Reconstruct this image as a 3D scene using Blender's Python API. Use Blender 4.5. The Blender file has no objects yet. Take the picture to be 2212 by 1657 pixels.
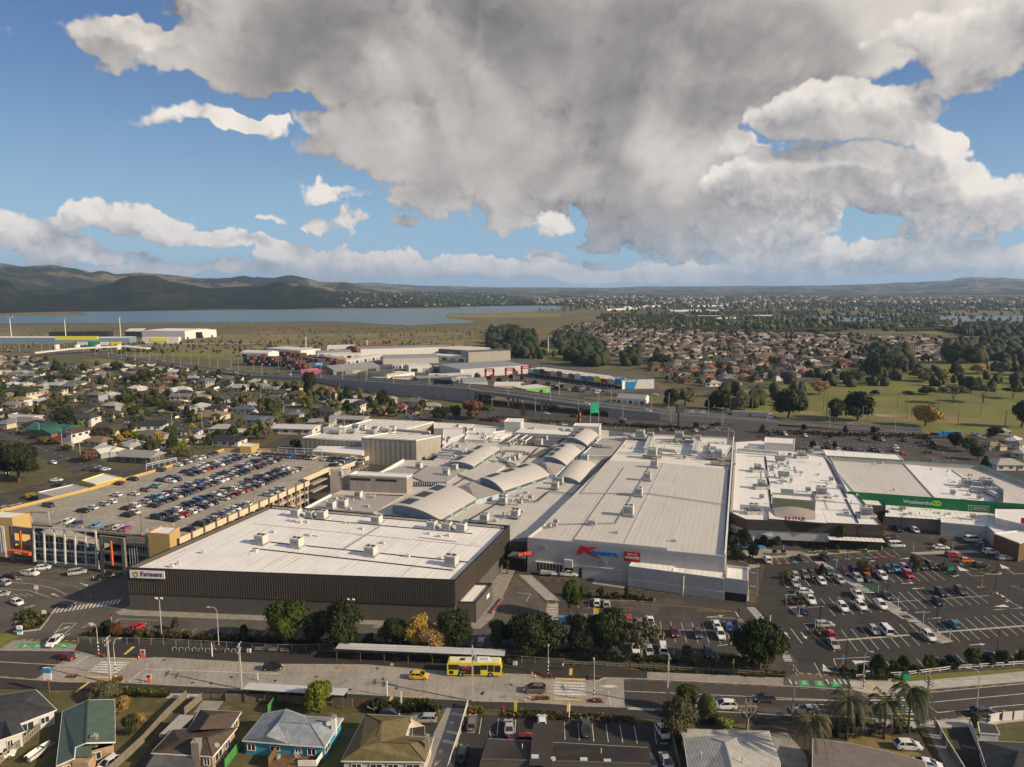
import bpy,math,random
from mathutils import Vector,Matrix,noise
Om,On,Oo,Op,Oq,Or=math,Vector,range,enumerate,tuple,Matrix
Aa,Ab,Ac,Ad,Ae,Af,Ag,Ah,Ai,Aj,Ak,Al,Am,An,Ao,Ap,Aq,Ar,As,At,Au,Av,Aw,Ax,Ay,Az,Ba,Bb,Bc,Bd,Be,Bf,Bg,Bh,Bi,Bj,Bk,Bl,Bm,Bn,Bo,Bp,Bq,Br,Bs,Bt,Bu,Bv,Bw,Bx,By,Bz,Ca,Cb,Cc,Cd,Ce,Cf,Cg,Ch,Ci,Cj,Ck,Cl,Cm,Cn,Co,Cp,Cq,Cr,Cs,Ct,Cu,Cv,Cw,Cx,Cy,Cz,Da,Db,Dc,Dd,De,Df,Dg,Dh,Di,Dj,Dk,Dl,Dm,Dn,Do,Dp,Dq,Dr,Ds,Dt,Du,Dv,Dw,Dx,Dy,Dz,Ea,Eb,Ec,Ed,Ee,Ef,Eg,Eh,Ei,Ej,Ek,El,Em,En,Eo,Ep,Eq,Er,Es,Et,Eu,Ev,Ew,Ex,Ey,Ez,Fa,Fb,Fc,Fd,Fe,Ff,Fg,Fh,Fi,Fj,Fk,Fl,Fm,Fn,Fo,Fp,Fq,Fr,Fs,Ft,Fu,Fv,Fw,Fx,Fy,Fz,Ga,Gb,Gc,Gd,Ge,Gf,Gg,Gh,Gi,Gj,Gk,Gl,Gm,Gn,Go,Gp,Gq,Gr,Gs,Gt,Gu,Gv,Gw,Gx,Gy,Gz,Ha,Hb,Hc,Hd,He,Hf,Hg,Hh,Hi,Hj,Hk,Hl,Hm,Hn,Ho,Hp,Hq,Hr,Hs,Ht,Hu,Hv,Hw,Hx,Hy,Hz='leaf_dark','hatch','white_trim','white','leaf_olive','leaf_mid','white_paint','wall_white','dark_metal','wall_pale','grey_metal','suv','wall_block','darkgrey','silver','galv','MULTIPLY','black','grey','sedan','pole_wood','leaf_lime','house','concrete','roof_pale','black_paint','Specular IOR Level','ind_roof','ind_roof_grey','window','clad_silver','leaf_yellow','shrub','ShaderNodeNewGeometry','palegrey','roof_white','black_wall','ShaderNodeSeparateXYZ','wall_concrete','ShaderNodeVectorMath','Roughness','blue_frame','leaf_rust','red_sign','sign_yellow','leaf_russet','wall_pinkish','roof','sign_blue','wall_cream','motorway_wall','roof_membrane','roof_tiles','roof_sheet','shrubs','wagon','asphalt_old','fence_green','sign','asphalt_dark','paint_yellow','leaf_bare','mid','paint_white','clad_dark','red_brick','darkred','roof_section','sign_green','brick_pale','timber','wall_yellow','cream','SUBTRACT','Position','kind','road_markings','b','a','charcoal','wall_dark','hip','wall','stuff','planting_bed','pole','c','footpath','post','d','cars on the parking deck','ShaderNodeMapping','ADD','footpath_pale','roof_cream','fence_wood','ac_case','capping','grass','window_frame','gable','brown','red','bluegrey','ShaderNodeObjectInfo','roof_grey','blue_wall','lightblue','rubber','hipchim','parapet','g','ShaderNodeMix','Base Color','wall_greenish','woodland','umbrella','tree','ute','s','darkblue','sign_panel','roof_white_across','r','orange_paint','glass','column','gableL','paling_fence','bronze','bark_pale','car_paint','ridge_cap','tan','soil','drygrass','water','lawn','green_sign','lamp_clear','shop','f','Y','asphalt','cladding_ribs','lime_dark','roof_vent','side_wall','lamp_head','billboard','warehouse','shop_unit','townhouse','Color','round','wheel','ground_cover','panel','van','roof_cinema','cone_orange','panel_joint','marker_post','paint_worn','vault_roof','store_base','bark','house_wall','clothes','body','plant_room','wall_panel','yard','light pole','sign_board','block_wall','windscreen','terracotta','Scale','rim','trunk','small','pink_wall','structure','wing_wall','Vector','mirror','letter','fascia','awning','emblem','deck','kerb','category','far_wall','far_roof','cone','airy','two','rail','car_park','driveway','BUS STOP','mast','store','green','MAXIMUM','BAYFAIR'
random.seed(11)
R=Om.radians
C=bpy.context.scene.collection
scn=bpy.context.scene
Jq=82.0;FOC=1534.0;Jy=R(7.8)
cd=bpy.data.cameras.new('camera');cam=bpy.data.objects.new('camera',cd);C.objects.link(cam)
cd.sensor_width=36;cd.lens=FOC/2212*36;cd.clip_start=1.0;cd.clip_end=60000
cam.location=(0,0,Jq);cam.rotation_euler=(R(90)-Jy,0,0)
scn.camera=cam
vs=scn.view_settings
vs.view_transform='Standard';vs.look='None';vs.gamma=1;vs.use_curve_mapping=False;vs.exposure=0.32
cy=scn.cycles
cy.max_bounces=5;cy.diffuse_bounces=3;cy.glossy_bounces=2;cy.transmission_bounces=3;cy.transparent_max_bounces=6;cy.volume_bounces=1
cy.use_denoising=True
try:cy.volume_step_rate=4
except Exception:pass
Kz,Kk=R(-18.4),R(26.7)
sd=On((Om.cos(Kk)*Om.cos(Kz),Om.cos(Kk)*Om.sin(Kz),Om.sin(Kk)))
sl=bpy.data.lights.new('sun','SUN');sl.energy=5.0;sl.angle=R(0.5);sl.color=(1.0,0.81,0.57)
so=bpy.data.objects.new('sun',sl);C.objects.link(so);so.location=(150,-50,300)
so.rotation_euler=(-sd).to_track_quat('-Z',Fm).to_euler()
world=bpy.data.worlds.new('World');scn.world=world;world.use_nodes=True
world.cycles.sampling_method='MANUAL';world.cycles.sample_map_resolution=256
class NT:
 """small helper to write node trees"""
 def __init__(s,tree):s.t=tree;s.n=tree.nodes;s.l=tree.links
 def node(s,typ,ins={},**kw):
  nd=s.n.new(typ)
  for k,v in kw.items():setattr(nd,k,v)
  for k,v in ins.items():
   if isinstance(v,bpy.types.NodeSocket):s.l.new(v,nd.inputs[k])
   else:nd.inputs[k].default_value=v
  return nd
 def m(s,op,a,b=0.0,c=0.0,clamp=False):
  return s.node('ShaderNodeMath',{0:a,1:b,2:c},operation=op,use_clamp=clamp).outputs[0]
 def v(s,op,a,b=(0,0,0)):
  nd=s.node(Bn,{0:a,1:b},operation=op)
  return nd.outputs['Value' if op in('LENGTH','DOT_PRODUCT','DISTANCE')else Hd]
 def rng(s,x,a,b,c=0.0,d=1.0,smooth=True):
  return s.node('ShaderNodeMapRange',{0:x,1:a,2:b,3:c,4:d},interpolation_type='SMOOTHSTEP' if smooth else 'LINEAR',clamp=True).outputs[0]
 def mix(s,f,a,b,blend='MIX'):
  nd=s.n.new(Ei);nd.data_type='RGBA';nd.blend_type=blend
  for i,v in((0,f),(6,a),(7,b)):
   if isinstance(v,bpy.types.NodeSocket):s.l.new(v,nd.inputs[i])
   else:nd.inputs[i].default_value=v if i==0 else(Oq(v)+(1,))[:4]
  return nd.outputs[2]
 def noise(s,vec,scale,detail=4,rough=.55,dist=0.0,ntype='FBM',out=0,dims='3D'):
  nd=s.n.new('ShaderNodeTexNoise');nd.noise_type=ntype;nd.noise_dimensions=dims
  if vec is not None:s.l.new(vec,nd.inputs[Hd])
  nd.inputs[Gw].default_value=scale;nd.inputs['Detail'].default_value=detail
  nd.inputs[Bo].default_value=rough;nd.inputs['Distortion'].default_value=dist
  return nd.outputs[out]
def sky_ab(px,py):
 """azimuth and tan(elevation) of the direction seen at a point of the photograph"""
 u=(px-1106)/FOC;v=(828.5-py)/FOC
 d=On((u,Om.cos(Jy)+v*Om.sin(Jy),-Om.sin(Jy)+v*Om.cos(Jy)))
 return Om.atan2(d.x,d.y),d.z/Om.hypot(d.x,d.y)
BANK=[(930,60,520,150,1.0),(1400,0,640,170,1.0),(520,130,270,60,.85),(330,110,110,40,.65),(560,30,160,60,.45),(1150,250,400,130,1.05),(860,310,180,66,.8),(1000,385,190,55,.85),(1560,110,300,150,.9),(1480,320,240,160,.9),(1530,480,250,90,1.0),(1170,420,110,70,.8),(1240,360,130,50,.5),(950,445,90,34,.7),(1900,20,260,80,.8),(1100,480,60,34,.6),(1290,490,60,50,.6),(1245,322,34,16,-1.0),(1715,250,60,50,-.8),(450,60,110,22,-.5),(1245,470,26,44,-.9),(560,225,120,20,-.5),(1180,555,46,14,.9),(1270,571,34,9,.9),(900,492,40,16,.7),]
HEADS=[(1860,235,170,50,1.0),(1800,270,60,40,.6),(1800,395,190,52,1.0),(1960,375,120,70,.9),(2090,430,150,56,1.0),(2030,290,42,34,.8),(2165,135,70,32,.8),(2110,40,180,60,.8),(1660,350,60,40,.5),(1580,420,90,40,.6),(1700,500,90,40,.75),(1180,485,54,44,.7),(430,258,175,26,.7),(545,278,90,28,.5),(715,420,95,17,.62),(560,480,36,13,.6),(675,490,46,25,.7),(765,484,44,36,.7),(45,486,86,36,.9),(95,528,80,20,.7),(245,462,84,28,.9),(350,505,84,32,.9),(480,528,54,24,.8),(180,552,90,14,.6),(600,540,60,26,.85),(720,552,80,24,.8),(880,564,100,26,.85),(1010,572,90,26,.85),(1130,584,110,24,.8),(1260,592,90,20,.75),(1390,582,56,24,.9),(1480,588,80,22,.85),(1570,592,70,20,.8),(560,578,500,16,.62),(1640,560,90,26,.8),(1850,555,160,32,.9),(2000,540,90,24,.8),(2150,555,120,34,.85),(1700,600,300,14,.7),(400,592,300,10,.6),(2000,500,90,12,.3),(600,505,70,16,-.6),(1300,560,60,18,-.6),]
def Kp():
 g=bpy.data.node_groups.new('cloud_density','ShaderNodeTree')
 g.interface.new_socket(name='P',in_out='INPUT',socket_type='NodeSocketVector')
 for nm in 'ABF':g.interface.new_socket(name=nm,in_out='OUTPUT',socket_type='NodeSocketFloat')
 t=NT(g);gi=g.nodes.new('NodeGroupInput');go=g.nodes.new('NodeGroupOutput')
 P=gi.outputs[0]
 wn=t.node('ShaderNodeTexNoise',{Gw:7.0,'Detail':4.0,Bo:.62},noise_dimensions='2D');t.l.new(P,wn.inputs[Hd])
 wc=t.v(Cv,wn.outputs[Fx],(.5,.5,.5))
 sep=t.node(Bl,{0:P});b=sep.outputs[1]
 low=t.rng(b,.03,.26,.45,1.0)
 Pw=t.v(Do,P,t.v(Aq,t.node(Bn,{0:wc,Gw:low},operation='SCALE').outputs[0],(.20,.11,0)))
 def cover(BL):
  f=None
  for(px,py,rx,ry,wt)in BL:
   a_,b_=sky_ab(px,py);ra,rb=rx/FOC*.95,ry/FOC
   q=t.node(Bn,{0:Pw,1:(1/ra,1/rb,0),2:(-a_/ra,-b_/rb,0)},operation='MULTIPLY_ADD').outputs[0]
   e=t.rng(t.v('DOT_PRODUCT',q,q),1.7,.1,0,wt,False);f=e if f is None else t.m(Do,f,e)
  return t.m(Cv,f,t.m(Aq,t.m(Hy,t.m(Cv,f,.85),0),.8))
 lowf=t.rng(b,.03,.24,1,0)
 Pq=t.v(Do,P,t.v(Aq,wc,(.06,.05,0)))
 def bill(sc):
  r=None
  for k,w in((1,1),(2.2,.55),(4.7,.3)):
   x=t.m(Aq,t.m('ABSOLUTE',t.m(Cv,t.noise(Pq,sc*k,1,.5,dims='2D'),.5)),w*2);r=x if r is None else t.m(Do,r,x)
  return r
 pf=t.node(Ei,{0:lowf,2:bill(9),3:bill(30)}).outputs[0]
 n=t.node(Ei,{0:lowf,2:t.noise(P,6,7,.62,dims='2D'),3:t.noise(P,21,5,.62,dims='2D')}).outputs[0]
 nn=t.m(Do,t.m(Aq,t.m(Cv,n,.5),1.35),t.m(Aq,t.m(Cv,pf,.30),.42))
 away=t.m(Hy,t.rng(t.m('ABSOLUTE',sep.outputs[0]),.75,1.0),t.rng(b,.42,.62))
 oth=t.rng(t.noise(P,2.2,2,.5),.42,.62)
 g.links.new(t.m(Do,t.node(Ei,{0:away,2:cover(BANK),3:oth}).outputs[0],nn),go.inputs[0])
 g.links.new(t.m(Do,t.m(Aq,cover(HEADS),t.m(Cv,1,away)),t.m(Aq,nn,.9)),go.inputs[1])
 g.links.new(pf,go.inputs[2])
 return g
CG=Kp()
t=NT(world.node_tree);t.n.clear()
geo=t.node('ShaderNodeTexCoord')
nrm=t.node(Bn,{0:geo.outputs['Generated']},operation='NORMALIZE').outputs[0]
sp=t.node(Bl,{0:nrm})
hl=t.m('SQRT',t.m(Do,t.m(Aq,sp.outputs[0],sp.outputs[0]),t.m(Aq,sp.outputs[1],sp.outputs[1])))
az=t.m('ARCTAN2',sp.outputs[0],sp.outputs[1])
tb=t.m('DIVIDE',sp.outputs[2],t.m(Hy,hl,.15))
P=t.node('ShaderNodeCombineXYZ',{0:az,1:tb}).outputs[0]
def dens(p):
 Lv=t.n.new('ShaderNodeGroup');Lv.node_tree=CG;t.l.new(p,Lv.inputs[0]);return Lv.outputs
D0=dens(P);D1=dens(t.v(Do,P,(.022,.026,0)))
Lh=t.rng(tb,0,.13,1,0)
big=t.noise(P,4.2,3,.5,.5,dims='2D')
def shade(i,base,kd,ka,m0,m1,fade):
 mask=t.rng(D0[i],m0,m1);My=t.rng(D0[i],m1,m1+.55)
 lit=t.m(Aq,t.m(Aq,t.m(Cv,D0[i],D1[i]),kd),t.rng(My,0,.8,1,fade))
 lit=t.m(Do,lit,t.m(Aq,t.m(Cv,D0[2],.30),ka))
 lit=t.m(Do,lit,t.rng(My,0,1,base+.22,base,False))
 return mask,lit
mA,lA=shade(0,.10,.62,.20,.36,.66,.35)
lA=t.m(Do,lA,t.m(Aq,t.rng(big,.38,.68),.42));lA=t.m(Do,lA,t.rng(az,-.15,.5,-.04,.20));lA=t.m(Do,lA,0,clamp=True)
mB,lB=shade(1,.26,.75,.45,.40,.62,.8)
lB=t.m(Do,lB,t.rng(tb,0,.06,-.12,0),clamp=True)
cA=t.mix(lA,t.mix(Lh,(.175,.165,.17),(.21,.27,.36)),t.mix(Lh,(.93,.85,.78),(.74,.71,.68)))
cB=t.mix(lB,t.mix(Lh,(.27,.265,.285),(.31,.37,.44)),t.mix(Lh,(1.0,.92,.84),(.84,.79,.75)))
sky=t.node('ShaderNodeTexSky',sky_type='NISHITA',sun_disc=False,sun_elevation=Kk,sun_rotation=R(90)-Kz,altitude=80,air_density=1.0,dust_density=.6,ozone_density=1.6)
SKY_S=.085
skyc=t.mix(t.rng(tb,0,.42,.88,.45,False),sky.outputs[0],t.mix(t.rng(tb,0,.34),(2.8,4.9,6.8),(.34,1.25,3.7)))
def lvl(c):return t.node(Bn,{0:c,Gw:.74/SKY_S},operation='SCALE').outputs[0]
fin=t.mix(mB,t.mix(mA,skyc,lvl(cA)),lvl(cB))
bg=t.node('ShaderNodeBackground',{0:fin,1:SKY_S});out=t.node('ShaderNodeOutputWorld',{0:bg.outputs[0]})
TB={0:(0,0,1),1:(0,1311.4,.2717),2:(546.4,1311.4,.2717),3:(1092.9,1311.4,.2717),4:(1610.9,1311.4,.2717),5:(0,928.9,.2717),6:(546.4,874.3,.2803),7:(1092.9,874.3,.2803),8:(1610.9,874.3,.2803),9:(0,737.6,.247),10:(491.8,710.3,.247),11:(1010.8,710.3,.2593),12:(1557.2,710.3,.2959),13:(1038.1,874.2,.12532),14:(601,885.2,.14821),15:(1245.8,907,.15809),16:(0,1092.8,.14508),17:(1092.8,1163.8,.14821),18:(1584.6,1081.9,.14821),19:(0,557.3,.247),20:(546.4,557.3,.247),21:(1092.8,557.3,.247),22:(1639.3,557.3,.2589)}
CP,SP=Om.cos(Jy),Om.sin(Jy)
def S(n,x,y,z=0.0):
 tt=TB[n];u=(tt[0]+tt[2]*x-1106)/FOC;v=(828.5-tt[1]-tt[2]*y)/FOC
 dz=-SP+v*CP;k=(z-Jq)/dz
 return On((u*k,(CP+v*SP)*k,z))
def hgt(n,x,y,ty,z=0.0):
 """height of an upright thing that stands at (x, y) and reaches up to row ty"""
 p=S(n,x,y,z);tt=TB[n];v=(828.5-tt[1]-tt[2]*ty)/FOC
 dz=(v*p.y*CP-p.y*SP)/(CP+v*SP)
 return Jq+dz-z
def mpp(n,x,y):
 """metres across per sheet unit at a ground point"""
 p=S(n,x,y);return TB[n][2]*(p.y*CP+Jq*SP)/FOC
MATS={}
def Iq(name):
 m=bpy.data.materials.new(name);m.use_nodes=True;MATS[name]=m
 t=NT(m.node_tree);b=m.node_tree.nodes['Principled BSDF']
 return m,t,b
def Kq(t,b,col):
 if isinstance(col,bpy.types.NodeSocket):t.l.new(col,b.inputs[Ej])
 else:b.inputs[Ej].default_value=(Oq(col)+(1,))[:4]
def mat(name,col,rough=.8,var=.25,scale=.6,No=None,spec=.3,metal=0,Np=0,bscale=8,Nm=None,emit=None,Nn=None):
 """plain surface: colour with two scales of variation in place (world) coordinates"""
 m,t,b=Iq(name)
 pos=t.node(Bh).outputs[Cw]
 if var or No:
  n1=t.noise(pos,scale,5,.6)
  c2=No or Oq(c*(1-var)for c in col)
  c1=col if No else Oq(c*(1+var*.6)for c in col)
  cc=t.mix(t.rng(n1,.35,.65),c1,c2)
  if Nm:
   pc,ps,lo,hi=Nm
   cc=t.mix(t.rng(t.noise(pos,ps,4,.55),lo,hi),cc,pc)
  if Nn:
   cc=t.mix(t.m(Aq,t.rng(t.noise(pos,Nn[0],3,.7),.4,.75),Nn[1]),cc,Nn[2])
  Kq(t,b,cc)
 else:Kq(t,b,col)
 b.inputs[Bo].default_value=rough;b.inputs[Ba].default_value=spec;b.inputs['Metallic'].default_value=metal
 if Np:
  bn=t.node('ShaderNodeBump',{'Strength':Np,'Distance':.1,'Height':t.noise(pos,bscale,3,.6)});t.l.new(bn.outputs[0],b.inputs['Normal'])
 if emit:b.inputs['Emission Color'].default_value=(*emit[0],1);b.inputs['Emission Strength'].default_value=emit[1]
 return m
def Jd(name,col,ang,Kr,Mx=.25,dirt=(.3,.27,.22),Nq=.3,rough=.5,spec=.4,lines=None):
 """sheet metal: fine ribs running along the direction ang, streaked dirt along them"""
 m,t,b=Iq(name)
 pos=t.node(Bh).outputs[Cw]
 rot=t.node('ShaderNodeVectorRotate',{Hd:pos,'Angle':-ang},rotation_type='Z_AXIS').outputs[0]
 sp=t.node(Bl,{0:rot})
 w=t.m('SINE',t.m(Aq,sp.outputs[1],2*Om.pi/Kr))
 cc=t.mix(t.rng(w,-1,-.2),Oq(c*(1-Mx)for c in col),col)
 st=t.node(Dn,{0:rot,3:(.05,.9,.3)}).outputs[0]
 cc=t.mix(t.m(Aq,t.rng(t.noise(st,1.0,5,.6),.5,.75),Nq),cc,dirt)
 cc=t.mix(t.m(Aq,t.rng(t.noise(pos,.09,4,.6),.45,.7),Nq*.7),cc,Oq(c*.72 for c in col))
 cc=t.mix(t.m(Aq,t.rng(t.noise(rot,.35,6,.7),.55,.7),Nq*.6),cc,Oq(c*.6 for c in col))
 Kq(t,b,cc)
 b.inputs[Bo].default_value=rough;b.inputs[Ba].default_value=spec
 return m
def paint(name,rough=.28):
 """vehicle paint, colour taken from each object's own colour"""
 m,t,b=Iq(name)
 oi=t.node(Ea)
 t.l.new(oi.outputs[Fx],b.inputs[Ej])
 b.inputs[Bo].default_value=rough;b.inputs[Ba].default_value=.5
 b.inputs['Coat Weight'].default_value=.6;b.inputs['Coat Roughness'].default_value=.08
 return m
def Lr(name,rough=.8,var=.3,scale=.8,ribs=None,spec=.3,tiles=False):
 """like mat(), but the colour is each object's own colour"""
 m,t,b=Iq(name)
 oi=t.node(Ea);geo=t.node(Bh);tc=t.node('ShaderNodeTexCoord')
 k=t.rng(t.noise(geo.outputs[Cw],scale,5,.65),.3,.7,1+var*.5,1-var)
 if tiles:
  sp=t.node(Bl,{0:tc.outputs['Object']})
  w=t.m('FRACT',t.m(Aq,sp.outputs[2],6.2))
  k=t.m(Aq,k,t.rng(w,0,.3,.72,1.0))
  k=t.m(Aq,k,t.rng(t.noise(geo.outputs[Cw],7,2,.6),.35,.65,.8,1.12))
 if ribs:
  sp=t.node(Bl,{0:tc.outputs['Object']})
  w=t.m('SINE',t.m(Aq,sp.outputs[0],2*Om.pi/ribs))
  k=t.m(Aq,k,t.rng(w,-1,.1,.66,1.0))
 cc=t.node(Bn,{0:oi.outputs[Fx],Gw:k},operation='SCALE').outputs[0]
 Kq(t,b,cc);b.inputs[Bo].default_value=rough;b.inputs[Ba].default_value=spec
 return m
def Jb(name,col,No,hue=.25,Oh=.15):
 m,t,b=Iq(name)
 oi=t.node(Ea);geo=t.node(Bh)
 n=t.noise(geo.outputs[Cw],1.3,3,.6)
 cc=t.mix(t.rng(n,.32,.68),col,No)
 rp=t.m(Aq,oi.outputs['Random'],1.0)
 cc=t.node('ShaderNodeHueSaturation',{'Hue':t.rng(rp,0,1,.485,.515,False),'Saturation':t.rng(rp,0,1,.75,1.15,False),'Value':t.rng(t.m('FRACT',t.m(Aq,rp,7.3)),0,1,1-hue,1+hue,False),Fx:cc}).outputs[0]
 cc2=t.node('ShaderNodeHueSaturation',{'Value':t.rng(t.noise(geo.outputs[Cw],9,2,.5),.3,.7,.7,1.3),Fx:cc}).outputs[0]
 Kq(t,b,cc2);b.inputs[Bo].default_value=.75;b.inputs[Ba].default_value=.2
 return m
def Jw():
 mat('land',(.14,.112,.045),.95,scale=.004,No=(.085,.085,.03),Nm=((.19,.145,.065),.012,.5,.66),Nn=(.35,.5,(.06,.06,.03)))
 mat('marsh',(.135,.105,.042),.95,scale=.006,No=(.10,.09,.035),Nm=((.15,.115,.055),.02,.55,.7),Nn=(.12,.55,(.05,.046,.022)))
 mat(Ff,(.21,.155,.055),.95,scale=.012,No=(.13,.12,.04),Nm=((.24,.19,.09),.03,.5,.68),Nn=(.25,.5,(.08,.085,.03)))
 mat(Du,(.17,.175,.028),.95,scale=.018,No=(.11,.12,.022),Nm=((.16,.135,.055),.028,.48,.66),Nn=(.5,.5,(.05,.07,.016)))
 mat('brightgrass',(.15,.18,.025),.95,scale=.05,No=(.12,.14,.03),Nn=(.7,.5,(.07,.09,.02)))
 mat(Fh,(.105,.092,.034),.95,scale=.25,No=(.068,.068,.026),Nm=((.145,.11,.06),.35,.52,.7),Nn=(2.5,.5,(.06,.065,.02)))
 mat('field',(.20,.165,.05),.95,scale=.01,No=(.16,.145,.04),Nn=(.1,.4,(.1,.1,.03)))
 mat('orchard',(.05,.055,.028),.95,scale=.006,No=(.085,.065,.04),Nm=((.11,.08,.05),.01,.52,.62),Nn=(.06,.6,(.03,.033,.02)))
 mat(Fn,(.066,.058,.049),.92,scale=.12,No=(.051,.046,.040),Nm=((.084,.074,.062),.05,.55,.6),Nn=(1.1,.5,(.036,.034,.031)))
 mat(Ch,(.045,.040,.035),.92,scale=.2,No=(.034,.031,.028),Nn=(.7,.55,(.024,.023,.022)))
 mat(Ce,(.105,.09,.073),.92,scale=.1,No=(.072,.066,.058),Nm=((.10,.092,.08),.07,.5,.55),Nn=(3,.3,(.05,.047,.042)))
 mat('road_concrete',(.34,.31,.265),.9,scale=.15,No=(.27,.245,.21),Nm=((.21,.185,.15),.35,.56,.72),Nn=(1.6,.35,(.12,.115,.1)))
 mat(Ax,(.30,.275,.235),.88,scale=.5,No=(.23,.21,.18),Nn=(3,.35,(.15,.14,.12)))
 mat(Dp,(.42,.39,.34),.88,scale=.5,No=(.34,.315,.275),Nn=(3,.3,(.25,.23,.2)))
 mat(Hj,(.33,.295,.24),.88,scale=.12,No=(.26,.235,.19),Nm=((.38,.345,.29),.3,.55,.7),Nn=(1.2,.35,(.13,.12,.1)))
 mat(Hk,(.36,.33,.28),.85,var=.2,scale=1)
 mat(Cl,(.68,.66,.61),.75,scale=1.4,No=(.46,.44,.41))
 mat(Gh,(.42,.40,.36),.8,var=.35,scale=1.2)
 mat(Ci,(.54,.32,.05),.75,scale=1.2,No=(.24,.16,.05))
 mat('paint_green',(.05,.30,.10),.8,var=.3,scale=2)
 mat('paint_red',(.50,.09,.05),.8,var=.3,scale=2)
 mat('paint_blue',(.08,.26,.42),.8,var=.3,scale=2)
 mat('tactile_yellow',(.62,.42,.12),.8,var=.2,scale=2)
 mat(Fe,(.075,.058,.038),.95,scale=1.2,No=(.05,.038,.026))
 A18=R(90-18.3)
 Jd(Bj,(.78,.755,.70),A18,1.5,.13,Nq=.5)
 Jd(Dq,(.53,.495,.44),A18,1.5,.10,Nq=.42)
 Jd(Eb,(.36,.34,.305),A18+R(90),.5,.16,Nq=.3)
 Jd(Es,(.72,.68,.61),A18+R(90),.6,.2,Nq=.35)
 Jd(Gd,(.76,.72,.64),A18,1.2,.10,Nq=.35)
 Jd(Gi,(.54,.51,.46),A18-R(14)+R(90),.45,.12,Nq=.35)
 Jd(Ay,(.74,.72,.675),A18,.8,.10,Nq=.25)
 Jd(Bb,(.60,.58,.54),R(30),1.0,.15,Nq=.35)
 Jd(Bc,(.24,.25,.26),R(20),1.0,.15,Nq=.3)
 Jd('ind_roof_red',(.22,.045,.03),R(110),2.5,.2,Nq=.3)
 def Ji(name,col,Nr,sc=(1.1,1.1,.08),amt=.6):
  m,t,b=Iq(name);pos=t.node(Bh).outputs[Cw]
  mp=t.node(Dn,{0:pos,3:sc}).outputs[0]
  cc=t.mix(t.m(Aq,t.rng(t.noise(mp,1,6,.65),.45,.7),amt),col,Nr)
  cc=t.mix(t.rng(t.noise(pos,.25,3,.6),.3,.7),cc,t.mix(.5,cc,Oq(c*.8 for c in col)))
  Kq(t,b,cc);b.inputs[Bo].default_value=.85;b.inputs[Ba].default_value=.25
 Ji(Bm,(.36,.335,.285),(.24,.225,.2),amt=.5)
 Ji(Bu,(.34,.30,.27),(.23,.20,.18))
 Ji(Bx,(.62,.50,.35),(.45,.36,.25),amt=.3)
 Ji(Ct,(.47,.33,.13),(.32,.22,.09),amt=.4)
 Ji(Dc,(.060,.053,.047),(.045,.04,.036),amt=.4)
 Ji(Cm,(.088,.074,.061),(.07,.059,.049),amt=.4);Ji(Gj,(.10,.09,.08),(.07,.064,.057),amt=.5)
 Ji(Be,(.50,.50,.49),(.34,.34,.33),sc=(2.5,2.5,.1),amt=.4)
 Ji(Aj,(.46,.455,.44),(.34,.335,.32),amt=.4)
 Ji(Ek,(.36,.36,.25),(.25,.25,.17),amt=.4)
 Ji(Am,(.20,.185,.165),(.13,.12,.11),amt=.6)
 Ji(By,(.30,.30,.30),(.22,.22,.225),sc=(.5,.5,.15),amt=.5)
 Ji(Ah,(.66,.64,.60),(.5,.48,.44),amt=.3)
 Ji(Dr,(.20,.165,.12),(.12,.10,.075),sc=(5,5,.3),amt=.7)
 Ji(Cf,(.07,.25,.06),(.05,.18,.05),amt=.3)
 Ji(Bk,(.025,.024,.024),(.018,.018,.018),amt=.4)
 mat(Ec,(.17,.25,.32),.7,var=.15)
 mat(Bp,(.36,.45,.50),.6,var=.1)
 mat(Fi,(.012,.17,.065),.55,var=.1)
 mat(Ai,(.03,.03,.03),.5,var=.2)
 mat(Ak,(.30,.31,.32),.45,var=.2,spec=.5)
 mat(Ap,(.48,.48,.47),.5,var=.2,spec=.5)
 mat(Ds,(.52,.51,.47),.55,var=.15,scale=1.5)
 mat(Ac,(.70,.68,.64),.6,var=.1)
 mat(Eu,(.62,.13,.04),.6,var=.15)
 mat(Ge,(.75,.13,.03),.6,var=0)
 mat(Br,(.45,.018,.03),.5,var=.08)
 mat('sign_red_lit',(.75,.06,.02),.5,var=0,emit=((1,.10,.03),.25));mat('red_letter',(.52,.02,.02),.5,var=.05)
 mat('blue_letter',(.02,.14,.48),.5,var=.05)
 mat('wine_letter',(.20,.03,.05),.5,var=.05)
 mat('lime',(.35,.62,.04),.5,var=.05)
 mat(Fp,(.12,.36,.04),.5,var=.05)
 mat('purple_letter',(.12,.02,.12),.5,var=.05)
 mat('bus_yellow',(.72,.60,.05),.35,var=.1,spec=.5)
 mat('bus_cream',(.62,.58,.40),.5,var=.15)
 mat(Bw,(.03,.22,.50),.5,var=.05)
 mat(Bs,(.72,.68,.04),.5,var=.05)
 mat(Cq,(.01,.30,.16),.5,var=.05)
 mat(Ha,(.62,.20,.26),.7,var=.15)
 mat(Cn,(.28,.085,.045),.85,var=.25,scale=1)
 mat(Cr,(.36,.25,.16),.85,var=.25,scale=1)
 mat(Cs,(.15,.085,.045),.8,var=.3,scale=2)
 mat(Au,(.21,.185,.155),.85,var=.2,scale=3)
 mat('pole_concrete',(.45,.43,.39),.8,var=.15,scale=3)
 mat(Ag,(.74,.72,.69),.5,var=.08)
 mat(Az,(.02,.02,.02),.5,var=0)
 mat(Ee,(.018,.018,.018),.85,var=0)
 mat(Gx,(.38,.38,.39),.35,var=0,spec=.6,metal=.6)
 mat(Fj,(.55,.55,.55),.2,var=0,spec=.6)
 mat('lamp_red',(.30,.01,.01),.25,var=0,spec=.6)
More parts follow.
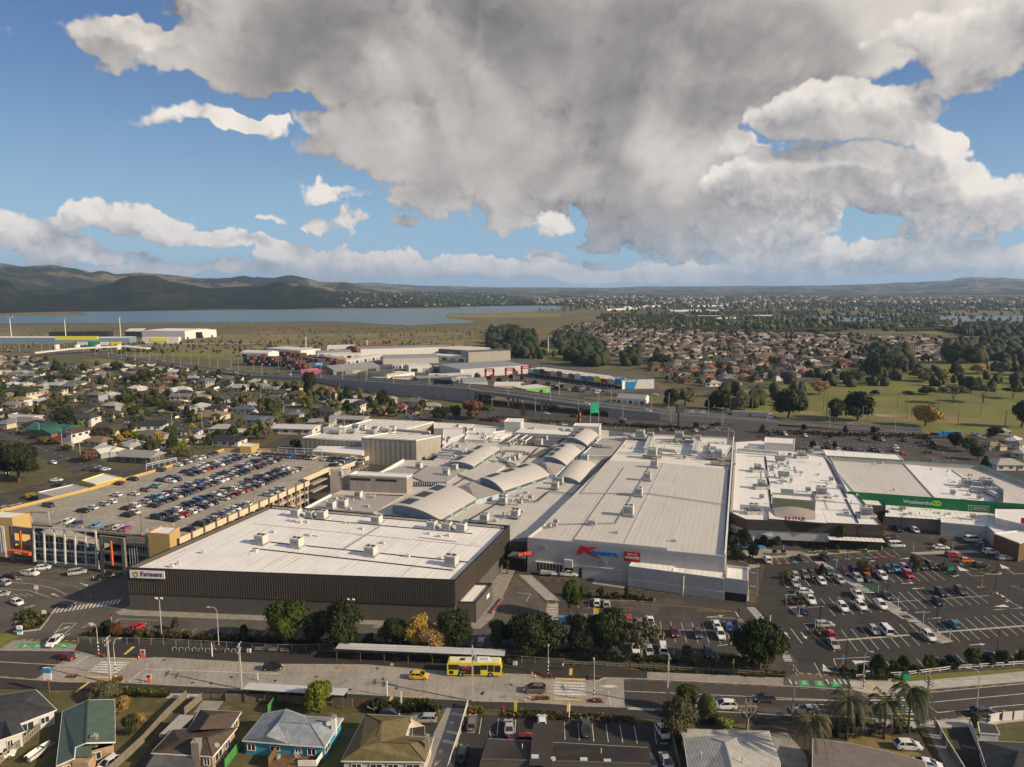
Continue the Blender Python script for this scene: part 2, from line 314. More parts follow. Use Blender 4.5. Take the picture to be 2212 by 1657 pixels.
 mat(Gk,(.10,.078,.055),.9,var=.35,scale=3)
 mat(Fa,(.30,.26,.21),.9,var=.3,scale=3)
 mat('skin',(.36,.22,.15),.6,var=0)
 mat('solar_green',(.13,.18,.16),.4,var=.2,spec=.6);mat(Bz,(.10,.10,.105),.85,var=.3,scale=.3)
 mat('shadecloth',(.03,.30,.14),.9,var=.1)
 m,t,b=Iq(Ev);b.inputs[Ej].default_value=(.012,.014,.017,1);b.inputs[Bo].default_value=.08;b.inputs[Ba].default_value=.7
 m,t,b=Iq(Bd);b.inputs[Ej].default_value=(.03,.038,.045,1);b.inputs[Bo].default_value=.12;b.inputs[Ba].default_value=.6
 m,t,b=Iq(Fg);pos=t.node(Bh).outputs[Cw]
 mp=t.node(Dn,{0:pos,3:(.004,.02,1)}).outputs[0]
 Kq(t,b,t.mix(t.rng(t.noise(mp,1,4,.6),.35,.7),(.045,.10,.13),(.075,.13,.15)))
 b.inputs[Bo].default_value=.32;b.inputs[Ba].default_value=.35
 mp2=t.node(Dn,{0:pos,3:(.15,.3,1)}).outputs[0]
 bn=t.node('ShaderNodeBump',{'Strength':.6,'Distance':.6,'Height':t.noise(mp2,1,4,.7)});t.l.new(bn.outputs[0],b.inputs['Normal'])
 paint(Fb)
 Lr(Ca,tiles=True,var=.25);Lr(Cb,ribs=.5,var=.2,rough=.55,spec=.4);Lr('roof_far',var=.25,scale=.15);Lr(Gl,var=.12)
 Lr(Gm,var=.1);Lr('unit_wall',var=.12,scale=.3)
 Jb(Aa,(.014,.022,.005),(.036,.045,.010))
 Jb(Af,(.026,.040,.007),(.062,.076,.014))
 Jb(Ae,(.070,.068,.030),(.125,.115,.050))
 Jb(Bf,(.21,.125,.018),(.32,.21,.035))
 Jb(Av,(.09,.115,.015),(.19,.20,.03))
 Jb(Bt,(.10,.035,.018),(.15,.07,.03))
 Jb(Cj,(.085,.068,.048),(.14,.115,.085))
 Jb(Bq,(.26,.09,.02),(.34,.15,.035))
Jw()
M=MATS
def tag(o,Ms=None,cat=None,Mr=None,kind=None):
 if Ms:o['label']=Ms
 if cat:o[Hl]=cat
 if Mr:o['group']=Mr
 if kind:o[Cx]=kind
 return o
def Ib(name,Ms,cat,loc=(0,0,0),rz=0,Mr=None):
 o=bpy.data.objects.new(name,None);C.objects.link(o);o.empty_display_size=.5
 o.location=loc;o.rotation_euler=(0,0,rz)
 return tag(o,Ms,cat,Mr)
UPZ=On((0,0,1))
class MB:
 def __init__(s):s.v=[];s.f=[]
 def poly(s,pts):
  i=len(s.v);s.v+=[Oq(p)for p in pts];s.f.append(Oq(Oo(i,i+len(pts))));return s
 def Nv(s,pts,z0,z1,Oe=True,Mt=False,Nd=0):
  n=len(pts);i=len(s.v)
  if sum(pts[k][0]*pts[(k+1)%n][1]-pts[(k+1)%n][0]*pts[k][1]for k in Oo(n))<0:pts=pts[::-1]
  s.v+=[(p[0],p[1],z0)for p in pts]+[(p[0],p[1],z1)for p in pts]
  for k in Oo(n):
   a,b=i+k,i+(k+1)%n;s.f.append((a,b,b+n,a+n))
  if Oe:s.f.append(Oq(Oo(i+n,i+2*n)))
  if Mt:s.f.append(Oq(Oo(i+n-1,i-1,-1)))
  return s
 def box(s,c,size,rz=0,rx=0,ry=0,taper=1.0):
  i=len(s.v);mt=Or.Rotation(rz,3,'Z')@Or.Rotation(ry,3,Fm)@Or.Rotation(rx,3,'X');c=On(c)
  for z in(-.5,.5):
   k=taper if z>0 else 1
   for x,y in((-.5,-.5),(.5,-.5),(.5,.5),(-.5,.5)):
    s.v.append(Oq(c+mt@On((x*size[0]*k,y*size[1]*k,z*size[2]))))
  s.f+=[(i+3,i+2,i+1,i),(i+4,i+5,i+6,i+7)]+[(i+k,i+(k+1)%4,i+4+(k+1)%4,i+4+k)for k in Oo(4)]
  return s
 def bar(s,a,b,w,h=None,n=4):
  """a bar from a to b; square (n=4) or round"""
  a=On(a);b=On(b);h=h or w;d=(b-a)
  if d.length<1e-6:return s
  d.normalize();sx=d.cross(UPZ)
  if sx.length<.01:sx=On((1,0,0))
  sx.normalize();sy=sx.cross(d);i=len(s.v);off=Om.pi/4 if n==4 else 0;kk=Om.sqrt(2)if n==4 else 1
  for p,ww,hh in((a,w,h),(b,w,h)):
   for k in Oo(n):
    an=off+2*Om.pi*k/n
    s.v.append(Oq(p+sx*Om.cos(an)*ww/2*kk+sy*Om.sin(an)*hh/2*kk))
  s.f+=[(i+k,i+(k+1)%n,i+n+(k+1)%n,i+n+k)for k in Oo(n)]+[Oq(Oo(i+n-1,i-1,-1)),Oq(Oo(i+n,i+2*n))]
  return s
 def Nu(s,c,Mf,n=8,ax='Z'):
  """prof: list of (radius, height)"""
  i=len(s.v);c=On(c)
  for r,z in Mf:
   for k in Oo(n):
    an=2*Om.pi*k/n;p=(r*Om.cos(an),r*Om.sin(an),z)
    if ax==Fm:p=(p[0],p[2],p[1])
    if ax=='X':p=(p[2],p[0],p[1])
    s.v.append(Oq(c+On(p)))
  for j in Oo(len(Mf)-1):
   for k in Oo(n):s.f.append((i+j*n+k,i+j*n+(k+1)%n,i+(j+1)*n+(k+1)%n,i+(j+1)*n+k))
  s.f+=[Oq(Oo(i+n-1,i-1,-1)),Oq(Oo(i+(len(Mf)-1)*n,i+len(Mf)*n))]
  return s
 def Nw(s,pts,rad,n=6):
  for a,b in zip(pts[:-1],pts[1:]):s.bar(a,b,rad*2,n=n)
  return s
 def mesh(s,name,m,off=None,rz=0,smooth=False):
  me=bpy.data.meshes.new(name)
  vv=s.v
  if off is not None:
   ox,oy,oz=off;c_,s_=Om.cos(-rz),Om.sin(-rz)
   vv=[((x-ox)*c_-(y-oy)*s_,(x-ox)*s_+(y-oy)*c_,z-oz)for x,y,z in vv]
  me.from_pydata(vv,[],s.f)
  if m is not None:me.materials.append(M[m]if isinstance(m,str)else m)
  if smooth:me.shade_smooth()
  return me
 def L(s,*a,**k):return s.Mq(*a,wd=0,**k)
 def Mq(s,name,m,parent=None,color=None,smooth=False,wd=1):
  """world=True: vertices are in place coordinates even when there is a parent"""
  off=Jg(parent)if(parent is not None and wd)else None
  me=s.mesh(name,m,off[0]if off else None,off[1]if off else 0,smooth)
  o=bpy.data.objects.new(name,me);C.objects.link(o)
  if parent is not None:o.parent=parent
  if color:o.color=(*color,1)
  return o
ru=random.uniform
def Jg(p):
 Lw=p
 loc=On(p.location);rz=p.rotation_euler.z
 while Lw.parent is not None:
  Lw=Lw.parent;loc=loc+On(Lw.location);rz+=Lw.rotation_euler.z
 return(loc,rz)
def Im(name,mb,m,**k):
 o=mb.Mq(name,m,None,**k);o[Cx]=Hb;return o
def Jt(o,parent=None,color=None,Og=()):
 c=o.copy();C.objects.link(c);c.parent=parent
 if color is not None:c.color=(*color,1)
 for ch in Ks.get(o.name,()):
  nm=ch.name.split('.')[0]
  if nm not in Og:Jt(ch,c,color if nm in Lx else None,Og)
 return c
Ks={};Lx={Gn,Bv,'cab',De,He,'canopy'}
def reg(o):
 """remember a prototype's children (children lists are slow to ask for)"""
 ks=[c for c in Mg(o)]
 Ks[o.name]=ks
 for k in ks:reg(k)
def Mg(o):return[c for c in bpy.data.objects if c.parent==o]
def Id(name,m,pts,z):
 mb=MB();mb.poly([(p[0],p[1],z)for p in pts]);return Im(name,mb,m)
def PL(n,pts,z=0):return[S(n,x,y,z)for x,y in pts]
def lerp(a,b,k):return a+(b-a)*k
def Ju(p,poly):
 x,y=p[0],p[1];r=False;j=len(poly)-1
 for i in Oo(len(poly)):
  xi,yi=poly[i][0],poly[i][1];xj,yj=poly[j][0],poly[j][1]
  if(yi>y)!=(yj>y)and x<(xj-xi)*(y-yi)/(yj-yi)+xi:r=not r
  j=i
 return r
import numpy as np
rng=np.random.default_rng(5)
Id('ground','land',[(-16000,-400),(16000,-400),(16000,25800),(-16000,25800)],-.02)
Li=[S(n,x,y)for n,pts in((19,[(-400,512),(400,508),(710,504),(765,500),(700,476),(1100,470),(2212,458)]),(20,[(500,455),(1000,450),(1810,441),(1825,428),(2212,420)]),(21,[(430,418),(545,430),(480,452),(300,458),(240,476),(0,478)]),(20,[(1860,487),(1700,490),(1688,528),(1900,545),(1942,565),(1800,572),(1600,578),(1400,592),(1250,584),(1100,578),(950,566),(700,558),(500,555),(100,563)]),(19,[(1300,568),(700,571),(-400,573)]))for x,y in pts]
Id(Fg,Fg,Li,.35)
Id(Fg,Fg,PL(22,[(330,480),(700,485),(1100,487),(1500,487),(2400,490),(2400,530),(1850,525),(1450,550),(1180,571),(1020,552),(900,545),(700,530),(560,522)]),.35)
Id(Fg,Fg,PL(22,[(1960,420),(2100,417),(2400,418),(2400,436),(2100,434)]),.35)
Id('marsh','marsh',PL(0,[(-80,699),(300,697),(546,695),(700,694),(800,698),(890,704),(960,699),(1030,697),(1110,688),(1230,688),(1300,692),(1290,703),(1180,709),(1090,716),(700,716),(-80,708)]),.03)
Id('farmland','field',PL(0,[(963,687),(968,679),(1100,675),(1215,678),(1210,686),(1100,687)]),.38)
Id('farmland','field',PL(22,[(1180,571),(1450,551),(1700,545),(1700,600),(1640,650),(1450,640),(1190,605)]),.38)
Id('dry_grass',Ff,PL(0,[(-80,720),(700,722),(1080,717),(1090,755),(1060,770),(700,775),(480,765),(260,745),(-80,735)]),.03)
Id('orchard_ground','orchard',PL(0,[(1300,692),(1430,660),(1650,648),(1730,655),(1800,694),(1930,700),(1960,706),(1880,715),(1640,722),(1330,700)]),.03)
Id('golf_course',Du,PL(12,[(-40,520),(230,425),(500,400),(800,345),(1050,320),(1400,285),(1700,255),(2400,225),(2400,760),(1500,740),(900,690),(420,665),(-60,600)]),.02)
Id('grass_verge','brightgrass',PL(12,[(420,650),(760,672),(1000,690),(1500,715),(2000,738),(2400,760),(2400,775),(1700,752),(1300,735),(860,700),(420,668)]),.028)
Id('dirt',Ff,PL(12,[(560,600),(1000,612),(1300,618),(2100,668),(2400,680),(2400,708),(1700,690),(1000,655),(600,640)]),.024)
Id('dirt',Ax,PL(12,[(1120,622),(1270,632),(1260,645),(1140,640)]),.028)
Id('dirt',Ax,PL(12,[(1475,402),(1560,405),(1570,413),(1490,412)]),.028)
Id(Du,Du,PL(11,[(420,180),(600,130),(800,100),(900,220),(1100,260),(1150,330),(850,300),(560,260)]),.02)
Id(Du,Du,PL(9,[(700,160),(900,150),(1300,190),(1560,225),(1300,235),(1000,215)]),.02)
Id(Du,Du,PL(9,[(1180,55),(2400,75),(2400,150),(1980,165),(1500,130)]),.02)
Id('suburb_ground',Fh,PL(0,[(-120,1060),(-120,765),(200,770),(430,790),(640,835),(860,870),(1040,885),(930,915),(700,915),(640,945),(560,985),(400,990),(150,1060)]),.012)
Id('suburb_ground',Fh,PL(0,[(1120,745),(1350,700),(1640,722),(1900,725),(2260,735),(2260,790),(2000,800),(1840,805),(1700,830),(1500,850),(1430,830),(1330,780)]),.012)
Id('industrial_yard',Ce,PL(0,[(460,775),(640,750),(900,745),(1090,755),(1230,790),(1420,820),(1430,850),(1200,850),(1000,838),(800,825),(600,800)]),.016)
def band(name,m,pts,w,z):
 """a strip of even width along a line of ground points"""
 mb=MB();n=len(pts);L=[];Rr=[]
 for i,p in Op(pts):
  a=pts[max(0,i-1)];b=pts[min(n-1,i+1)];d=On((b[0]-a[0],b[1]-a[1])).normalized();q=On((-d.y,d.x))*w/2
  L.append((p[0]+q.x,p[1]+q.y,z));Rr.append((p[0]-q.x,p[1]-q.y,z))
 for i in Oo(n-1):mb.poly([L[i],Rr[i],Rr[i+1],L[i+1]])
 return Im(name,mb,m)if name else mb
Lj=[]
def road(pts,w,z=.028,m=Fn,line=True,curb=True):
 z+=.004*len(Lj);Lj.append(([On((p[0],p[1]))for p in pts],w/2))
 if curb:band('verge',Fh,pts,w+5,z-.008)
 band('road',m,pts,w,z)
 if line:
  mb=MB()
  for a,b in zip(pts[:-1],pts[1:]):
   d=On((b[0]-a[0],b[1]-a[1]));n=max(1,int(d.length/8));d.normalize();q=On((-d.y,d.x))*.08
   for k in Oo(n):
    p=On((a[0],a[1]))+d*k*8
    e=p+d*3.5;mb.poly([(p.x+q.x,p.y+q.y,z+.008),(p.x-q.x,p.y-q.y,z+.008),(e.x-q.x,e.y-q.y,z+.008),(e.x+q.x,e.y+q.y,z+.008)])
  Im(Cy,mb,Cl)
def Kh(x,y,extra=0):
 for pts,hw in Lj:
  for a,b in zip(pts[:-1],pts[1:]):
   ab=b-a;k=max(0,min(1,(On((x,y))-a).dot(ab)/ab.length_squared));
   if(a+ab*k-On((x,y))).length<hw+extra:return True
 return False
road(PL(9,[(-900,560),(0,800),(240,890),(470,975),(700,1060),(820,1130)]),16)
road(PL(9,[(420,935),(700,905),(1040,858),(1480,800),(1680,745),(2212,690),(2600,690)]),9)
road(PL(9,[(1640,745),(1480,690),(1300,620),(1180,560)]),8)
road(PL(9,[(540,265),(800,330),(1000,372),(1600,402),(2100,470),(2600,520)]),8)
road(PL(10,[(-200,545),(60,575),(300,620),(480,680),(700,712),(900,770),(1250,830)]),9)
road(PL(10,[(700,712),(560,730),(400,760),(150,820)]),8)
road(PL(10,[(1200,850),(1500,800),(1770,755),(2212,690),(2700,640)]),10)
road(PL(9,[(-400,640),(200,600),(700,560),(1300,520),(2000,560)]),7,line=False)
road(PL(9,[(-400,420),(300,430),(900,440),(1500,470)]),7,line=False)
road(PL(11,[(-600,660),(200,690),(560,700),(850,722),(1280,760),(1600,790),(2212,815)]),20,curb=False)
road(PL(12,[(-300,690),(0,702),(500,732),(1000,765),(1500,795),(2500,850)]),22,curb=False)
road(PL(12,[(-40,480),(100,440),(300,410),(560,385),(760,362),(920,345),(1080,315)]),11,curb=True)
road(PL(11,[(560,560),(900,560),(1300,545),(1700,515),(1900,500),(2212,490)]),14,curb=False)
road(PL(11,[(900,560),(700,620),(600,700)]),14,curb=False)
road(PL(19,[(1080,748),(1500,745),(2212,772)]),14,curb=False,m=Ce)
road(PL(20,[(-200,770),(300,742),(700,738),(1050,708),(1600,688),(2212,655)]),14,curb=False,m=Ce)
road(PL(12,[(1520,830),(1620,900),(1760,1000)]),11,curb=False)
for a in([(1160,770),(1400,745),(1640,735),(1830,760)],[(1350,800),(1600,765),(1900,770)],[(1300,725),(1500,715),(1800,745),(2212,760)]):road([S(0,*p)for p in a],8,line=False)
def La(x,tab):
 if x<=tab[0][0]:return tab[0][1]
 for(a,va),(b,vb)in zip(tab[:-1],tab[1:]):
  if x<=b:k=(x-a)/(b-a);k=k*k*(3-2*k);return va+(vb-va)*k
 return tab[-1][1]
FRONT=[(-300,588),(0,600),(30,604),(62,622),(100,624),(210,621),(250,613),(284,603),(300,599),(350,598),(383,608),(430,618),(470,622),(560,616),(620,607),(640,616),(740,630),(900,640),(1000,648),(1100,652),(2300,655)]
MIDR=[(-300,560),(0,576),(40,579),(70,582),(123,581),(180,586),(217,592),(240,589),(272,595),(310,593),(346,594),(380,597),(445,603),(500,602),(538,597),(560,600),(600,601),(638,595.5),(665,600),(700,608),(744,610),(800,619),(917,628),(1050,634),(1200,638),(1300,640),(2300,645)]
BACK=[(-300,600),(400,612),(744,612),(818,611),(860,614),(917,617),(1092,620.5),(1305,621.5),(1389,618.6),(1500,619),(1639,617.5),(1756,617),(1850,615),(1950,611),(2028,608),(2055,604),(2079,602.5),(2140,604),(2212,606.5),(2400,607)]
NA,ND=420,90
ds=[2450+(17000-2450)*(k/(ND-1))**1.6 for k in Oo(ND)]
verts=[];faces=[]
for j,d in Op(ds):
 for i in Oo(NA):
  px=-160+(2520)*i/(NA-1);u=(px-1106)/FOC;az_=Om.atan(u/CP)
  el=lambda row:(618.4-row)/FOC*1.01
  h1=Jq+el(La(px,FRONT))*3700;h2=Jq+el(La(px,MIDR))*6600;h3=Jq+el(La(px,BACK))*14000
  x=d*Om.sin(az_);y=d*Om.cos(az_)
  n1=noise.fractal((x/900,y/900,3),1,2,5);n2=noise.fractal((x/260,y/260,9),1,2,4)
  def Np(h,d0,wn,wf):
   k=(d-d0)/(wn if d<d0 else wf);return h*Om.exp(-k*k)
  sh1=1+.0*n1
  h=max(Np(h1,3700+220*n1,620,900),Np(h2,6600+300*n1,1500,1900),Np(h3,14000,3800,5000))
  damp=1-.999*max(Om.exp(-((d-3700)/220)**2),Om.exp(-((d-6600)/300)**2),Om.exp(-((d-14000)/1500)**2))*.8
  rg_=abs(noise.fractal((x/620,y/620,21),1,2,5));h+=(n1*22+n2*16-rg_*95)*min(1,max(0,h)/80)*damp
  edge=min(1,max(0,(d-2500)/450))
  verts.append((x,y,h*edge-6*(1-edge)))
for j in Oo(ND-1):
 for i in Oo(NA-1):a=j*NA+i;faces.append((a,a+1,a+NA+1,a+NA))
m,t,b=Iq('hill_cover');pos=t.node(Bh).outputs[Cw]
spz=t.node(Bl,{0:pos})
bush=t.mix(t.rng(t.noise(pos,.03,4,.7),.35,.65),(.010,.014,.009),(.024,.028,.018))  # naturally dark bush, colour deepened further to paint in cloud shadow on the hills
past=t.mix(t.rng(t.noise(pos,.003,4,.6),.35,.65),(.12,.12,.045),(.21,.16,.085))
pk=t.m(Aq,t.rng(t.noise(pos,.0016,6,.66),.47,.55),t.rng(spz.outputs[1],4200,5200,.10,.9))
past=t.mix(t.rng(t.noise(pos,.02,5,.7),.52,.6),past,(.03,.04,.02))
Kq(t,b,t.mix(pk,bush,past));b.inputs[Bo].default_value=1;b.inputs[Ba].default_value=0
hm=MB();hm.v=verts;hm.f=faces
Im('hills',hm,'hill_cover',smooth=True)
def Ix(name,tv,tf,X,m,kind=Df,parent=None):
 """tv: template vertices (k,3); tf: faces (equal size); X: rows x,y,z,sx,sy,sz,rot; jitter for a ragged look"""
 X=np.asarray(X,float);n=len(X);k=len(tv)
 V=np.repeat(tv[None],n,0)*X[:,None,3:6]
 c_,s_=np.cos(X[:,6])[:,None],np.sin(X[:,6])[:,None]
 Vx=V[:,:,0]*c_-V[:,:,1]*s_+X[:,None,0];Vy=V[:,:,0]*s_+V[:,:,1]*c_+X[:,None,1];Vz=V[:,:,2]+X[:,None,2]
 V=np.stack([Vx,Vy,Vz],2).reshape(-1,3)
 F=(np.asarray(tf)[None]+(np.arange(n)*k)[:,None,None]).reshape(-1,len(tf[0]))
 me=bpy.data.meshes.new(name);Jv(me,V,F);me.materials.append(M[m])
 o=bpy.data.objects.new(name,me);C.objects.link(o);o[Cx]=kind
 if parent:o.parent=parent
 return o
def Jv(me,V,F):
 V=np.asarray(V,np.float32);F=np.asarray(F,np.int32);nf,q=F.shape
 me.vertices.add(len(V));me.vertices.foreach_set('co',V.ravel())
 me.loops.add(nf*q);me.loops.foreach_set('vertex_index',F.ravel())
 me.polygons.add(nf);me.polygons.foreach_set('loop_start',np.arange(0,nf*q,q,dtype=np.int32))
 me.update(calc_edges=True);me.validate()
def ico(sub=1):
 import bmesh
 bm=bmesh.new();bmesh.ops.create_icosphere(bm,subdivisions=sub,radius=1)
 v=np.array([list(x.co)for x in bm.verts]);f=[[y.index for y in x.verts]for x in bm.faces];bm.free();return v,f
IV,IF=ico(2)
Kt=[]
for k in Oo(5):
 w=IV.copy();
 for i in Oo(len(w)):w[i]*=1+.6*noise.noise(On(w[i]*2.6)+On((k*9,0,0)))
 w[:,2]=np.maximum(w[:,2],-.55);w[:,2]+=.5;Kt.append(w)
def Iz(poly,n):
 xs=[p[0]for p in poly];ys=[p[1]for p in poly];r=[]
 while len(r)<n:
  p=(ru(min(xs),max(xs)),ru(min(ys),max(ys)))
  if Ju(p,poly):r.append(p)
 return r
def Is(name,poly,n,hmin,hmax,m=Aa,z=0,line=None):
 pts=Iz(poly,n)if line is None else line
 for part in Oo(2):
  X=[]
  for(x,y)in pts[part::2]:
   h=ru(hmin,hmax);r=h*ru(.26,.5);X.append((x,y,z,r,r*ru(.7,1.3),h*.62,ru(0,6.28)))
  if X:Ix(name,Kt[random.randrange(5)],IF,X,m)
def Ig(n,x0,x1,y0,y1,sheet_n=0,keep=None):
 r=[]
 while len(r)<n:
  p=S(sheet_n,ru(x0,x1),ru(y0,y1))
  if keep is None or keep(p):r.append((p.x,p.y))
 return r
def It(p):return not Ju(p,Li)
Is(El,None,900,7,14,line=Ig(1100,1150,2300,640,668,keep=It))
Is(El,None,900,6,13,m=Ae,line=Ig(700,1150,2300,641,672,keep=It))
Is(El,None,0,6,12,line=Ig(420,1300,1980,668,716,keep=It))
Is(El,None,0,6,12,m=Ae,line=Ig(420,1300,2230,664,712,keep=It))
Is(El,None,0,12,19,line=[(p[0],p[1])for p in Ig(260,2070,2300,712,726)])
Is(Cc,None,0,2,5,m=Ae,line=Ig(520,-60,1080,708,762,keep=It))
Is(Cc,None,0,2,4.5,m=Aa,line=Ig(260,150,900,738,764,keep=It))
X=[]
for k in Oo(70):
 p=S(0,ru(1320,2060),ru(672,718));X.append((p.x,p.y,0,ru(40,140),3,ru(5,9),random.choice((.1,.12,.08,1.6))))
hed=[]
for(x,y,z,L,w,h,a)in X:
 n=int(L/4)
 for i in Oo(n):hed.append((x+Om.cos(a)*(i-n/2)*4,y+Om.sin(a)*(i-n/2)*4,0,3,2.6,h*.62*ru(.9,1.05),a))
Ix('shelter_belts',Kt[1],IF,hed,Aa)
mb=MB()
for a in([(1345,664),(1420,660),(1430,662),(1350,666)],[(1310,669),(1385,666),(1386,668),(1312,671)],[(1480,661),(1560,659),(1562,661),(1482,664)],[(1444,671.5),(1550,671),(1552,674),(1450,674)],[(1480,684.5),(1700,682.5),(1702,684),(1484,686.5)],[(1530,687.5),(1590,686.5),(1590,688.5),(1532,689)],[(1525,658),(1570,656.5),(1578,660),(1530,661.5)]):
 mb.Nv([Oq(S(0,*p))for p in a],0,3.5)
tag(mb.Mq('crop_covers',Bj),'white sheeted covers over the orchard rows far across the plain','crop cover',kind=Df)
HT=np.array([[-1,-1,0],[1,-1,0],[1,1,0],[-1,1,0],[-1,-1,1],[1,-1,1],[1,1,1],[-1,1,1]],float)
HF=[[0,1,5,4],[1,2,6,5],[2,3,7,6],[3,0,4,7],[4,5,6,7]]
RTv=np.array([[-1.1,-1.1,0],[1.1,-1.1,0],[1.1,1.1,0],[-1.1,1.1,0],[-.45,0,1],[.45,0,1]],float)
RF4=[[0,1,5,4],[2,3,4,5],[1,2,5,5],[3,0,4,4]]
mat(Hm,(.48,.44,.38),.8,scale=.02,No=(.30,.26,.22));mat(Hn,(.20,.15,.12),.7,scale=.03,No=(.075,.065,.06),Nm=((.42,.39,.35),.02,.58,.64))
def town(pts,s=1.0):
 A=[];B=[]
 for(x,y)in pts:
  w=ru(6,10)*s;d=ru(4.5,6)*s;a=ru(0,3.14);zt=2.8*s*random.choice((1,1,1.8))
  A.append((x,y,0,w,d,zt,a));B.append((x,y,zt,w,d,2*s,a))
 Ix('distant_houses',HT,HF,A,Hm);Ix('distant_roofs',RTv,[[0,1,5],[0,5,4],[2,3,4],[2,4,5],[1,2,5],[3,0,4]],B,Hn)
town(Ig(520,1150,2260,640,657,keep=It),1.5)
town(Ig(90,1250,2230,657,668,keep=It),1.2)
HAZE_D=5e-5
def Jz(n,x0,x1,y0,y1):
 r=[]
 for k in Oo(n):
  px=ru(x0,x1);py=ru(y0,y1);i=int((px+160)/2520*(NA-1));Mh=None
  for j in Oo(ND):
   vx,vy,vz=verts[j*NA+i];row=828.5-FOC*((vy*SP+(vz-Jq)*CP)/(vy*CP-(vz-Jq)*SP))
   if row<=py:Mh=(vx,vy,vz);break
  if Mh:r.append(Mh)
 A=[];B=[]
 for(x,y,z)in r:w=ru(7,12)*y/3200;a=ru(0,3);A.append((x,y,z-3,w*.7,w*.45,6,a));B.append((x,y,z+3,w*.7,w*.45,2.5,a))
 Ix('hillside_houses',HT,HF,A,Hm);Ix('hillside_roofs',RTv,[[0,1,5],[0,5,4],[2,3,4],[2,4,5],[1,2,5],[3,0,4]],B,Hn)
 T_=[(x+ru(-60,60),y+ru(-60,60),z-4,7*y/3200,7*y/3200,9*y/3200,0)for(x,y,z)in r for q in Oo(3)];Ix('hillside_trees',Kt[2],IF,T_,Aa)
Jz(130,740,1100,636,662);Jz(90,900,1100,648,660)
hz_=MB();hz_.box((0,12800,245),(33000,26800,508));m=bpy.data.materials.new('haze');m.use_nodes=True;MATS['haze']=m;hn=NT(m.node_tree);hn.n.clear()
pv=hn.node('ShaderNodeVolumePrincipled',{Fx:(.48,.68,1.0,1),'Density':HAZE_D,'Anisotropy':.1});ho=hn.n.new('ShaderNodeOutputMaterial');hn.l.new(pv.outputs[0],ho.inputs['Volume'])
o=hz_.Mq('haze','haze');o[Cx]=Df
for pl,n_,h0,h1 in((PL(11,[(165,40),(330,10),(560,60),(560,175),(500,250),(180,235)]),260,8,17),(PL(11,[(700,80),(880,60),(1160,180),(1150,320),(1000,335),(800,260)]),240,7,15),(PL(11,[(1270,215),(1450,200),(1460,320),(1300,310)]),18,9,15),(PL(12,[(1080,190),(1370,190),(1370,330),(1090,340)]),90,9,18),(PL(12,[(1620,130),(1860,120),(2260,60),(2260,230),(1880,250),(1640,240)]),240,8,17),(PL(12,[(1400,330),(1700,300),(2250,260),(2250,500),(1600,460)]),34,6,11),(PL(12,[(640,330),(1300,330),(1300,420),(660,440)]),26,6,11),(PL(12,[(0,460),(640,480),(620,590),(0,570)]),22,6,12),(PL(0,[(1040,745),(1180,740),(1200,775),(1080,778)]),26,6,12)):
 Is(El,None,0,h0,h1,line=Iz(pl,n_))
def Lb(name,seed,lobes,leaf,nleaf,shape=Fy,mat_=Af,gap=.5):
 """unit crown: radius about 1, height 0..1 ; many small leaf faces round uneven lobes over a dark ragged core"""
 r=np.random.default_rng(seed);cs=[]
 for i in Oo(lobes):
  if shape==Fy:a=r.uniform(0,6.28);q=r.uniform(0,.62)**.8;z=r.uniform(.22,.82);k=1-abs(z-.45)*1.0;c=[Om.cos(a)*q*k,Om.sin(a)*q*k,z];s=r.uniform(.26,.44)
  elif shape==Ho:z=r.uniform(.05,.9);k=(1-z)*.75;a=r.uniform(0,6.28);c=[Om.cos(a)*k*.7,Om.sin(a)*k*.7,z];s=.16+.22*(1-z)
  elif shape==Em:a=r.uniform(0,6.28);q=r.uniform(0,.85);c=[Om.cos(a)*q,Om.sin(a)*q,.72+.12*(1-q)];s=r.uniform(.2,.3)
  elif shape==Ew:z=r.uniform(.08,.92);a=r.uniform(0,6.28);c=[Om.cos(a)*.45,Om.sin(a)*.45,z];s=r.uniform(.35,.5)
  else:a=r.uniform(0,6.28);q=r.uniform(0,.8);c=[Om.cos(a)*q,Om.sin(a)*q,r.uniform(.2,.6)];s=r.uniform(.25,.4)
  cs.append((c,s))
 V=[];F=[]
 zs=.5 if shape!=Ew else.35
 for c,s in cs:
  i=len(V);bl=Kt[r.integers(5)]
  for p in bl:V.append((c[0]+p[0]*s*.72,c[1]+p[1]*s*.72,c[2]+(p[2]-.5)*s*zs*1.1))
  F+=[(i+f[0],i+f[1],i+f[2],i+f[2])for f in IF[::1]]if False else[Oq(i+q for q in f)for f in IF]
 w=np.array([s*s for c,s in cs]);w=w/w.sum();pick=r.choice(len(cs),nleaf,p=w)
 T3=[]
 for j in pick:
  c,s=cs[j];d=r.normal(size=3);d/=np.linalg.norm(d);
  if d[2]<-.5:d[2]*=-1
  rr=s*r.uniform(.78,1.12)if r.random()>.06 else s*r.uniform(1.1,1.35)
  p=np.array([c[0]+d[0]*rr,c[1]+d[1]*rr,c[2]+d[2]*rr*zs*1.25])
  nrm=d+r.normal(size=3)*.55;nrm/=np.linalg.norm(nrm);t1=np.cross(nrm,r.normal(size=3));t1/=np.linalg.norm(t1)+1e-9;t2=np.cross(nrm,t1)
  L=leaf*r.uniform(.6,1.4);i=len(V)
  for(u,v)in((-.5,-.3),(.5,-.35),(.1,.7)):q=p+t1*u*L*1.5+t2*v*L*1.5;V.append((q[0],q[1],max(0,q[2])))
  F.append((i,i+1,i+2))
 me=bpy.data.meshes.new(name);Jv(me,V,F);me.materials.append(None)
 return me
CR={}
def Jj(kind,n,*a,**k):
 CR[kind]=[Lb('crown',100*len(CR)+i,*a,**k)for i in Oo(n)]
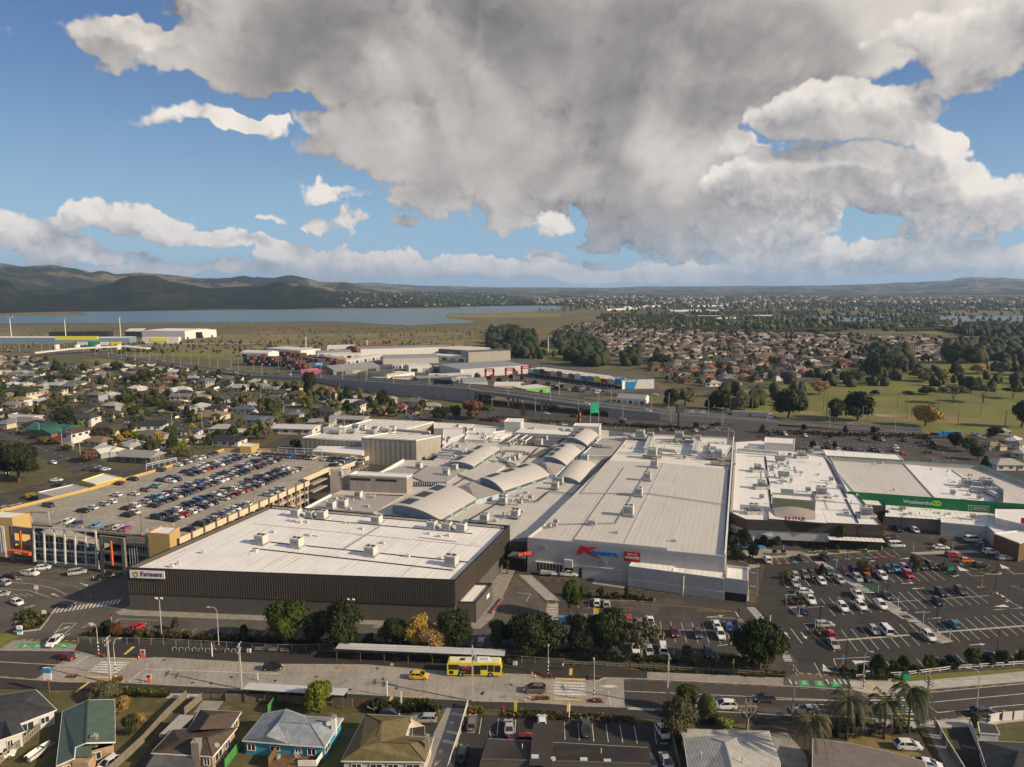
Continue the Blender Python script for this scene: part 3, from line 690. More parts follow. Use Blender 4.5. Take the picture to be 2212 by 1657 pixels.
Jj('near',4,26,.046,9000,Fy);Jj(Ck,5,16,.075,2600,Fy);Jj('far',5,7,.17,330,Fy)
Jj(Ho,2,22,.09,2200,Ho);Jj(Em,2,18,.07,2200,Em);Jj(Ew,2,12,.12,1500,Ew);Jj('bush',4,9,.13,900,'bush')
Jj(Hp,2,16,.05,2600,Fy)
Kl={}
def Ku(me,m):
 k=(me.name,m)
 if k not in Kl:c=me.copy();c.materials.clear();c.materials.append(M[m]);Kl[k]=c
 return Kl[k]
Ly=[]
for k in Oo(4):
 mb=MB();r_=random.Random(k);Mu=On((r_.uniform(-.08,.08),r_.uniform(-.08,.08),0))
 mb.bar((0,0,0),On((0,0,.30))+Mu,.10,n=7)
 i0=On((0,0,.28))+Mu
 for q in Oo(4):
  a=q*1.57+r_.uniform(0,1);e=i0+On((Om.cos(a)*.28,Om.sin(a)*.28,r_.uniform(.3,.42)))
  mb.bar(i0,lerp(i0,e,.5)+On((0,0,.03)),.055,n=5);mb.bar(lerp(i0,e,.5)+On((0,0,.03)),e,.03,n=4)
 mb.v=[(x*(1.5-z)if z<.3 else x,y*(1.5-z)if z<.3 else y,z)for x,y,z in mb.v]
 Ly.append(mb.mesh(Gy,Gk))
NTREE=[0]
def tree(p,h,r,kind=Ck,m=Af,Ms=En,cat=En,Mr=None,name=En,clear=.18,Ni=True,z=0):
 """h height, r crown radius in metres, clear = bare share of the stem"""
 NTREE[0]+=1
 t_=Ib(name,Ms,cat,(p[0],p[1],z),0,Mr)
 cr=bpy.data.objects.new('crown',Ku(random.choice(CR[kind]),m));C.objects.link(cr);cr.parent=t_
 cr.location=(0,0,h*clear);cr.scale=(r,r,h*(1-clear)*1.02);cr.rotation_euler=(0,0,ru(0,6.28))
 if Ni:
  tk=bpy.data.objects.new(Gy,random.choice(Ly));C.objects.link(tk);tk.parent=t_
  tk.scale=(h*.55 if r>h*.4 else h*.35,)*2+(h*.95,);tk.rotation_euler=(0,0,ru(0,6.28))
 return t_
def T(n,x,y,ty,wd,Ms,kind='near',m=Aa,name=En,cat=En,Mr=None,clear=.12,Ni=True):
 """tree from the survey: foot at (x, y), top row ty, crown width wd"""
 h=hgt(n,x,y,ty);return tree(S(n,x,y),h*1.04,mpp(n,x,y)*wd/2*1.2,kind,m,Ms,cat,Mr,name,clear,Ni)
def palm(p,h,Ms,Ng=3.2,Nh=1.0,m=Af,Mv=True,Mr=None,name='palm_tree'):
 t_=Ib(name,Ms,'palm tree',p,0,Mr)
 mb=MB();pr=[(.30,0),(.22,h*.15),(.17,h*.5),(.15,h*.9),(.24,h*.94),(.1,h)];mb.Nu((0,0,0),pr,9);mb.Mq(Gy,Gk,t_,wd=0,smooth=True)
 rr=random.Random(int(p[0]*10))
 def frond(ang,up,L,dr):
  f=MB();seg=9;pts=[]
  for i in Oo(seg+1):
   k=i/seg;rad=L*(Om.sin(k*1.5)*.68+k*.18);z=h+up*Om.sin(k*2.2)*L*.45-dr*k**2.2*L*.75
   pts.append(On((Om.cos(ang)*rad,Om.sin(ang)*rad,z)))
  for a,b in zip(pts[:-1],pts[1:]):f.bar(a,b,.045,n=3)
  side=On((-Om.sin(ang),Om.cos(ang),0))
  for i in Oo(1,seg*4):
   k=i/(seg*4);q=k*seg;j=min(seg-1,int(q));c=pts[j].lerp(pts[j+1],q-j);d=(pts[j+1]-pts[j]).normalized()
   wl=L*.20*Om.sin(Om.pi*min(1,k*.9+.12))**.6
   for sgn in(-1,1):
    tip=c+side*sgn*wl*.8+d*wl*.45+On((0,0,-wl*rr.uniform(.35,.8)))
    f.poly([c-d*.05,c+d*.07,tip])
  return f
 for k in Oo(24):
  f=frond(k*2.4+rr.uniform(-.2,.2),rr.uniform(-.1,1.15),Ng*rr.uniform(.85,1.1),Nh*rr.uniform(.5,1.3));f.L('frond',m,t_)
 if Mv:
  for k in Oo(9):frond(k*.7+.4,-.3,Ng*.8,1.6).L('frond',Cj,t_)
 return t_
def Jr(p,h,Ms,Mr=None,m=Af,Mw=4):
 """slim stems, each with a round tuft of sword leaves"""
 t_=Ib('cabbage_tree',Ms,En,p,0,Mr);rr=random.Random(int(p[0]*13+p[1]))
 mb=MB();tf=MB();mb.bar((0,0,0),(0,0,h*.45),.16,n=6)
 for k in Oo(Mw):
  a=k*2*Om.pi/Mw+rr.random();e=On((Om.cos(a)*h*.14,Om.sin(a)*h*.14,h*rr.uniform(.68,.9)))
  mb.bar((0,0,h*.43),e,.1,n=5)
  for q in Oo(46):
   d=On((rr.gauss(0,1),rr.gauss(0,1),rr.gauss(.35,.8))).normalized();s=d.cross(UPZ).normalized()*.045;L=h*.17
   tf.poly([e-s,e+s,e+d*L*.7+s*.6,e+d*L+On((0,0,-L*.25))])
 mb.L(Gy,Gk,t_);tf.L('crown',m,t_);return t_
def Jm(p,h,Ms,r=None,m=Fa,Mx=5,twig=True,Mr=None):
 t_=Ib('bare_tree',Ms,En,p,0,Mr);mb=MB();rr=random.Random(int(p[0]*7));r=r or h*.5
 def br(a,d,L,w,k):
  b=a+d*L;mb.bar(a,b,w,w,n=5 if k>2 else 3)
  if k==0:return
  for q in Oo(3 if k>1 else 2):
   ax=On((rr.gauss(0,1),rr.gauss(0,1),rr.gauss(.2,.5))).normalized();nd=(d*.9+ax*.75).normalized();nd.z=max(nd.z,.05)
   br(a+d*L*rr.uniform(.7,1),nd,L*rr.uniform(.62,.8),w*.62,k-1)
 br(On((0,0,0)),On((.05,0,1)).normalized(),h*.3,h*.055,Mx)
 mb.L('branches',m,t_);return t_
def If(name,poly,n,hs,Oa,Ms=None,z=0):
 """ground cover: tufts and low shrubs spread over a bed"""
 pts=Iz(poly,n);per={}
 for i,(x,y)in Op(pts):per.setdefault(Oa[i%len(Oa)],[]).append((x,y))
 for k,(m,ps)in Op(per.items()):
  V=[];F=[]
  for(x,y)in ps:
   h=ru(*hs);r=h*ru(.5,.9)
   for q in Oo(26):
    a=ru(0,6.28);e=ru(.1,1.4);d=On((Om.cos(a)*Om.cos(e),Om.sin(a)*Om.cos(e),Om.sin(e)))
    c=On((x,y,z))+On((d.x*r*.35,d.y*r*.35,h*.12+d.z*h*.3));tip=On((x,y,z))+On((d.x*r,d.y*r,h*(.25+.75*d.z)))
    s=On((-Om.sin(a),Om.cos(a),0))*r*ru(.14,.3);i=len(V)
    V+=[c-s,c+s,tip];F.append((i,i+1,i+2))
  me=bpy.data.meshes.new(name);Jv(me,[Oq(v)for v in V],F);me.materials.append(M[m]);o=bpy.data.objects.new(name,me);C.objects.link(o);o[Cx]=Df
def Lt(kind):
 """returns the section data of a vehicle kind"""
 K=dict(hatch=dict(L=4.1,W=1.74,H=1.50,hood=.90,belt=.98,ws=(1.18,.35),rf=(.22,-1.45),rr=(-1.70,-2.03),wb=1.28),sedan=dict(L=4.7,W=1.80,H=1.45,hood=.88,belt=.96,ws=(1.30,.35),rf=(.20,-1.0),rr=(-1.15,-2.0),wb=1.38),wagon=dict(L=4.7,W=1.78,H=1.52,hood=.90,belt=.98,ws=(1.30,.4),rf=(.28,-1.85),rr=(-2.05,-2.30),wb=1.38),suv=dict(L=4.6,W=1.86,H=1.70,hood=1.04,belt=1.10,ws=(1.28,.45),rf=(.32,-1.62),rr=(-1.85,-2.25),wb=1.36),mpv=dict(L=4.75,W=1.76,H=1.78,hood=1.0,belt=1.05,ws=(1.6,.75),rf=(.70,-2.1),rr=(-2.15,-2.34),wb=1.45),van=dict(L=5.0,W=1.92,H=2.0,hood=1.12,belt=1.15,ws=(1.9,1.15),rf=(1.1,-2.42),rr=(-2.44,-2.49),wb=1.55),ute=dict(L=5.3,W=1.86,H=1.78,hood=1.08,belt=1.12,ws=(1.15,.55),rf=(.5,-.65),rr=(-.7,-.98),wb=1.6),)
 return K[kind]
def Lz(kind):
 d=Lt(kind);L,W,H=d['L'],d['W'],d['H'];x1=L/2;x0=-L/2;w=W/2;hb=d['hood'];bt=d['belt'];ute=kind==Eo
 t_=Ib(kind,kind,'car')
 st=[(x0,.78,.45,bt*.80 if not ute else bt*.86,.86),(x0+.10,.9,.30,bt*.97,.93),(x0+.45,.97,.24,bt,.97),(-.6,1,.22,bt,.98),(d['ws'][0]*.9,1,.22,bt*.99,.96),(x1-.75,.98,.22,hb*.97,.93),(x1-.28,.93,.26,hb*.88,.86),(x1-.04,.80,.34,hb*.66,.72),(x1,.70,.42,hb*.55,.66)]
 mb=MB();n=8
 for(x,ww,zl,zt,wt)in st:
  hw=w*ww;mb.v+=[(x,-hw*.92,zl),(x,-hw,zl+.14),(x,-hw,zt*.72),(x,-w*wt*.97,zt),(x,w*wt*.97,zt),(x,hw,zt*.72),(x,hw,zl+.14),(x,hw*.92,zl)]
 for j in Oo(len(st)-1):
  for k in Oo(n):mb.f.append((j*n+k,j*n+(k+1)%n,(j+1)*n+(k+1)%n,(j+1)*n+k))
 mb.f+=[Oq(Oo(n))[::-1],Oq(Oo((len(st)-1)*n,len(st)*n))]
 (wx,wt_),(rfx,rrx),(rr1,rr0)=d['ws'],d['rf'],d['rr']
 wr=w*.74;wb_=w*.93
 zt=H-.06
 for s in(-1,1):
  mb.bar((wx,s*wb_*.99,bt-.02),(rfx+.06,s*wr,zt),.07);mb.bar((rr0,s*wb_*.97,bt-.02),(rrx-.02,s*wr,zt),.11)
  xm=(rfx+rrx)/2-.05;mb.bar((xm,s*wb_*1.0,bt-.02),(xm,s*wr*1.01,zt),.07)
  if L>4.5 and kind not in(At,Eo):xq=rrx+.55;mb.bar((xq,s*wb_*1.0,bt-.02),(xq,s*wr*1.01,zt),.09)
 if ute:
  for s in(-1,1):mb.box(((x0+rr0)/2-.05,s*(w-.06),bt+.0),(abs(x0-rr0)-.15,.07,.14))
  mb.box((x0+.06,0,bt),(.07,W*.9,.14))
 body=mb.L(Gn,Fb,t_)
 if ute:MB().box(((x0+rr0)/2,0,bt+.02),(abs(x0-rr0)-.25,W-.3,.03)).L('tray',Ee,t_)
 g=MB();g.v=[(wx,-wb_,bt-.03),(rr0,-wb_*.97,bt-.03),(rr0,wb_*.97,bt-.03),(wx,wb_,bt-.03),(rfx,-wr,zt),(rrx,-wr*.98,zt),(rrx,wr*.98,zt),(rfx,wr,zt)]
 g.f=[(0,1,5,4)[::-1],(1,2,6,5)[::-1],(2,3,7,6)[::-1],(3,0,4,7)[::-1]];g.L('window_glass',Ev,t_)
 r=MB();a,b=rfx+.03,rrx-.03;r.v=[(a,-wr*1.03,zt-.01),(b,-wr,zt-.01),(b,wr,zt-.01),(a,wr*1.03,zt-.01),(a-.12,-wr*.85,H-.01),((a+b)/2,-wr*.87,H+.015),(b+.1,-wr*.82,H-.015),(b+.1,wr*.82,H-.015),((a+b)/2,wr*.87,H+.015),(a-.12,wr*.85,H-.01)]
 r.f=[(4,5,8,9)[::-1],(5,6,7,8)[::-1],(0,4,9,3),(0,1,6,5,4)[::1],(1,2,7,6),(2,3,9,8,7)];r.L(Bv,Fb,t_)
 wm=MB().Nu((0,0,0),[(.24,-.11),(.325,-.10),(.335,-.06),(.335,.06),(.325,.10),(.24,.11)],12,Fm).mesh(Fz,Ee)
 rm=MB().Nu((0,0,0),[(.05,-.118),(.20,-.112),(.21,.112),(.05,.118)],10,Fm).mesh(Gx,Gx)
 for sx in(-1,1):
  for sy in(-1,1):
   o=bpy.data.objects.new(Fz,wm);C.objects.link(o);o.parent=t_;o.location=(sx*d['wb']*(1.0 if sx>0 else 1.02),sy*(w-.10),.335)
   o2=bpy.data.objects.new(Gx,rm);C.objects.link(o2);o2.parent=o
 for s in(-1,1):
  MB().box((x1-.14,s*w*.66,hb*.74),(.22,.34,.15),rz=s*-.5).L('headlight',Fj,t_)
  MB().box((x0+.07,s*w*.74,bt*.86),(.12,.30,.17),rz=s*.25).L('tail_light','lamp_red',t_)
  MB().box((wx-.12,s*(w+.07),bt+.03),(.12,.18,.13)).L(He,Fb,t_)
 MB().box((x0+.005,0,.62),(.02,.42,.11)).L('number_plate',Ac,t_)
 return t_
CARS={}
def Lc():
 for k in(Ab,At,Cd,Al,'mpv',Gc,Eo):
  CARS[k]=Lz(k)
 Ma={}
 for o in bpy.data.objects:
  if o.parent is not None:Ma.setdefault(o.parent.name,[]).append(o)
 for o in list(bpy.data.objects):Ks[o.name]=Ma.get(o.name,[])
COL=dict(white=(.70,.69,.66),silver=(.38,.38,.37),grey=(.15,.15,.155),darkgrey=(.055,.056,.06),black=(.014,.014,.016),darkblue=(.018,.03,.085),blue=(.025,.11,.33),lightblue=(.12,.34,.52),red=(.42,.015,.015),darkred=(.13,.012,.018),green=(.03,.11,.06),lime=(.33,.42,.04),olive=(.17,.22,.06),yellow=(.62,.50,.05),orange=(.62,.19,.02),gold=(.60,.36,.03),bronze=(.16,.13,.10),teal=(.02,.17,.22),magenta=(.40,.02,.20),cream=(.55,.50,.40))
CNAME=dict(darkgrey='dark grey',darkblue='dark blue',lightblue='light blue',darkred='dark red')
KNAME=dict(hatch='hatchback',sedan=At,wagon='station wagon',suv='SUV',mpv='people carrier',van=Gc,ute='pickup')
Mi=dict(hatch='hatchback',sedan='sedan_car',wagon='station_wagon',suv=Al,mpv='people_carrier',van=Gc,ute='pickup_truck')
LEAN=(Gx,He,'number_plate')
def car(kind,col,p,head,where,Mr=None,z=None,Ms=None,Mu=False):
 """head: direction (radians) the front points to"""
 src=CARS[kind];c=src.copy();C.objects.link(c);c.name=Mi[kind]
 c.location=(p[0],p[1],p[2]if z is None else z);c.rotation_euler=(0,0,head)
 c['label']=Ms or f"{CNAME.get(col, col)} {KNAME[kind]} {where}";c[Hl]=Gc if kind==Gc else 'pickup' if kind==Eo else 'car'
 if Mr:c['group']=Mr
 kf_=ru(.88,1.08);cc=Oq(v*kf_ for v in COL[col])
 for ch in Ks[src.name]:
  nm=ch.name.split('.')[0]
  if not(Mu and nm in LEAN):Jt(ch,c,cc if nm in Lx else None,LEAN if Mu else())
 return c
def hip(mb,w,d,z,rise,over=.5,gable=False,cx=0,cy=0,rot=0):
 W,D=w/2+over,d/2+over;rx=W-(0 if gable else D);c_,s_=Om.cos(rot),Om.sin(rot);i=len(mb.v)
 P=[(-W,-D,z),(W,-D,z),(W,D,z),(-W,D,z),(-rx,0,z+rise),(rx,0,z+rise),(-W,-D,z-.18),(W,-D,z-.18),(W,D,z-.18),(-W,D,z-.18)]
 mb.v+=[(cx+x*c_-y*s_,cy+x*s_+y*c_,q)for x,y,q in P]
 F=[(0,1,5,4),(2,3,4,5),(1,2,5),(3,0,4),(6,7,1,0),(7,8,2,1),(8,9,3,2),(9,6,0,3),(9,8,7,6)]
 mb.f+=[Oq(i+q for q in f)for f in F]
def Il(name,Lk,Od=2.7,gable=False,rise=None,Ny=False,Oc=Ca,Nz=3):
 t_=Ib(name,Aw,Aw);wm=MB();rm=MB()
 for(cx,cy,w,d,rot)in Lk:
  wm.box((cx,cy,Od/2),(w,d,Od),rz=rot);hip(rm,w,d,Od+.02,(rise or d*.24),.55,gable,cx,cy,rot)
 Ji=wm.L(De,Gl,t_);roof=rm.L(Bv,Oc,t_)
 if Ny:MB().box((Lk[0][2]*.2,-Lk[0][3]*.1,Od+1.6),(.7,.7,2.2)).L('chimney',Cr,roof)
 cx,cy,w,d,rot=Lk[0]
 g=MB().box((0,0,0),(1.7,.08,1.15)).mesh(Bd,Bd);f=MB()
 for a,b,c_,e in((0,.62,1.9,.09),(0,-.62,1.9,.09),(-.9,0,.09,1.3),(.9,0,.09,1.3),(0,0,.06,1.2)):f.box((a,0,b),(c_,.12,e))
 fm=f.mesh(Dv,Ac)
 def win(x,y,a):
  o=bpy.data.objects.new(Bd,g);C.objects.link(o);o.parent=t_;o.location=(x,y,Od*.52 if Od<4 else Od*.75);o.rotation_euler=(0,0,a)
  q=bpy.data.objects.new(Dv,fm);C.objects.link(q);q.parent=o
 for s in(-1,1):
  for k in Oo(Nz):win(-w/2+w*(k+.5)/Nz+(.3 if s>0 else-.3),s*(d/2+.01),0)
  win(s*(w/2+.01),0,PI2)
 MB().box((w*.1+1.4 if Nz>2 else 0,-d/2-.02,1.05),(.95,.08,2.05)).L('door',Cs,t_)
 return t_
PI2=Om.pi/2
Je={}
def Km():
 Je[Dd]=Il(Aw,[(0,0,14,8.5,0)]);Je[Ef]=Il(Aw,[(0,0,12.5,8,0),(3,-3.5,6,6,PI2)],Ny=True)
 Je['L']=Il(Aw,[(0,0,15,7.5,0),(-4.5,-4,10,6.5,PI2)],Nz=4);Je[Dw]=Il(Aw,[(0,0,13,7.5,0)],gable=True,rise=1.9,Oc=Cb)
 Je[Ex]=Il(Aw,[(0,0,14,7,0),(3.5,-3.5,8,6,PI2)],gable=True,rise=1.7,Oc=Cb);Je[Hq]=Il(Aw,[(0,0,11,8,0)],Od=5.2,rise=2.0)
 Je[Gz]=Il(Aw,[(0,0,8,6,0)],gable=True,rise=1.5,Oc=Cb,Nz=2);Je['flat']=Il(Aw,[(0,0,16,8,0)],gable=True,rise=.7,Oc=Cb,Nz=4)
RC=dict(brown=(.085,.062,.048),darkgrey=(.052,.053,.056),charcoal=(.033,.033,.036),grey=(.17,.17,.17),palegrey=(.36,.35,.33),white=(.52,.50,.46),bluegrey=(.12,.15,.18),red=(.22,.05,.035),orange=(.30,.13,.07),tan=(.22,.165,.12),green=(.03,.13,.09),olive=(.15,.12,.055),terracotta=(.19,.085,.055))
WC=dict(white=(.58,.56,.52),cream=(.50,.44,.33),grey=(.28,.28,.28),brick=(.25,.11,.07),tan=(.34,.26,.19),bluegrey=(.26,.31,.35),dark=(.09,.085,.08))
RNM=dict(darkgrey='dark grey',palegrey='pale grey',bluegrey='blue-grey')
def house(kind,p,rz,rc,wc,Ms,Mr=None,s=1.0,name=Aw,sy=None,cat=Aw,Mu=False):
 src=Je[kind];c=src.copy();C.objects.link(c);c.name=name;c.location=(p[0],p[1],0);c.rotation_euler=(0,0,rz);c.scale=(s,sy or s,.5+.5*s)
 c['label']=Ms;c[Hl]=cat
 if Mr:c['group']=Mr
 kf_=ru(.8,1.15);Mj=Oq(v*kf_ for v in RC[rc]);wcol=WC[wc]
 nw=0
 for ch in Ks[src.name]:
  nm=ch.name.split('.')[0]
  if Mu and(nm=='door' or(nm==Bd and(nw:=nw+1)>4)):continue
  Jt(ch,c,Mj if nm==Bv else wcol if nm==De else None,(Dv,)if Mu else())
 return c
Lc();PROTO_OBJS=[]
Km()
Ma={}
for o in bpy.data.objects:
 if o.parent is not None:Ma.setdefault(o.parent.name,[]).append(o)
for o in list(bpy.data.objects):Ks[o.name]=Ma.get(o.name,[])
PROTOS=list(CARS.values())+list(Je.values())
def Kg():
 for p in PROTOS:
  ks=list(Ks[p.name]);
  for k in ks:
   for q in Ks.get(k.name,[]):bpy.data.objects.remove(q)
   bpy.data.objects.remove(k)
  bpy.data.objects.remove(p)
EA=R(18.3);E_=On((Om.sin(EA),Om.cos(EA),0));F_=On((Om.cos(EA),-Om.sin(EA),0))
AX=-EA
def V3(a,b,z=0):return On((a,b,z))
def Mb(p,q,Kr):d=(q-p);n=max(1,int(round(d.length/Kr)));return[p+d*(i+.5)/n for i in Oo(n)]
def Ja(parent,p,sx=2.4,sy=2.2,h=2.0,rot=None,base=True):
 """rooftop air conditioner: case on a plinth with two dark fans"""
 rot=AX if rot is None else rot
 a=MB();a.box((p.x,p.y,p.z+.35+h/2),(sx,sy,h),rz=rot)
 o=a.Mq('air_conditioner',Ds,parent)
 if base:MB().box((p.x,p.y,p.z+.17),(sx+.9,sy+.7,.34),rz=rot).Mq('plinth',Ak,o)
 c_,s_=Om.cos(rot),Om.sin(rot)
 for k in(-1,1):
  q=(p.x+c_*sx*.24*k,p.y+s_*sx*.24*k,p.z+.35+h)
  MB().Nu(q,[(min(sx,sy)*.2,0),(min(sx,sy)*.2,.16),(.05,.1)],10).Mq('fan',Az,o)
 MB().box((p.x-s_*(-sy/2-.02),p.y+c_*(-sy/2-.02),p.z+.35+h*.5),(sx*.8,.06,h*.6),rz=rot).Mq('grille',Ak,o)
 return o
def vent(parent,p,w=1.6):MB().box((p.x,p.y,p.z+.3),(w,.8,.5),rz=AX,taper=.8).Mq(Fq,Ds,parent)
def Jx(parent,pts,w=1.0,h=.8):
 mb=MB()
 for a,b in zip(pts[:-1],pts[1:]):mb.bar(a,b,w,h)
 for a in pts:mb.box((a.x,a.y,a.z-.6),(.12,w,1.2))
 mb.Mq('duct',Ap,parent)
def Ip(parent,a,b,w=.5,m=Ai,z=.05):
 mb=MB();mb.bar(a+V3(0,0,z),b+V3(0,0,z),w,.12);mb.Mq('gutter',m,parent)
def pipe(parent,a,b,r=.12,z=.25,m=Ap):mb=MB();mb.bar(a+V3(0,0,z),b+V3(0,0,z),r*2,n=6);mb.Mq('pipe',m,parent)
def Mk(a,b,z0,z1,th=.3):
 """upright slab centred on the line a-b"""
 d=(b-a);d.z=0;q=On((-d.y,d.x,0)).normalized()*th/2
 return[a+q,a-q,b-q,b+q],z0,z1
def Ia(pts,z0,z1,th=.3,close=False,mb=None):
 mb=mb or MB();pp=pts+[pts[0]]if close else pts
 for a,b in zip(pp[:-1],pp[1:]):
  d=(b-a).copy();d.z=0;d.normalize()
  P_,a0,a1=Mk(a-d*th*.5*(0 if not close else.98),b+d*th*.5*(0 if not close else-.98),z0,z1,th);mb.Nv(P_,a0,a1,Mt=True)
 return mb
def ribs(a,b,z0,z1,Kr,dep=.16,w=.14,side=1):
 mb=MB();d=(b-a).normalized();q=On((d.y,-d.x,0))*side
 for p in Mb(V3(a.x,a.y),V3(b.x,b.y),Kr):c=p+q*dep/2;mb.box((c.x,c.y,(z0+z1)/2),(w,dep,z1-z0),rz=Om.atan2(d.y,d.x))
 return mb
def Ll(parent,txt,Ld,along,up,size,m,Mx=.12,name=Hf,Na=1.0,My=.0):
 """raised lettering, one piece per character; origin = lower left"""
 along=along.normalized();up=up.normalized();nrm=along.cross(up).normalized();x=0;out_=[]
 for ch in txt:
  if ch==' ':x+=size*.35*Na;continue
  cu=bpy.data.curves.new(Hf,'FONT');cu.body=ch;cu.size=size;cu.extrude=Mx/2/1;cu.offset=My;cu.resolution_u=3
  o=bpy.data.objects.new('tmp',cu);C.objects.link(o);bpy.context.view_layer.update()
  dg=bpy.context.evaluated_depsgraph_get();me=bpy.data.meshes.new_from_object(o.evaluated_get(dg));wdt=o.dimensions.x
  bpy.data.objects.remove(o)
  mn=min((v.co.x for v in me.vertices),default=0)
  for v in me.vertices:
   c=v.co;c2=Ld+along*((c.x-mn)*Na+x)+up*c.y+nrm*(c.z+Mx/2);v.co=c2
  x+=(wdt+size*.09)*Na
  if parent is not None:off,rz=Jg(parent);me.transform(Or.Rotation(-rz,4,'Z')@Or.Translation(-off))
  me.materials.append(M[m]);q=bpy.data.objects.new(name,me);C.objects.link(q);q.parent=parent;out_.append(q)
 return x
def text_width(txt,size,Na=1.0):return len(txt)*size*.6*Na
def Ij(parent,txt,Ld,along,up,width,m,name=Hf,Mx=.06,My=0.0,h=None,size=None):
 """lettering scaled to a given width"""
 n0=len(bpy.data.objects);size=size or 1.0
 cu=bpy.data.curves.new('lettering','FONT');cu.body=txt;cu.size=1;cu.extrude=Mx/2;cu.offset=My;cu.resolution_u=3
 o=bpy.data.objects.new('tmp',cu);C.objects.link(o);bpy.context.view_layer.update();dg=bpy.context.evaluated_depsgraph_get()
 me=bpy.data.meshes.new_from_object(o.evaluated_get(dg));bpy.data.objects.remove(o)
 xs=[v.co.x for v in me.vertices];ys=[v.co.y for v in me.vertices];k=width/(max(xs)-min(xs));ky=k if h is None else h/(max(ys)-min(ys))
 along=along.normalized();up=up.normalized();nrm=along.cross(up).normalized()
 for v in me.vertices:c=v.co;v.co=Ld+along*(c.x-min(xs))*k+up*(c.y-min(ys))*ky+nrm*(c.z+Mx/2)
 if parent is not None:off,rz=Jg(parent);me.transform(Or.Rotation(-rz,4,'Z')@Or.Translation(-off))
 me.materials.append(M[m]);q=bpy.data.objects.new(name,me);C.objects.link(q);q.parent=parent;return q
def Ie(parent,name,m,o,along,up,w,h,th=.12):
 along=along.normalized();up=up.normalized();n=along.cross(up).normalized();mb=MB()
 P=[o,o+along*w,o+along*w+up*h,o+up*h];i=0
 mb.v=[Oq(p)for p in P]+[Oq(p+n*th)for p in P];mb.f=[(3,2,1,0),(4,5,6,7),(0,1,5,4),(1,2,6,5),(2,3,7,6),(3,0,4,7)]
 return mb.Mq(name,m,parent)
HF_=11.3
fFL,fFR,fBR,fBL=S(5,1020,1095,HF_),S(6,1550,1350,HF_),S(6,1967,935,HF_),S(6,137,778,HF_)
DS=Ib('department_store','big dark ribbed store with a flat white roof and a sunburst sign, beside the avenue',Hw,V3(fFL.x,fFL.y))
fp=[fFL,fFR,fBR,fBL]
Lm=10.35
r_=MB();inn=[lerp(p,(fFL+fFR+fBR+fBL)/4,.006)for p in fp];r_.poly([V3(p.x,p.y,Lm)for i,p in Op(inn)]);DSR=r_.Mq(Bv,Bj,DS)
Ia(fp,0,4.75,.3,True).Mq('base_wall',Gj,DS)
up_=[V3(p.x,p.y)for p in fp]
cen=sum(up_,V3(0,0))/4
Jh=[p+(p-cen).normalized()*.32 for p in up_]
Ia(Jh,4.7,HF_,.34,True).Mq('upper_wall',Cm,DS)
for a,b,s_ in((Jh[0],Jh[1],1),(Jh[1],Jh[2],1)):
 dd=(b-a).normalized();q=On((dd.y,-dd.x,0))*.17
 o=ribs(a+q,b+q,4.72,HF_-.12,.62,.12,.13).Mq(Fo,Cm,DS);o[Cx]=Df
 for p in Mb(a-q*1.5,b-q*1.5,7.4):MB().box((p.x,p.y,2.3),(.07,.32,4.6),rz=Om.atan2(dd.y,dd.x)).Mq(Gf,Bk,DS)
Ia(Jh,HF_,HF_+.12,.5,True).Mq(Dt,Bk,DS)
Ia([lerp(fBL,fBR,.01)-E_*.35,lerp(fBL,fBR,.985)-E_*.35],Lm+.3,HF_-.1,.08).Mq('parapet_lining',Ap,DS)
def Iy(n,x,y,z=Lm):return S(n,x,y,z)
for(a,b)in(((6,-20,1045),(6,1655,1215)),((6,0,1108),(6,1540,1278)),((6,400,878),(6,1690,995))):Ip(DS,Iy(*a),Iy(*b),.55)
Ip(DS,Iy(6,985,935),Iy(6,705,1110),.8,Ak)
mm=MB();mm.bar(Iy(6,0,918)+V3(0,0,.05),Iy(6,1760,1095)+V3(0,0,.05),.18);mm.Mq(Fc,Ap,DS)
for(x,y,s_)in((65,1070,1),(340,1095,1),(910,1160,1),(1530,1235,1.05),(335,860,.95),(440,868,.75),(535,875,.95),(955,915,.95),(1380,955,.9),(1495,965,.9),(1608,975,.95)):
 Ja(DS,Iy(6,x,y),2.9*s_,2.5*s_,2.3*s_)
for(x,y)in((155,985),(430,1012),(835,960),(995,1070),(1350,998),(1435,1018),(1500,1012),(280,897),(358,910),(412,907),(1440,1190)):vent(DS,Iy(6,x,y))
for(x,y)in((1615,980),(1420,1070),(1365,1090)):MB().box(Iy(5,x,y)+V3(0,0,.5),(.9,.7,.9)).Mq('exhaust_vent',Ds,DS)
dF=(Jh[1]-Jh[0]).normalized();nF=On((dF.y,-dF.x,0))
sb=Jh[0]+dF*1.1+nF*.45
sgn=Ie(DS,Cg,Ag,V3(sb.x,sb.y,9.0),dF,UPZ,9.2,2.0,.2);
so_=V3(sb.x,sb.y,9.0)+nF*.21
Ij(sgn,'Farmers',so_+dF*3.0+UPZ*.55,dF,UPZ,5.6,'purple_letter',My=.02)
rays=MB();cc_=so_+dF*1.65+UPZ*1.0
for k in Oo(18):
 a=k*Om.pi/9;d1=dF*Om.cos(a)+UPZ*Om.sin(a);rays.bar(cc_+d1*.38+nF*.03,cc_+d1*.78+nF*.03,.10)
rays.Mq('sunburst',Ci,sgn)
ax=[S(2,1770,150),S(6,1835,1410,0),S(6,1835,1410,0)+V3(-6.3,2.2),S(2,1770,150)+V3(-5.9,1.9)]
a0=S(6,1715,1535,4.9);a1=S(6,1840,1390,4.9);a2=S(6,1700,1385,4.9);a3=S(6,1555,1535,4.9)
apt=[a3-F_*1.0,a0,a1,a2]
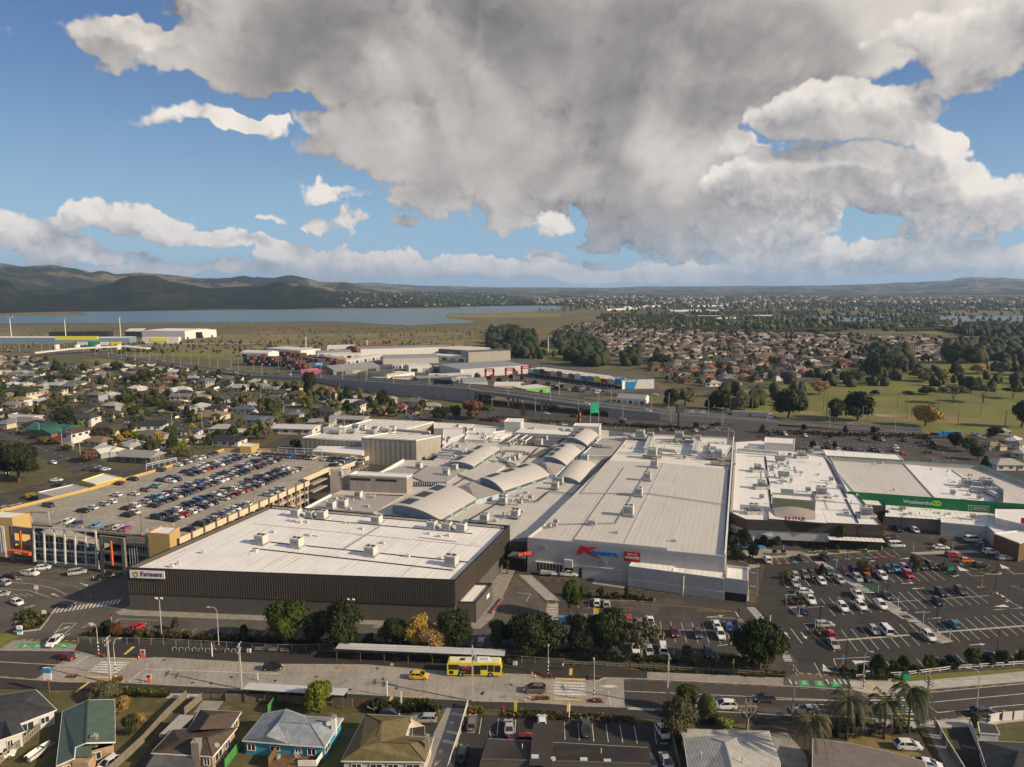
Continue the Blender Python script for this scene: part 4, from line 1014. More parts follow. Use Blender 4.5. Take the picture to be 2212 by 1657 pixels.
Ia(apt,0,5.3,.3,True).Mq('annex_wall',Gj,DS);MB().poly([V3(p.x,p.y,4.8)for p in apt]).Mq('annex_roof',Bj,DS);Ia(apt,5.3,5.4,.42,True).Mq('annex_capping',Bk,DS)
dd=(a1-a0).normalized();Ie(DS,'small_sign',Ag,V3(a0.x,a0.y,2.9)+dd*7.2+On((dd.y,-dd.x,0))*.16,dd,UPZ,2.0,1.0)
MB().box(V3(a0.x,a0.y,0)+dd*10+F_*2.2+UPZ*.5,(9,.08,.6),rz=Om.atan2(dd.y,dd.x)).Mq('loading_rail',Cn,DS)
Id(Dj,Ax,[Jh[0]+V3(-3,-1.6),Jh[0]+V3(-1,-3.0),Jh[1]+V3(6.2,-2.6),Jh[1]+V3(9,3),Jh[2]+V3(3,0),Jh[2],Jh[1],Jh[0],Jh[3],Jh[3]+V3(-3,0)],.11)
DZ=9.0
O_=On((-96.17,196.9,0))
def dk(s,t,z=DZ):return O_+E_*s+F_*t+V3(0,0,z)
PB=Ib('parking_building','three level car park with cream and yellow parapets and cars on its open top deck','parking building',dk(0,-30,0))
deck=[dk(0,0),dk(64,0),dk(66,-4),dk(84,-4),dk(86,0),dk(106,1.5),dk(104,-16),dk(104,-47),dk(98,-67),dk(57,-67.6),dk(31,-69.5),dk(3,-75),V3(*S(5,255,742,DZ)[:2]),V3(*S(5,392,756,DZ)[:2]),V3(*S(5,460,775,DZ)[:2]),V3(*S(5,740,800,DZ)[:2]),V3(*S(5,1010,826,DZ)[:2]),V3(*S(5,1180,842,DZ)[:2])]
dmb=MB();dmb.Nv(deck,DZ-.7,DZ,Mt=True);dmb.Mq('top_deck',Hj,PB)
for zz in(3.0,6.0):
 m2=MB();m2.Nv(deck,zz-.5,zz,Mt=True);m2.Mq('floor_slab',Bm,PB)
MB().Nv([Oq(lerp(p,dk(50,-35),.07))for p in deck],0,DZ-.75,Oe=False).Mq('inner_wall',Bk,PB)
Ia([dk(0,.2),dk(64,.2)],DZ-.7,DZ+1.1,.3).Mq(Eg,Bx,PB)
Ia([dk(64.3,.2),dk(66,-3.8),dk(84,-3.8),dk(86,.2),dk(106,1.6)],DZ-.7,DZ+1.1,.3).Mq(Eg,Bx,PB)
Ia([dk(104.5,-16),dk(104.5,-47),dk(98.5,-67)],DZ-.7,DZ+1.0,.3).Mq(Eg,Ct,PB)
Ia([dk(106,1.4),dk(104.4,-16)],DZ-.7,DZ+1.0,.3).Mq(Eg,Ct,PB)
Ia([dk(98.3,-67.3),dk(57,-67.8),dk(31,-69.7),dk(3,-75.2)],DZ-3.6,DZ+1.0,.3).Mq(Eg,Ct,PB)
Ia([dk(98.3,-67.1),dk(57,-67.6),dk(31,-69.5),dk(3,-75)],0,DZ-3.7,.3).Mq('west_wall',Bu,PB)
for k in Oo(13):
 s0=2+k*5.1
 if s0>63:continue
 MB().bar(dk(s0,.2,0),dk(s0,.2,DZ-.7),.6).Mq(Ew,Bx,PB)
 MB().bar(dk(s0+2.5,.7,0),dk(s0+2.5,.7,DZ+1.9),.34).Mq(Dk,Au,PB)
 if k%2==0:MB().bar(dk(s0+.3,.2,3.0),dk(s0+2.4,.2,5.6),.25).Mq('brace',Bx,PB)
 MB().bar(dk(s0+.3,.2,3.3),dk(s0+5,.2,3.3),.25).bar(dk(s0+.3,.2,6.3),dk(s0+5,.2,6.3),.25).Mq('beam',Bx,PB)
for k in Oo(10):MB().bar(dk(87+k*1.9,1.7+k*.02,2),dk(87+k*1.9,1.7+k*.02,DZ-.4),.3).Mq(Dk,Au,PB)
for a,b in((dk(64.3,-.5,0),dk(66,-4,0)),(dk(84,-4,0),dk(86,0,0))):MB().bar(V3(a.x,a.y,4.5),V3(b.x,b.y,4.5),.6,9).Mq('end_wall',Am,PB)
fr=[S(5,90,1000),S(5,290,1065),S(5,800,1120),S(5,1010,1150)]
fr0,fr1,fr2,fr3=fr
def Ka(a,b,top,cols,red):
 d=(b-a);L=d.length;d=d.normalized();n=On((d.y,-d.x,0));th=.7
 for p in(a+d*.5,b-d*.5):MB().box((p.x,p.y,top/2),(1.1,th,top),rz=Om.atan2(d.y,d.x)).Mq('pier',Am,PB)
 for z0,z1 in((top-2.0,top),(top-5.3,top-4.5),(top-8.5,top-7.7)):
  if z1>1:q=(a+b)/2;MB().box((q.x,q.y,(z0+z1)/2),(L-2.2,th*.8,z1-z0),rz=Om.atan2(d.y,d.x)).Mq('spandrel',Am,PB)
 q=(a+b)/2+n*.55;MB().box((q.x,q.y,red[0]/2+red[1]/2),(.55,.45,red[1]-red[0]),rz=Om.atan2(d.y,d.x)).Mq('red_fin',Eu,PB)
 return d,n
TOPF=11.0
d_,n_=Ka(S(5,105,1040,0),S(5,290,1065),TOPF,2,(4.0,9.9))
e0=S(5,108,1042);MB().box((e0+d_*4.2+n_*.9)+UPZ*3.6,(8.6,1.7,.9),rz=Om.atan2(d_.y,d_.x)).Mq('entry_canopy',Eu,PB)
Ij(PB,Hz,e0+d_*3.0+n_*1.77+UPZ*3.4,d_,UPZ,2.4,Ag)
Ka(S(5,815,1128),S(5,1010,1152),TOPF,2,(2.6,9.9))
sc0,sc1=S(5,300,1068),S(5,790,1108);dS=(sc1-sc0).normalized();nS=On((dS.y,-dS.x,0));Ls=(sc1-sc0).length
MB().box((sc0+sc1)/2+UPZ*.6,(Ls,.5,1.2),rz=Om.atan2(dS.y,dS.x)).Mq('screen_plinth',Bm,PB)
for k in Oo(7):
 Mu=-nS*.5;p=sc0+dS*(Ls*k/6)
 MB().bar(p+nS*.9+UPZ*1.2,p+nS*.2+UPZ*11.8,.36,.5).Mq('mullion',Ap,PB)
for z in(1.4,11.7):MB().bar(sc0+nS*.5+UPZ*z,sc1+nS*.5+UPZ*z,.35).Mq('transom',Ap,PB)
for z in(3.6,5.0,7.2,9.4):MB().bar(sc0+nS*.2+UPZ*z,sc1+nS*.2+UPZ*z,.14 if z!=5 else.5).Mq('transom',Bp,PB)
for k in Oo(6):
 a=sc0+dS*(Ls*k/6+.3)-nS*.25;b=sc0+dS*(Ls*(k+1)/6-.3)-nS*.25
 MB().poly([a+UPZ*1.3,b+UPZ*1.3,b+UPZ*(9.6-k*.45),a+UPZ*(10-k*.45)]).Mq('glass_pane',Bd,PB)
MB().poly([sc0+V3(1,1,9.6),sc1+V3(0,1.0,5.2),sc1+V3(1,8,5.2),sc0+V3(2,8.5,9.6)]).Mq('ramp',Hj,PB)
Ia([sc0+V3(1,.8,0),sc1+V3(-.5,.8,0)],0,5.0,.3).Mq('ramp_wall',Bm,PB)
rl=MB();rp_=[S(5,392,760,DZ),S(5,470,772,DZ),S(5,740,796,DZ),S(5,1010,822,DZ),S(5,1170,838,DZ)]
for a,b in zip(rp_[:-1],rp_[1:]):
 rl.bar(a+UPZ*1.1,b+UPZ*1.1,.08).bar(a+UPZ*.6,b+UPZ*.6,.05)
 for k in Oo(6):p=lerp(a,b,k/6);rl.bar(p,p+UPZ*1.1,.07)
rl.Mq('railing',Ap,PB)
lou=MB()
for k in Oo(9):
 p=lerp(S(5,1020,1150),S(5,1185,1160),k/8.)+V3(0,1.5);lou.bar(p+UPZ*2.5,p+UPZ*10,.16)
lou.Mq('louvre_fins',Ak,PB)
Ia([S(5,1010,1152)+V3(0,1),S(5,1195,1165)+V3(0,1.6)],9.2,TOPF,.5).Mq('spandrel',Am,PB)
def Le(pts,z0,z1,nm='stair_tower'):
 o=Ia(pts,z0,z1,.3,True).Mq(nm,Ct,PB);mb=MB();mb.poly([V3(p.x,p.y,z1-.35)for p in pts]);mb.Mq('tower_roof',Ay,o);return o
t1=[S(5,1180,815,12.6),S(5,1345,825,12.6),S(5,1420,770,12.6),S(5,1285,762,12.6)]
Le([V3(p.x,p.y)for p in t1],0,12.6)
t2=[S(5,0-160,690,12.4),S(5,95,697,12.4),S(5,245,655,12.4),S(5,30,642,12.4)]
Le([V3(p.x,p.y)for p in t2],0,12.4)
t3=[S(5,1910,130,12.0),S(5,1995,132,12.0),S(5,2055,105,12.0),S(5,1955,98,12.0)]
Le([V3(p.x,p.y)for p in t3],DZ-3,12.0)
fr_=MB()
for k in Oo(5):
 p=lerp(S(5,1190,860,8),S(5,1400,820,8),k/4);fr_.bar(V3(p.x,p.y-1.2,4),V3(p.x,p.y-1.2,11.5),.22)
for z in(6,8,10):a=S(5,1190,860,8);b=S(5,1400,820,8);fr_.bar(V3(a.x,a.y-1.2,z),V3(b.x,b.y-1.2,z),.14)
fr_.Mq('sun_screen',Ap,PB)
for k in Oo(3):
 p=lerp(S(5,8,760,11),S(5,45,770,11),k/2);MB().bar(V3(p.x,p.y-1,2),V3(p.x,p.y-1,11.5),.35).Mq('steel_fin',Ap,PB)
pf=MB();a,b=S(5,250,740,DZ),S(5,390,750,DZ);pf.bar(a,a+UPZ*3.6,.45).bar(b,b+UPZ*3.9,.45).bar(a+UPZ*3.6,b+UPZ*3.9,.5);pf.Mq('portal_frame',Bm,PB)
for(n,x0,y0,x1,y1,hh)in((5,1165,318,1405,265,2.4),(14,0,660,640,690,3.4)):
 a,b=S(n,x0,y0,DZ),S(n,x1,y1,DZ);g_=MB()
 for k in Oo(6):p=lerp(a,b,k/5);g_.bar(p,p+UPZ*hh,.22)
 g_.bar(a+UPZ*hh,b+UPZ*hh,.3);g_.bar(a+UPZ*hh*.7,b+UPZ*hh*.7,.18);g_.Mq('steel_frame',Bp,PB)
dm=MB()
def strip(mb,a,b,w):
 d=(b-a);q=On((-d.y,d.x,0)).normalized()*w/2;mb.poly([a+q,a-q,b-q,b+q])
zz=DZ+.006
for t0,t1_,s0,s1 in((-69,-63.5,10,96),(-57.2,-47,8,92),(-41.3,-29.7,9,92),(-24.4,-12.8,12,92),(-6.8,-1.2,5,62)):
 s=s0
 while s<s1:strip(dm,dk(s,t0,zz),dk(s,t1_,zz),.1);s+=2.62
 if t1_-t0>8:strip(dm,dk(s0,(t0+t1_)/2,zz),dk(s1,(t0+t1_)/2,zz),.1)
for s in(6,30,60,85):
 for t in(-59.5,-44,-27,-9.8):
  a=dk(s,t,zz);b=dk(s+2.6,t,zz);strip(dm,a,b,.16);q=F_*.45;dm.poly([b-q,b+E_*1.1,b+q])
dm.Mq('deck_markings',Cl,PB)
jb=MB()
for s in(22,42,66,88):strip(jb,dk(s,-66.9,DZ+.003),dk(s,-.4,DZ+.003),.5)
jb.Mq('deck_joints',Ax,PB)
CB=Ib('cinema_block','tall grey streaked concrete block with white folded roof behind the car park deck','cinema',V3(-90,340))
zA,zB=9.6,12.6
cA=[S(14,350,400,zA),S(14,1213,445,zA),S(6,1390,130,zA),S(6,915,110,zA)]
cA=[V3(p.x,p.y)for p in cA]
MB().Nv(cA,0,zA,Oe=False).Mq(De,Bm,CB);MB().poly([V3(p.x,p.y,zA-.5)for p in cA]).Mq(Bv,Gd,CB);Ia(cA,zA-.6,zA+.05,.25,True).Mq(Dt,Ac,CB)
for k in Oo(9):
 a=lerp(cA[0],cA[1],(k+.5)/9);b=lerp(cA[3],cA[2],(k+.5)/9)
 Ip(CB,V3(a.x,a.y,zA-.42)+(b-a)*.02,V3(b.x,b.y,zA-.42)-(b-a)*.02,.7,Ak)
for k in Oo(13):
 a=lerp(cA[0],cA[1],k/13.)+(cA[0]-cA[3]).normalized()*.03;MB().box((a.x,a.y,zA/2),(.08,.1,zA),rz=-.05).Mq(Gf,Am,CB)
CC=Ib('auditorium_block','taller grey concrete box with white roof, standing forward beside the long folded roof','cinema',V3(-60,330))
c0=S(14,1213,400,zB);c1=S(14,2010,440,zB);c2=S(6,1450,235,zB);c3=lerp(c0,c0+(c2-c1),1)
cB=[V3(p.x,p.y)for p in(c0,c1,c2,c3)]
MB().Nv(cB,0,zB,Oe=False).Mq(De,Bm,CC);MB().poly([V3(p.x,p.y,zB-.4)for p in cB]).Mq(Bv,Gd,CC);Ia(cB,zB-.5,zB+.05,.25,True).Mq(Dt,Ac,CC)
for k in Oo(5):
 a=lerp(cB[0],cB[1],(k+.5)/5);b=lerp(cB[3],cB[2],(k+.5)/5);Ip(CC,V3(a.x,a.y,zB-.34),V3(b.x,b.y,zB-.34),.6,Ak)
for k in Oo(11):
 a=lerp(cB[0],cB[1],(k+.0)/11.)+V3(0,-.03);MB().box((a.x,a.y,zB/2),(.08,.1,zB),rz=Om.atan2((cB[1]-cB[0]).y,(cB[1]-cB[0]).x)).Mq(Gf,Am,CC)
for(x,y,s)in((1145,290,1.3),(1240,290,1.0),(1420,310,1.1),(1670,300,1.0),(870,300,1.2)):Ja(CB,S(14,x,y,zA-.3),3*s,2.4*s,1.9*s)
for(x,y)in((780,310),(1000,300),(1110,250),(1420,262),(1500,285),(1290,305)):Jx(CB,[S(14,x,y,zA+.9),S(14,x+120,y+5,zA+1.2),S(14,x+150,y-20,zA+1.0)],1.4,1.2)
Jx(CC,[S(14,1730,295,zB+.5),S(14,2212,330,zB+.5)],1.6,1.2)
MB().box(S(14,830,300,zA+1.0),(11,3,3),rz=-.1).Mq('plant_screen',Ap,CB)
lw=[S(14,495,600,6.5),S(14,1222,660,6.5),S(14,1213,600,6.5)+V3(0,8),S(14,550,560,6.5)+V3(0,5)]
b_=MB();b_.Nv(lw,0,6.5);b_.Mq('low_wing',Ay,CB)
TB_=Ib('plant_block','pinkish concrete block with two long louvre slots and aerials on its corner tower','plant building',V3(-60,256))
zT=13.0
q0,q1,q2=S(14,1040,940,zT),S(14,1870,975,zT),S(14,1950,935,zT)
q3=q0+(q2-q1)*1.15
tb=[V3(p.x,p.y)for p in(q0,q1,q2,q3)]
MB().Nv(tb,0,zT,Oe=False).Mq(De,Bu,TB_);MB().poly([V3(p.x,p.y,zT-.4)for p in tb]).Mq(Bv,Ay,TB_);Ia(tb,zT-.5,zT+.05,.3,True).Mq(Dt,Ac,TB_)
dT=(tb[1]-tb[0]).normalized();nT=On((dT.y,-dT.x,0));LT=(tb[1]-tb[0]).length
for k0,k1 in((.01,.37),(.46,.83)):a=tb[0]+dT*LT*k0;Ie(TB_,'louvre',Ai,V3(a.x,a.y,zT-2.2),dT,UPZ,LT*(k1-k0),.95,.05)
tw=[S(14,750,905,13.6),S(14,930,905,13.6)];tw+=[tw[1]+(q3-q0).normalized()*5,tw[0]+(q3-q0).normalized()*5];tw=[V3(p.x,p.y)for p in tw]
MB().Nv(tw,0,13.6).Mq('corner_tower',Bu,TB_)
for p in(tw[0],tw[1],tw[2]):MB().box((p.x,p.y-.2,13.6),(.5,.3,2.4)).Mq('aerial',Ac,TB_)
lad=MB();a=tw[1]+V3(1.2,1.4);lad.bar(V3(a.x,a.y,6),V3(a.x,a.y,14),.1).bar(V3(a.x+.6,a.y,6),V3(a.x+.6,a.y,14),.1)
for k in Oo(18):lad.bar(V3(a.x,a.y,6.2+k*.43),V3(a.x+.6,a.y,6.2+k*.43),.06)
lad.Mq('ladder',Ap,TB_)
tk=tw[2];MB().bar(V3(tk.x-3,tk.y,14.4),V3(tk.x+1,tk.y,14.4),.1).Mq(Hr,Ap,TB_)
In=Ib('shopping_mall','long low mall with four curved roof lights stepping between the two big stores','shopping mall',V3(-20,270))
zM=6.6
mp_=[S(6,395,795,zM),S(6,1160,425,zM),S(6,1390,430,zM),S(6,1630,215,zM),S(6,1700,150,zM),S(6,1930,175,zM),S(13,740,300,zM),S(13,1600,390,zM),S(13,2180,440,zM),S(15,680,230,zM),S(15,440,560,zM),S(7,770,425,zM),S(7,330,900,zM),S(7,170,1020,zM),S(7,30,1040,zM),fBR,fBL+V3(6,-1)]
mp_=[V3(p.x,p.y)for p in mp_]
MB().Nv(mp_,0,zM,Oe=False).Mq(De,Aj,In)
mr=MB();mr.poly([V3(p.x,p.y,zM)for p in mp_]);mr.Mq(Bv,Dq,In)
def Nm(parent,name,m,pts,z,base=None,mat2=Aj):
 mb=MB();P=[V3(p.x,p.y)for p in pts]
 mb.Nv(P,base if base is not None else z-.5,z);return mb.Mq(name,m,parent)
def Ir(parent,name,pts,z0,z1,Nf,Oc,Oe=None):
 P=[V3(p.x,p.y)for p in pts];o=MB().Nv(P,z0,z1,Oe=False).Mq(name,Nf,parent);MB().poly([V3(p.x,p.y,z1-.25)for p in P]).Mq(Bv,Oc,o)
 if Oe:Ia(P,z1-.3,z1+.05,.22,True).Mq(Dt,Oe,o)
 return o
Nm(In,Cp,Eb,[S(6,1000,520,7),S(6,1160,470,7),S(6,1480,480,7),S(6,1660,490,7),S(6,1430,640,7),S(6,1240,560,7)],7.1,zM)
Nm(In,Cp,Eb,[S(6,420,800,7),S(6,600,690,7),S(6,1160,700,7),S(6,930,830,7),S(6,700,810,7)],7.0,zM)
Nm(In,Cp,Dq,[S(6,1580,530,7.4),S(6,1900,430,7.4),S(6,2000,300,7.4),S(6,2120,340,7.4),S(6,1760,600,7.4)],7.4,zM)
for a,b in(((6,600,690),(6,400,795)),((6,1160,420),(6,975,525)),):Ia([V3(*S(*a,7.6)[:2]),V3(*S(*b,7.6)[:2])],5,7.7,.5).Mq(Eg,Ac,In)
for a,b in(((6,1340,470),(6,1240,535)),((6,1720,510),(6,1540,625)),((6,1960,715),(6,1665,890)),((13,370,1040),(13,240,1115)),((13,1000,740),(13,740,1000)),((7,750,425),(7,340,900)),((7,330,665),(7,525,690)),((7,240,745),(7,335,665)),((7,20,740),(7,240,745)),((6,870,690),(6,1160,700)),((13,430,430),(13,60,640))):
 Ip(In,S(*a,7.15),S(*b,7.15),.5)
def Ki(fl,bl,br,frp,zl,zm,zr,label_skip=False,Ne=3,sky=3,dirty=Gi):
 """a curved roof: left edge high, crown, lower right eave; walls under it; dark roof lights; windows on the right"""
 zm=zl*.45+zm*.55;n=12;Ml=[]
 for(a,b)in((fl,frp),(bl,br)):
  row=[]
  for i in Oo(n+1):
   k=i/n;p=lerp(V3(a.x,a.y),V3(b.x,b.y),k)
   z=zl+(zr-zl)*k+(zm-(zl+zr)/2)*4*k*(1-k);row.append(V3(p.x,p.y,z))
  Ml.append(row)
 mb=MB();f_,b__=Ml
 ov=(V3(bl.x,bl.y)-V3(fl.x,fl.y)).normalized()*.4
 f2=[p-ov for p in f_];b2=[p+ov for p in b__]
 for i in Oo(n):mb.poly([f2[i],f2[i+1],b2[i+1],b2[i]])
 for i in Oo(n):mb.poly([f2[i]-UPZ*.3,f2[i+1]-UPZ*.3,f2[i+1],f2[i]])
 mb.poly([f2[n]-UPZ*.3,b2[n]-UPZ*.3,b2[n],f2[n]])
 vo=mb.Mq('barrel_roof',dirty,In,smooth=False)
 w=MB();w.poly([V3(f_[0].x,f_[0].y,zM)]+[V3(f_[n].x,f_[n].y,zM)]+[p-UPZ*.31 for p in f_[::-1]]);w.poly([V3(b__[0].x,b__[0].y,zM),b__[0]-UPZ*.3,f_[0]-UPZ*.3,V3(f_[0].x,f_[0].y,zM)])
 w.poly([V3(b__[n].x,b__[n].y,zM)]+[V3(b__[0].x,b__[0].y,zM)]+[p-UPZ*.31 for p in b__]);w.poly([V3(f_[n].x,f_[n].y,zM),V3(b__[n].x,b__[n].y,zM),b__[n]-UPZ*.31,f_[n]-UPZ*.31])
 w.Mq('vault_wall',Ec,vo)
 d=(b__[n]-f_[n]);L=d.length;d=d.normalized();nn=On((d.y,-d.x,0))
 for k in Oo(Ne):
  a=f_[n]+d*L*(k+.12)/Ne+nn*.03;wq=Ie(vo,Bd,Bd,V3(a.x,a.y,zM+.45),d,UPZ,L*.72/Ne,zr-zM-1.0,.06)
  mb=MB()
  for j in Oo(9):q=V3(a.x,a.y,zM+.45)+d*(L*.72/Ne)*j/8+nn*.08;mb.bar(q,q+UPZ*(zr-zM-1.0),.09)
  mb.bar(V3(a.x,a.y,zM+.4)+nn*.1,V3(a.x,a.y,zM+.4)+nn*.1+d*L*.72/Ne,.14);mb.Mq('window_bars',Ac,wq)
 for k in Oo(sky):
  k0,k1=(k+.18)/sky*.96,(k+.86)/sky*.96;q=MB();pl=[]
  for kk,i0 in((k0,1),(k0,4),(k1,4),(k1,1)):pl.append(lerp(f_[i0],b__[i0],kk)+UPZ*.16)
  q.poly(pl);sk=q.Mq('roof_light',Ai,vo)
  lb=MB()
  for j in Oo(9):kk=k0+(k1-k0)*(j+.5)/9;lb.bar(lerp(f_[1],b__[1],kk)+UPZ*.2,lerp(f_[4],b__[4],kk)+UPZ*.2,.07)
  lb.Mq('glazing_bars',Ak,sk)
 ft=MB()
 dd=(bl-fl);dd.z=0;nl=On((-dd.y,dd.x,0)).normalized()
 for k in Oo(9):p=lerp(f_[0],b__[0],(k+.5)/9);ft.poly([p,p+nl*2.2-UPZ*1.6,p+nl*2.4-UPZ*1.5+ov*.3,p+ov*.5])
 ft.Mq('edge_fins',Bp,vo)
 return vo
Ki(S(6,1075,768,9.6),S(6,1430,605,9.6),S(6,1715,722,8.6),S(6,1440,880,8.6),9.6,11.0,8.6,Ne=3)
Ki(S(13,0,1255,9.6),S(13,790,1005,9.6),S(13,1180,1208,8.6),S(13,395,1470,8.6),9.6,11.2,8.6,Ne=3)
Ki(S(13,1100,890,9.6),S(13,1380,670,9.6),S(13,1730,795,8.7),S(13,1480,1035,8.7),9.6,11.0,8.7,Ne=2)
Ki(S(13,1495,565,9.8),S(13,1710,395,9.8),S(13,2030,515,8.9),S(13,1835,695,8.9),9.8,11.2,8.9,Ne=2)
Ki(S(6,1515,440,9.0),S(6,1740,312,9.0),S(6,1905,335,8.6),S(6,1700,470,8.6),9.0,10.2,8.6,Ne=3)
Ki(S(13,1340,1250,8.0),S(13,1590,970,8.0),S(13,1975,1030,7.4),S(13,1715,1340,7.4),8.0,9.4,7.4,Ne=0,sky=0)
def Kn(pts,top,z0,z1,m=Bu):
 mb=MB();P=[S(n,x,y,z0)for n,x,y in pts];c=S(*top,z1)
 for i in Oo(len(P)):mb.poly([P[i],P[(i+1)%len(P)],c])
 o=mb.Mq('pyramid_roof',m,In);MB().Nv(P,zM-.2,z0,Oe=False).Mq(Hg,Bp,o);MB().box((c.x,c.y,z1-.3),(2.2,2.2,.8),rz=AX,taper=.6).Mq('roof_cap',Ak,o)
Kn([(6,1555,640),(6,1690,590),(6,1920,680),(6,1715,735)],(6,1665,625),8.2,9.6)
Kn([(13,900,1010),(13,1180,985),(13,1480,1040),(13,1290,1215),(13,1180,1208)],(13,1110,1000),8.2,9.8)
Kn([(13,1490,690),(13,1600,655),(13,1830,705),(13,1730,795)],(13,1540,665),8.2,9.4)
g0,g1,g2,g3=S(13,360,720,9.2),S(13,960,740,9.2),S(13,850,805,8.2),S(13,370,775,8.2)
MB().poly([g0,g1,g2,g3]).Mq('gallery_roof',Gi,In)
gm=MB()
for k in Oo(20):gm.bar(lerp(g3,g2,k/19)-UPZ*.1,lerp(V3(g3.x,g3.y-1.5,zM+.2),V3(g2.x,g2.y-1.5,zM+.2),k/19),.12)
gm.Mq('gallery_glazing_bars',Ac,In);MB().poly([g3-UPZ*.3,g2-UPZ*.3,V3(g2.x,g2.y-1.3,zM+.1),V3(g3.x,g3.y-1.3,zM+.1)]).Mq('gallery_glass',Bd,In)
g0,g1=S(6,1230,590,8.2),S(6,1490,590,8.2)
gm=MB()
for k in Oo(16):p=lerp(g0,g1,k/15);gm.bar(p,p+V3(.6,-2.2,-.9),.1)
gm.Mq('lantern_bars',Ac,In);MB().poly([g0-UPZ*.1,g1-UPZ*.1,g1+V3(.6,-2.2,-1.0),g0+V3(.6,-2.2,-1.0)]).Mq('lantern_glass',Bd,In)
Nm(In,'membrane_roof',Bz,[S(13,330,655,7.3),S(13,560,520,7.3),S(13,1480,560,7.3),S(13,1200,720,7.3),S(13,900,690,7.3)],7.3,zM)
Nm(In,'membrane_roof',Bz,[S(13,850,900,7.2),S(13,1080,880,7.2),S(13,1380,690,7.2),S(13,1100,760,7.2)],7.25,zM)
for a,b in(((13,470,650),(13,680,515)),((13,570,680),(13,820,520)),((13,680,700),(13,880,560)),):pipe(In,S(*a,7.4),S(*b,7.4),.3,.2,Ac)
Ia([V3(*S(13,560,490,8.3)[:2]),V3(*S(13,1500,540,8.3)[:2])],7,8.8,.3).Mq('upstand',Be,In)
Nm(In,Cp,Bj,[S(13,580,480,8.6),S(13,690,410,8.6),S(13,1590,450,8.6),S(13,1500,520,8.6)],8.6,7)
for(n,x,y,s)in((13,1010,690,1.3),(13,1110,610,1.0),(13,900,470,.9),(13,1380,480,.9),(13,840,470,.8),(13,1500,490,.8),(13,1800,965,1.2),(13,1370,1350,1.0),(13,1285,1440,1.1),(13,390,1657,1.1),(6,1280,490,1.0),(6,1490,540,1.0),(6,1555,500,1.0),(6,815,715,1.0),(6,697,785,1.15),(6,605,800,1.1),(6,1930,760,1.0),(6,1785,895,1.1),(6,2022,865,1.1),(7,75,860,1.15),(6,1640,205,.9),(6,1690,210,.9),(6,1580,185,.9),(13,630,930,.9),(13,470,1000,.9),(13,560,960,.8)):
 Ja(In,S(n,x,y,7.1),2.3*s,2.1*s,2.0*s)
for k in Oo(4):Jx(In,[S(13,290+k*60,900+k*30,8.4),S(13,430+k*60,950+k*25,8.2),S(13,500+k*50,960+k*20,7.8)],.9,.8)
Jx(In,[S(6,1460,345,8.2),S(6,1620,360,8.2),S(6,1640,330,8.2)],1.6,1.2);Jx(In,[S(6,1380,380,8),S(6,1560,395,8)],1.4,1)
Ir(In,Go,[S(13,405,290,12),S(13,690,300,12),S(13,745,240,12),S(13,470,232,12)],5,12.0,Aj,Ay,Ac)
Ir(In,Go,[S(13,1600,360,12),S(13,2045,375,12),S(13,2080,325,12),S(13,1640,318,12)],5,12.0,Aj,Ay,Ac)
for(a)in([(6,1460,290),(6,1630,225),(6,1630,190),(6,1470,190)],[(6,1630,265),(6,1790,270),(6,1800,235),(6,1660,225)],[(6,1640,215),(6,1850,210),(6,1870,180),(6,1690,160)],[(6,1395,180),(6,1650,185),(6,1700,150),(6,1395,135)]):
 Ir(In,Cp,[S(n,x,y,8.4)for n,x,y in a],5,8.4,Aj,Es,Ac)
for(a)in([(13,330,600),(13,570,500),(13,540,480),(13,290,590)],[(13,80,560),(13,450,490),(13,440,440),(13,70,500)],[(13,200,620),(13,330,620),(13,330,560),(13,220,580)]):
 Ir(In,Cp,[S(n,x,y,7.7)for n,x,y in a],5,7.7,Aj,Ay,Ac)
lk=[V3(*S(7,35,1040,8.2)[:2]),V3(*S(7,168,1045,8.2)[:2])]
MB().box((lk[0]+lk[1])/2+UPZ*6.1,((lk[1]-lk[0]).length,.4,3.4),rz=Om.atan2((lk[1]-lk[0]).y,(lk[1]-lk[0]).x)).Mq('dark_cladding',Cm,In)
ev=[S(7,10,1165,5.6),S(7,150,1185,5.6),S(7,160,1140,5.6),S(7,60,1125,5.6)]
cp_=MB();cp_.Nv(ev,5.2,5.6,Mt=True);can=cp_.Mq('entrance_canopy',Bz,In)
e1=S(7,98,1166,6.0);e2=S(7,205,1150,6.0);Ll(can,Hz,e1,(e2-e1),UPZ,1.3,'sign_red_lit',.2,Na=(e2-e1).length/6.6,My=.05);MB().bar(e1-UPZ*.3,e2-UPZ*.3,.12).Mq('sign_rail',Ai,can)
MB().Nv([(p.x,p.y+.6)for p in(ev[0]+V3(0,3),ev[1]+V3(0,3),ev[1]+V3(1,8),ev[0]+V3(1,8))],0,5.2,Oe=False).Mq('entrance_lobby',Bk,In)
zK=10.4
kFL,kFR,kBR=S(7,168,1020,zK),S(7,1690,1165,zK),S(7,1755,250,zK)
kBL=S(7,770,425,zK);kBLf=S(7,925,240,zK)
KM=Ib('variety_store','long silver store with a pale roof and a large red letter on its front wall',Hw,V3(kFL.x,kFL.y))
rdF,rdB=S(7,905,1065,zK+.5),S(7,1220,430,zK+.5)
kf=(kFR-kFL);kf.z=0;kfd=kf.normalized();kn=On((kfd.y,-kfd.x,0));KL=kf.length
kA=V3(kFL.x,kFL.y);kB=V3(kFR.x,kFR.y)
midB=S(7,1690,490,zK-.6)
rz0=zK-.7
lB=S(7,790,430,rz0);rB=S(7,1720,500,rz0)
MB().poly([V3(kFL.x,kFL.y,rz0)+E_*.3,V3(rdF.x,rdF.y,rz0+.12),V3(rdB.x,rdB.y,rz0+.12),lB]).Mq(Bv,Dq,KM)
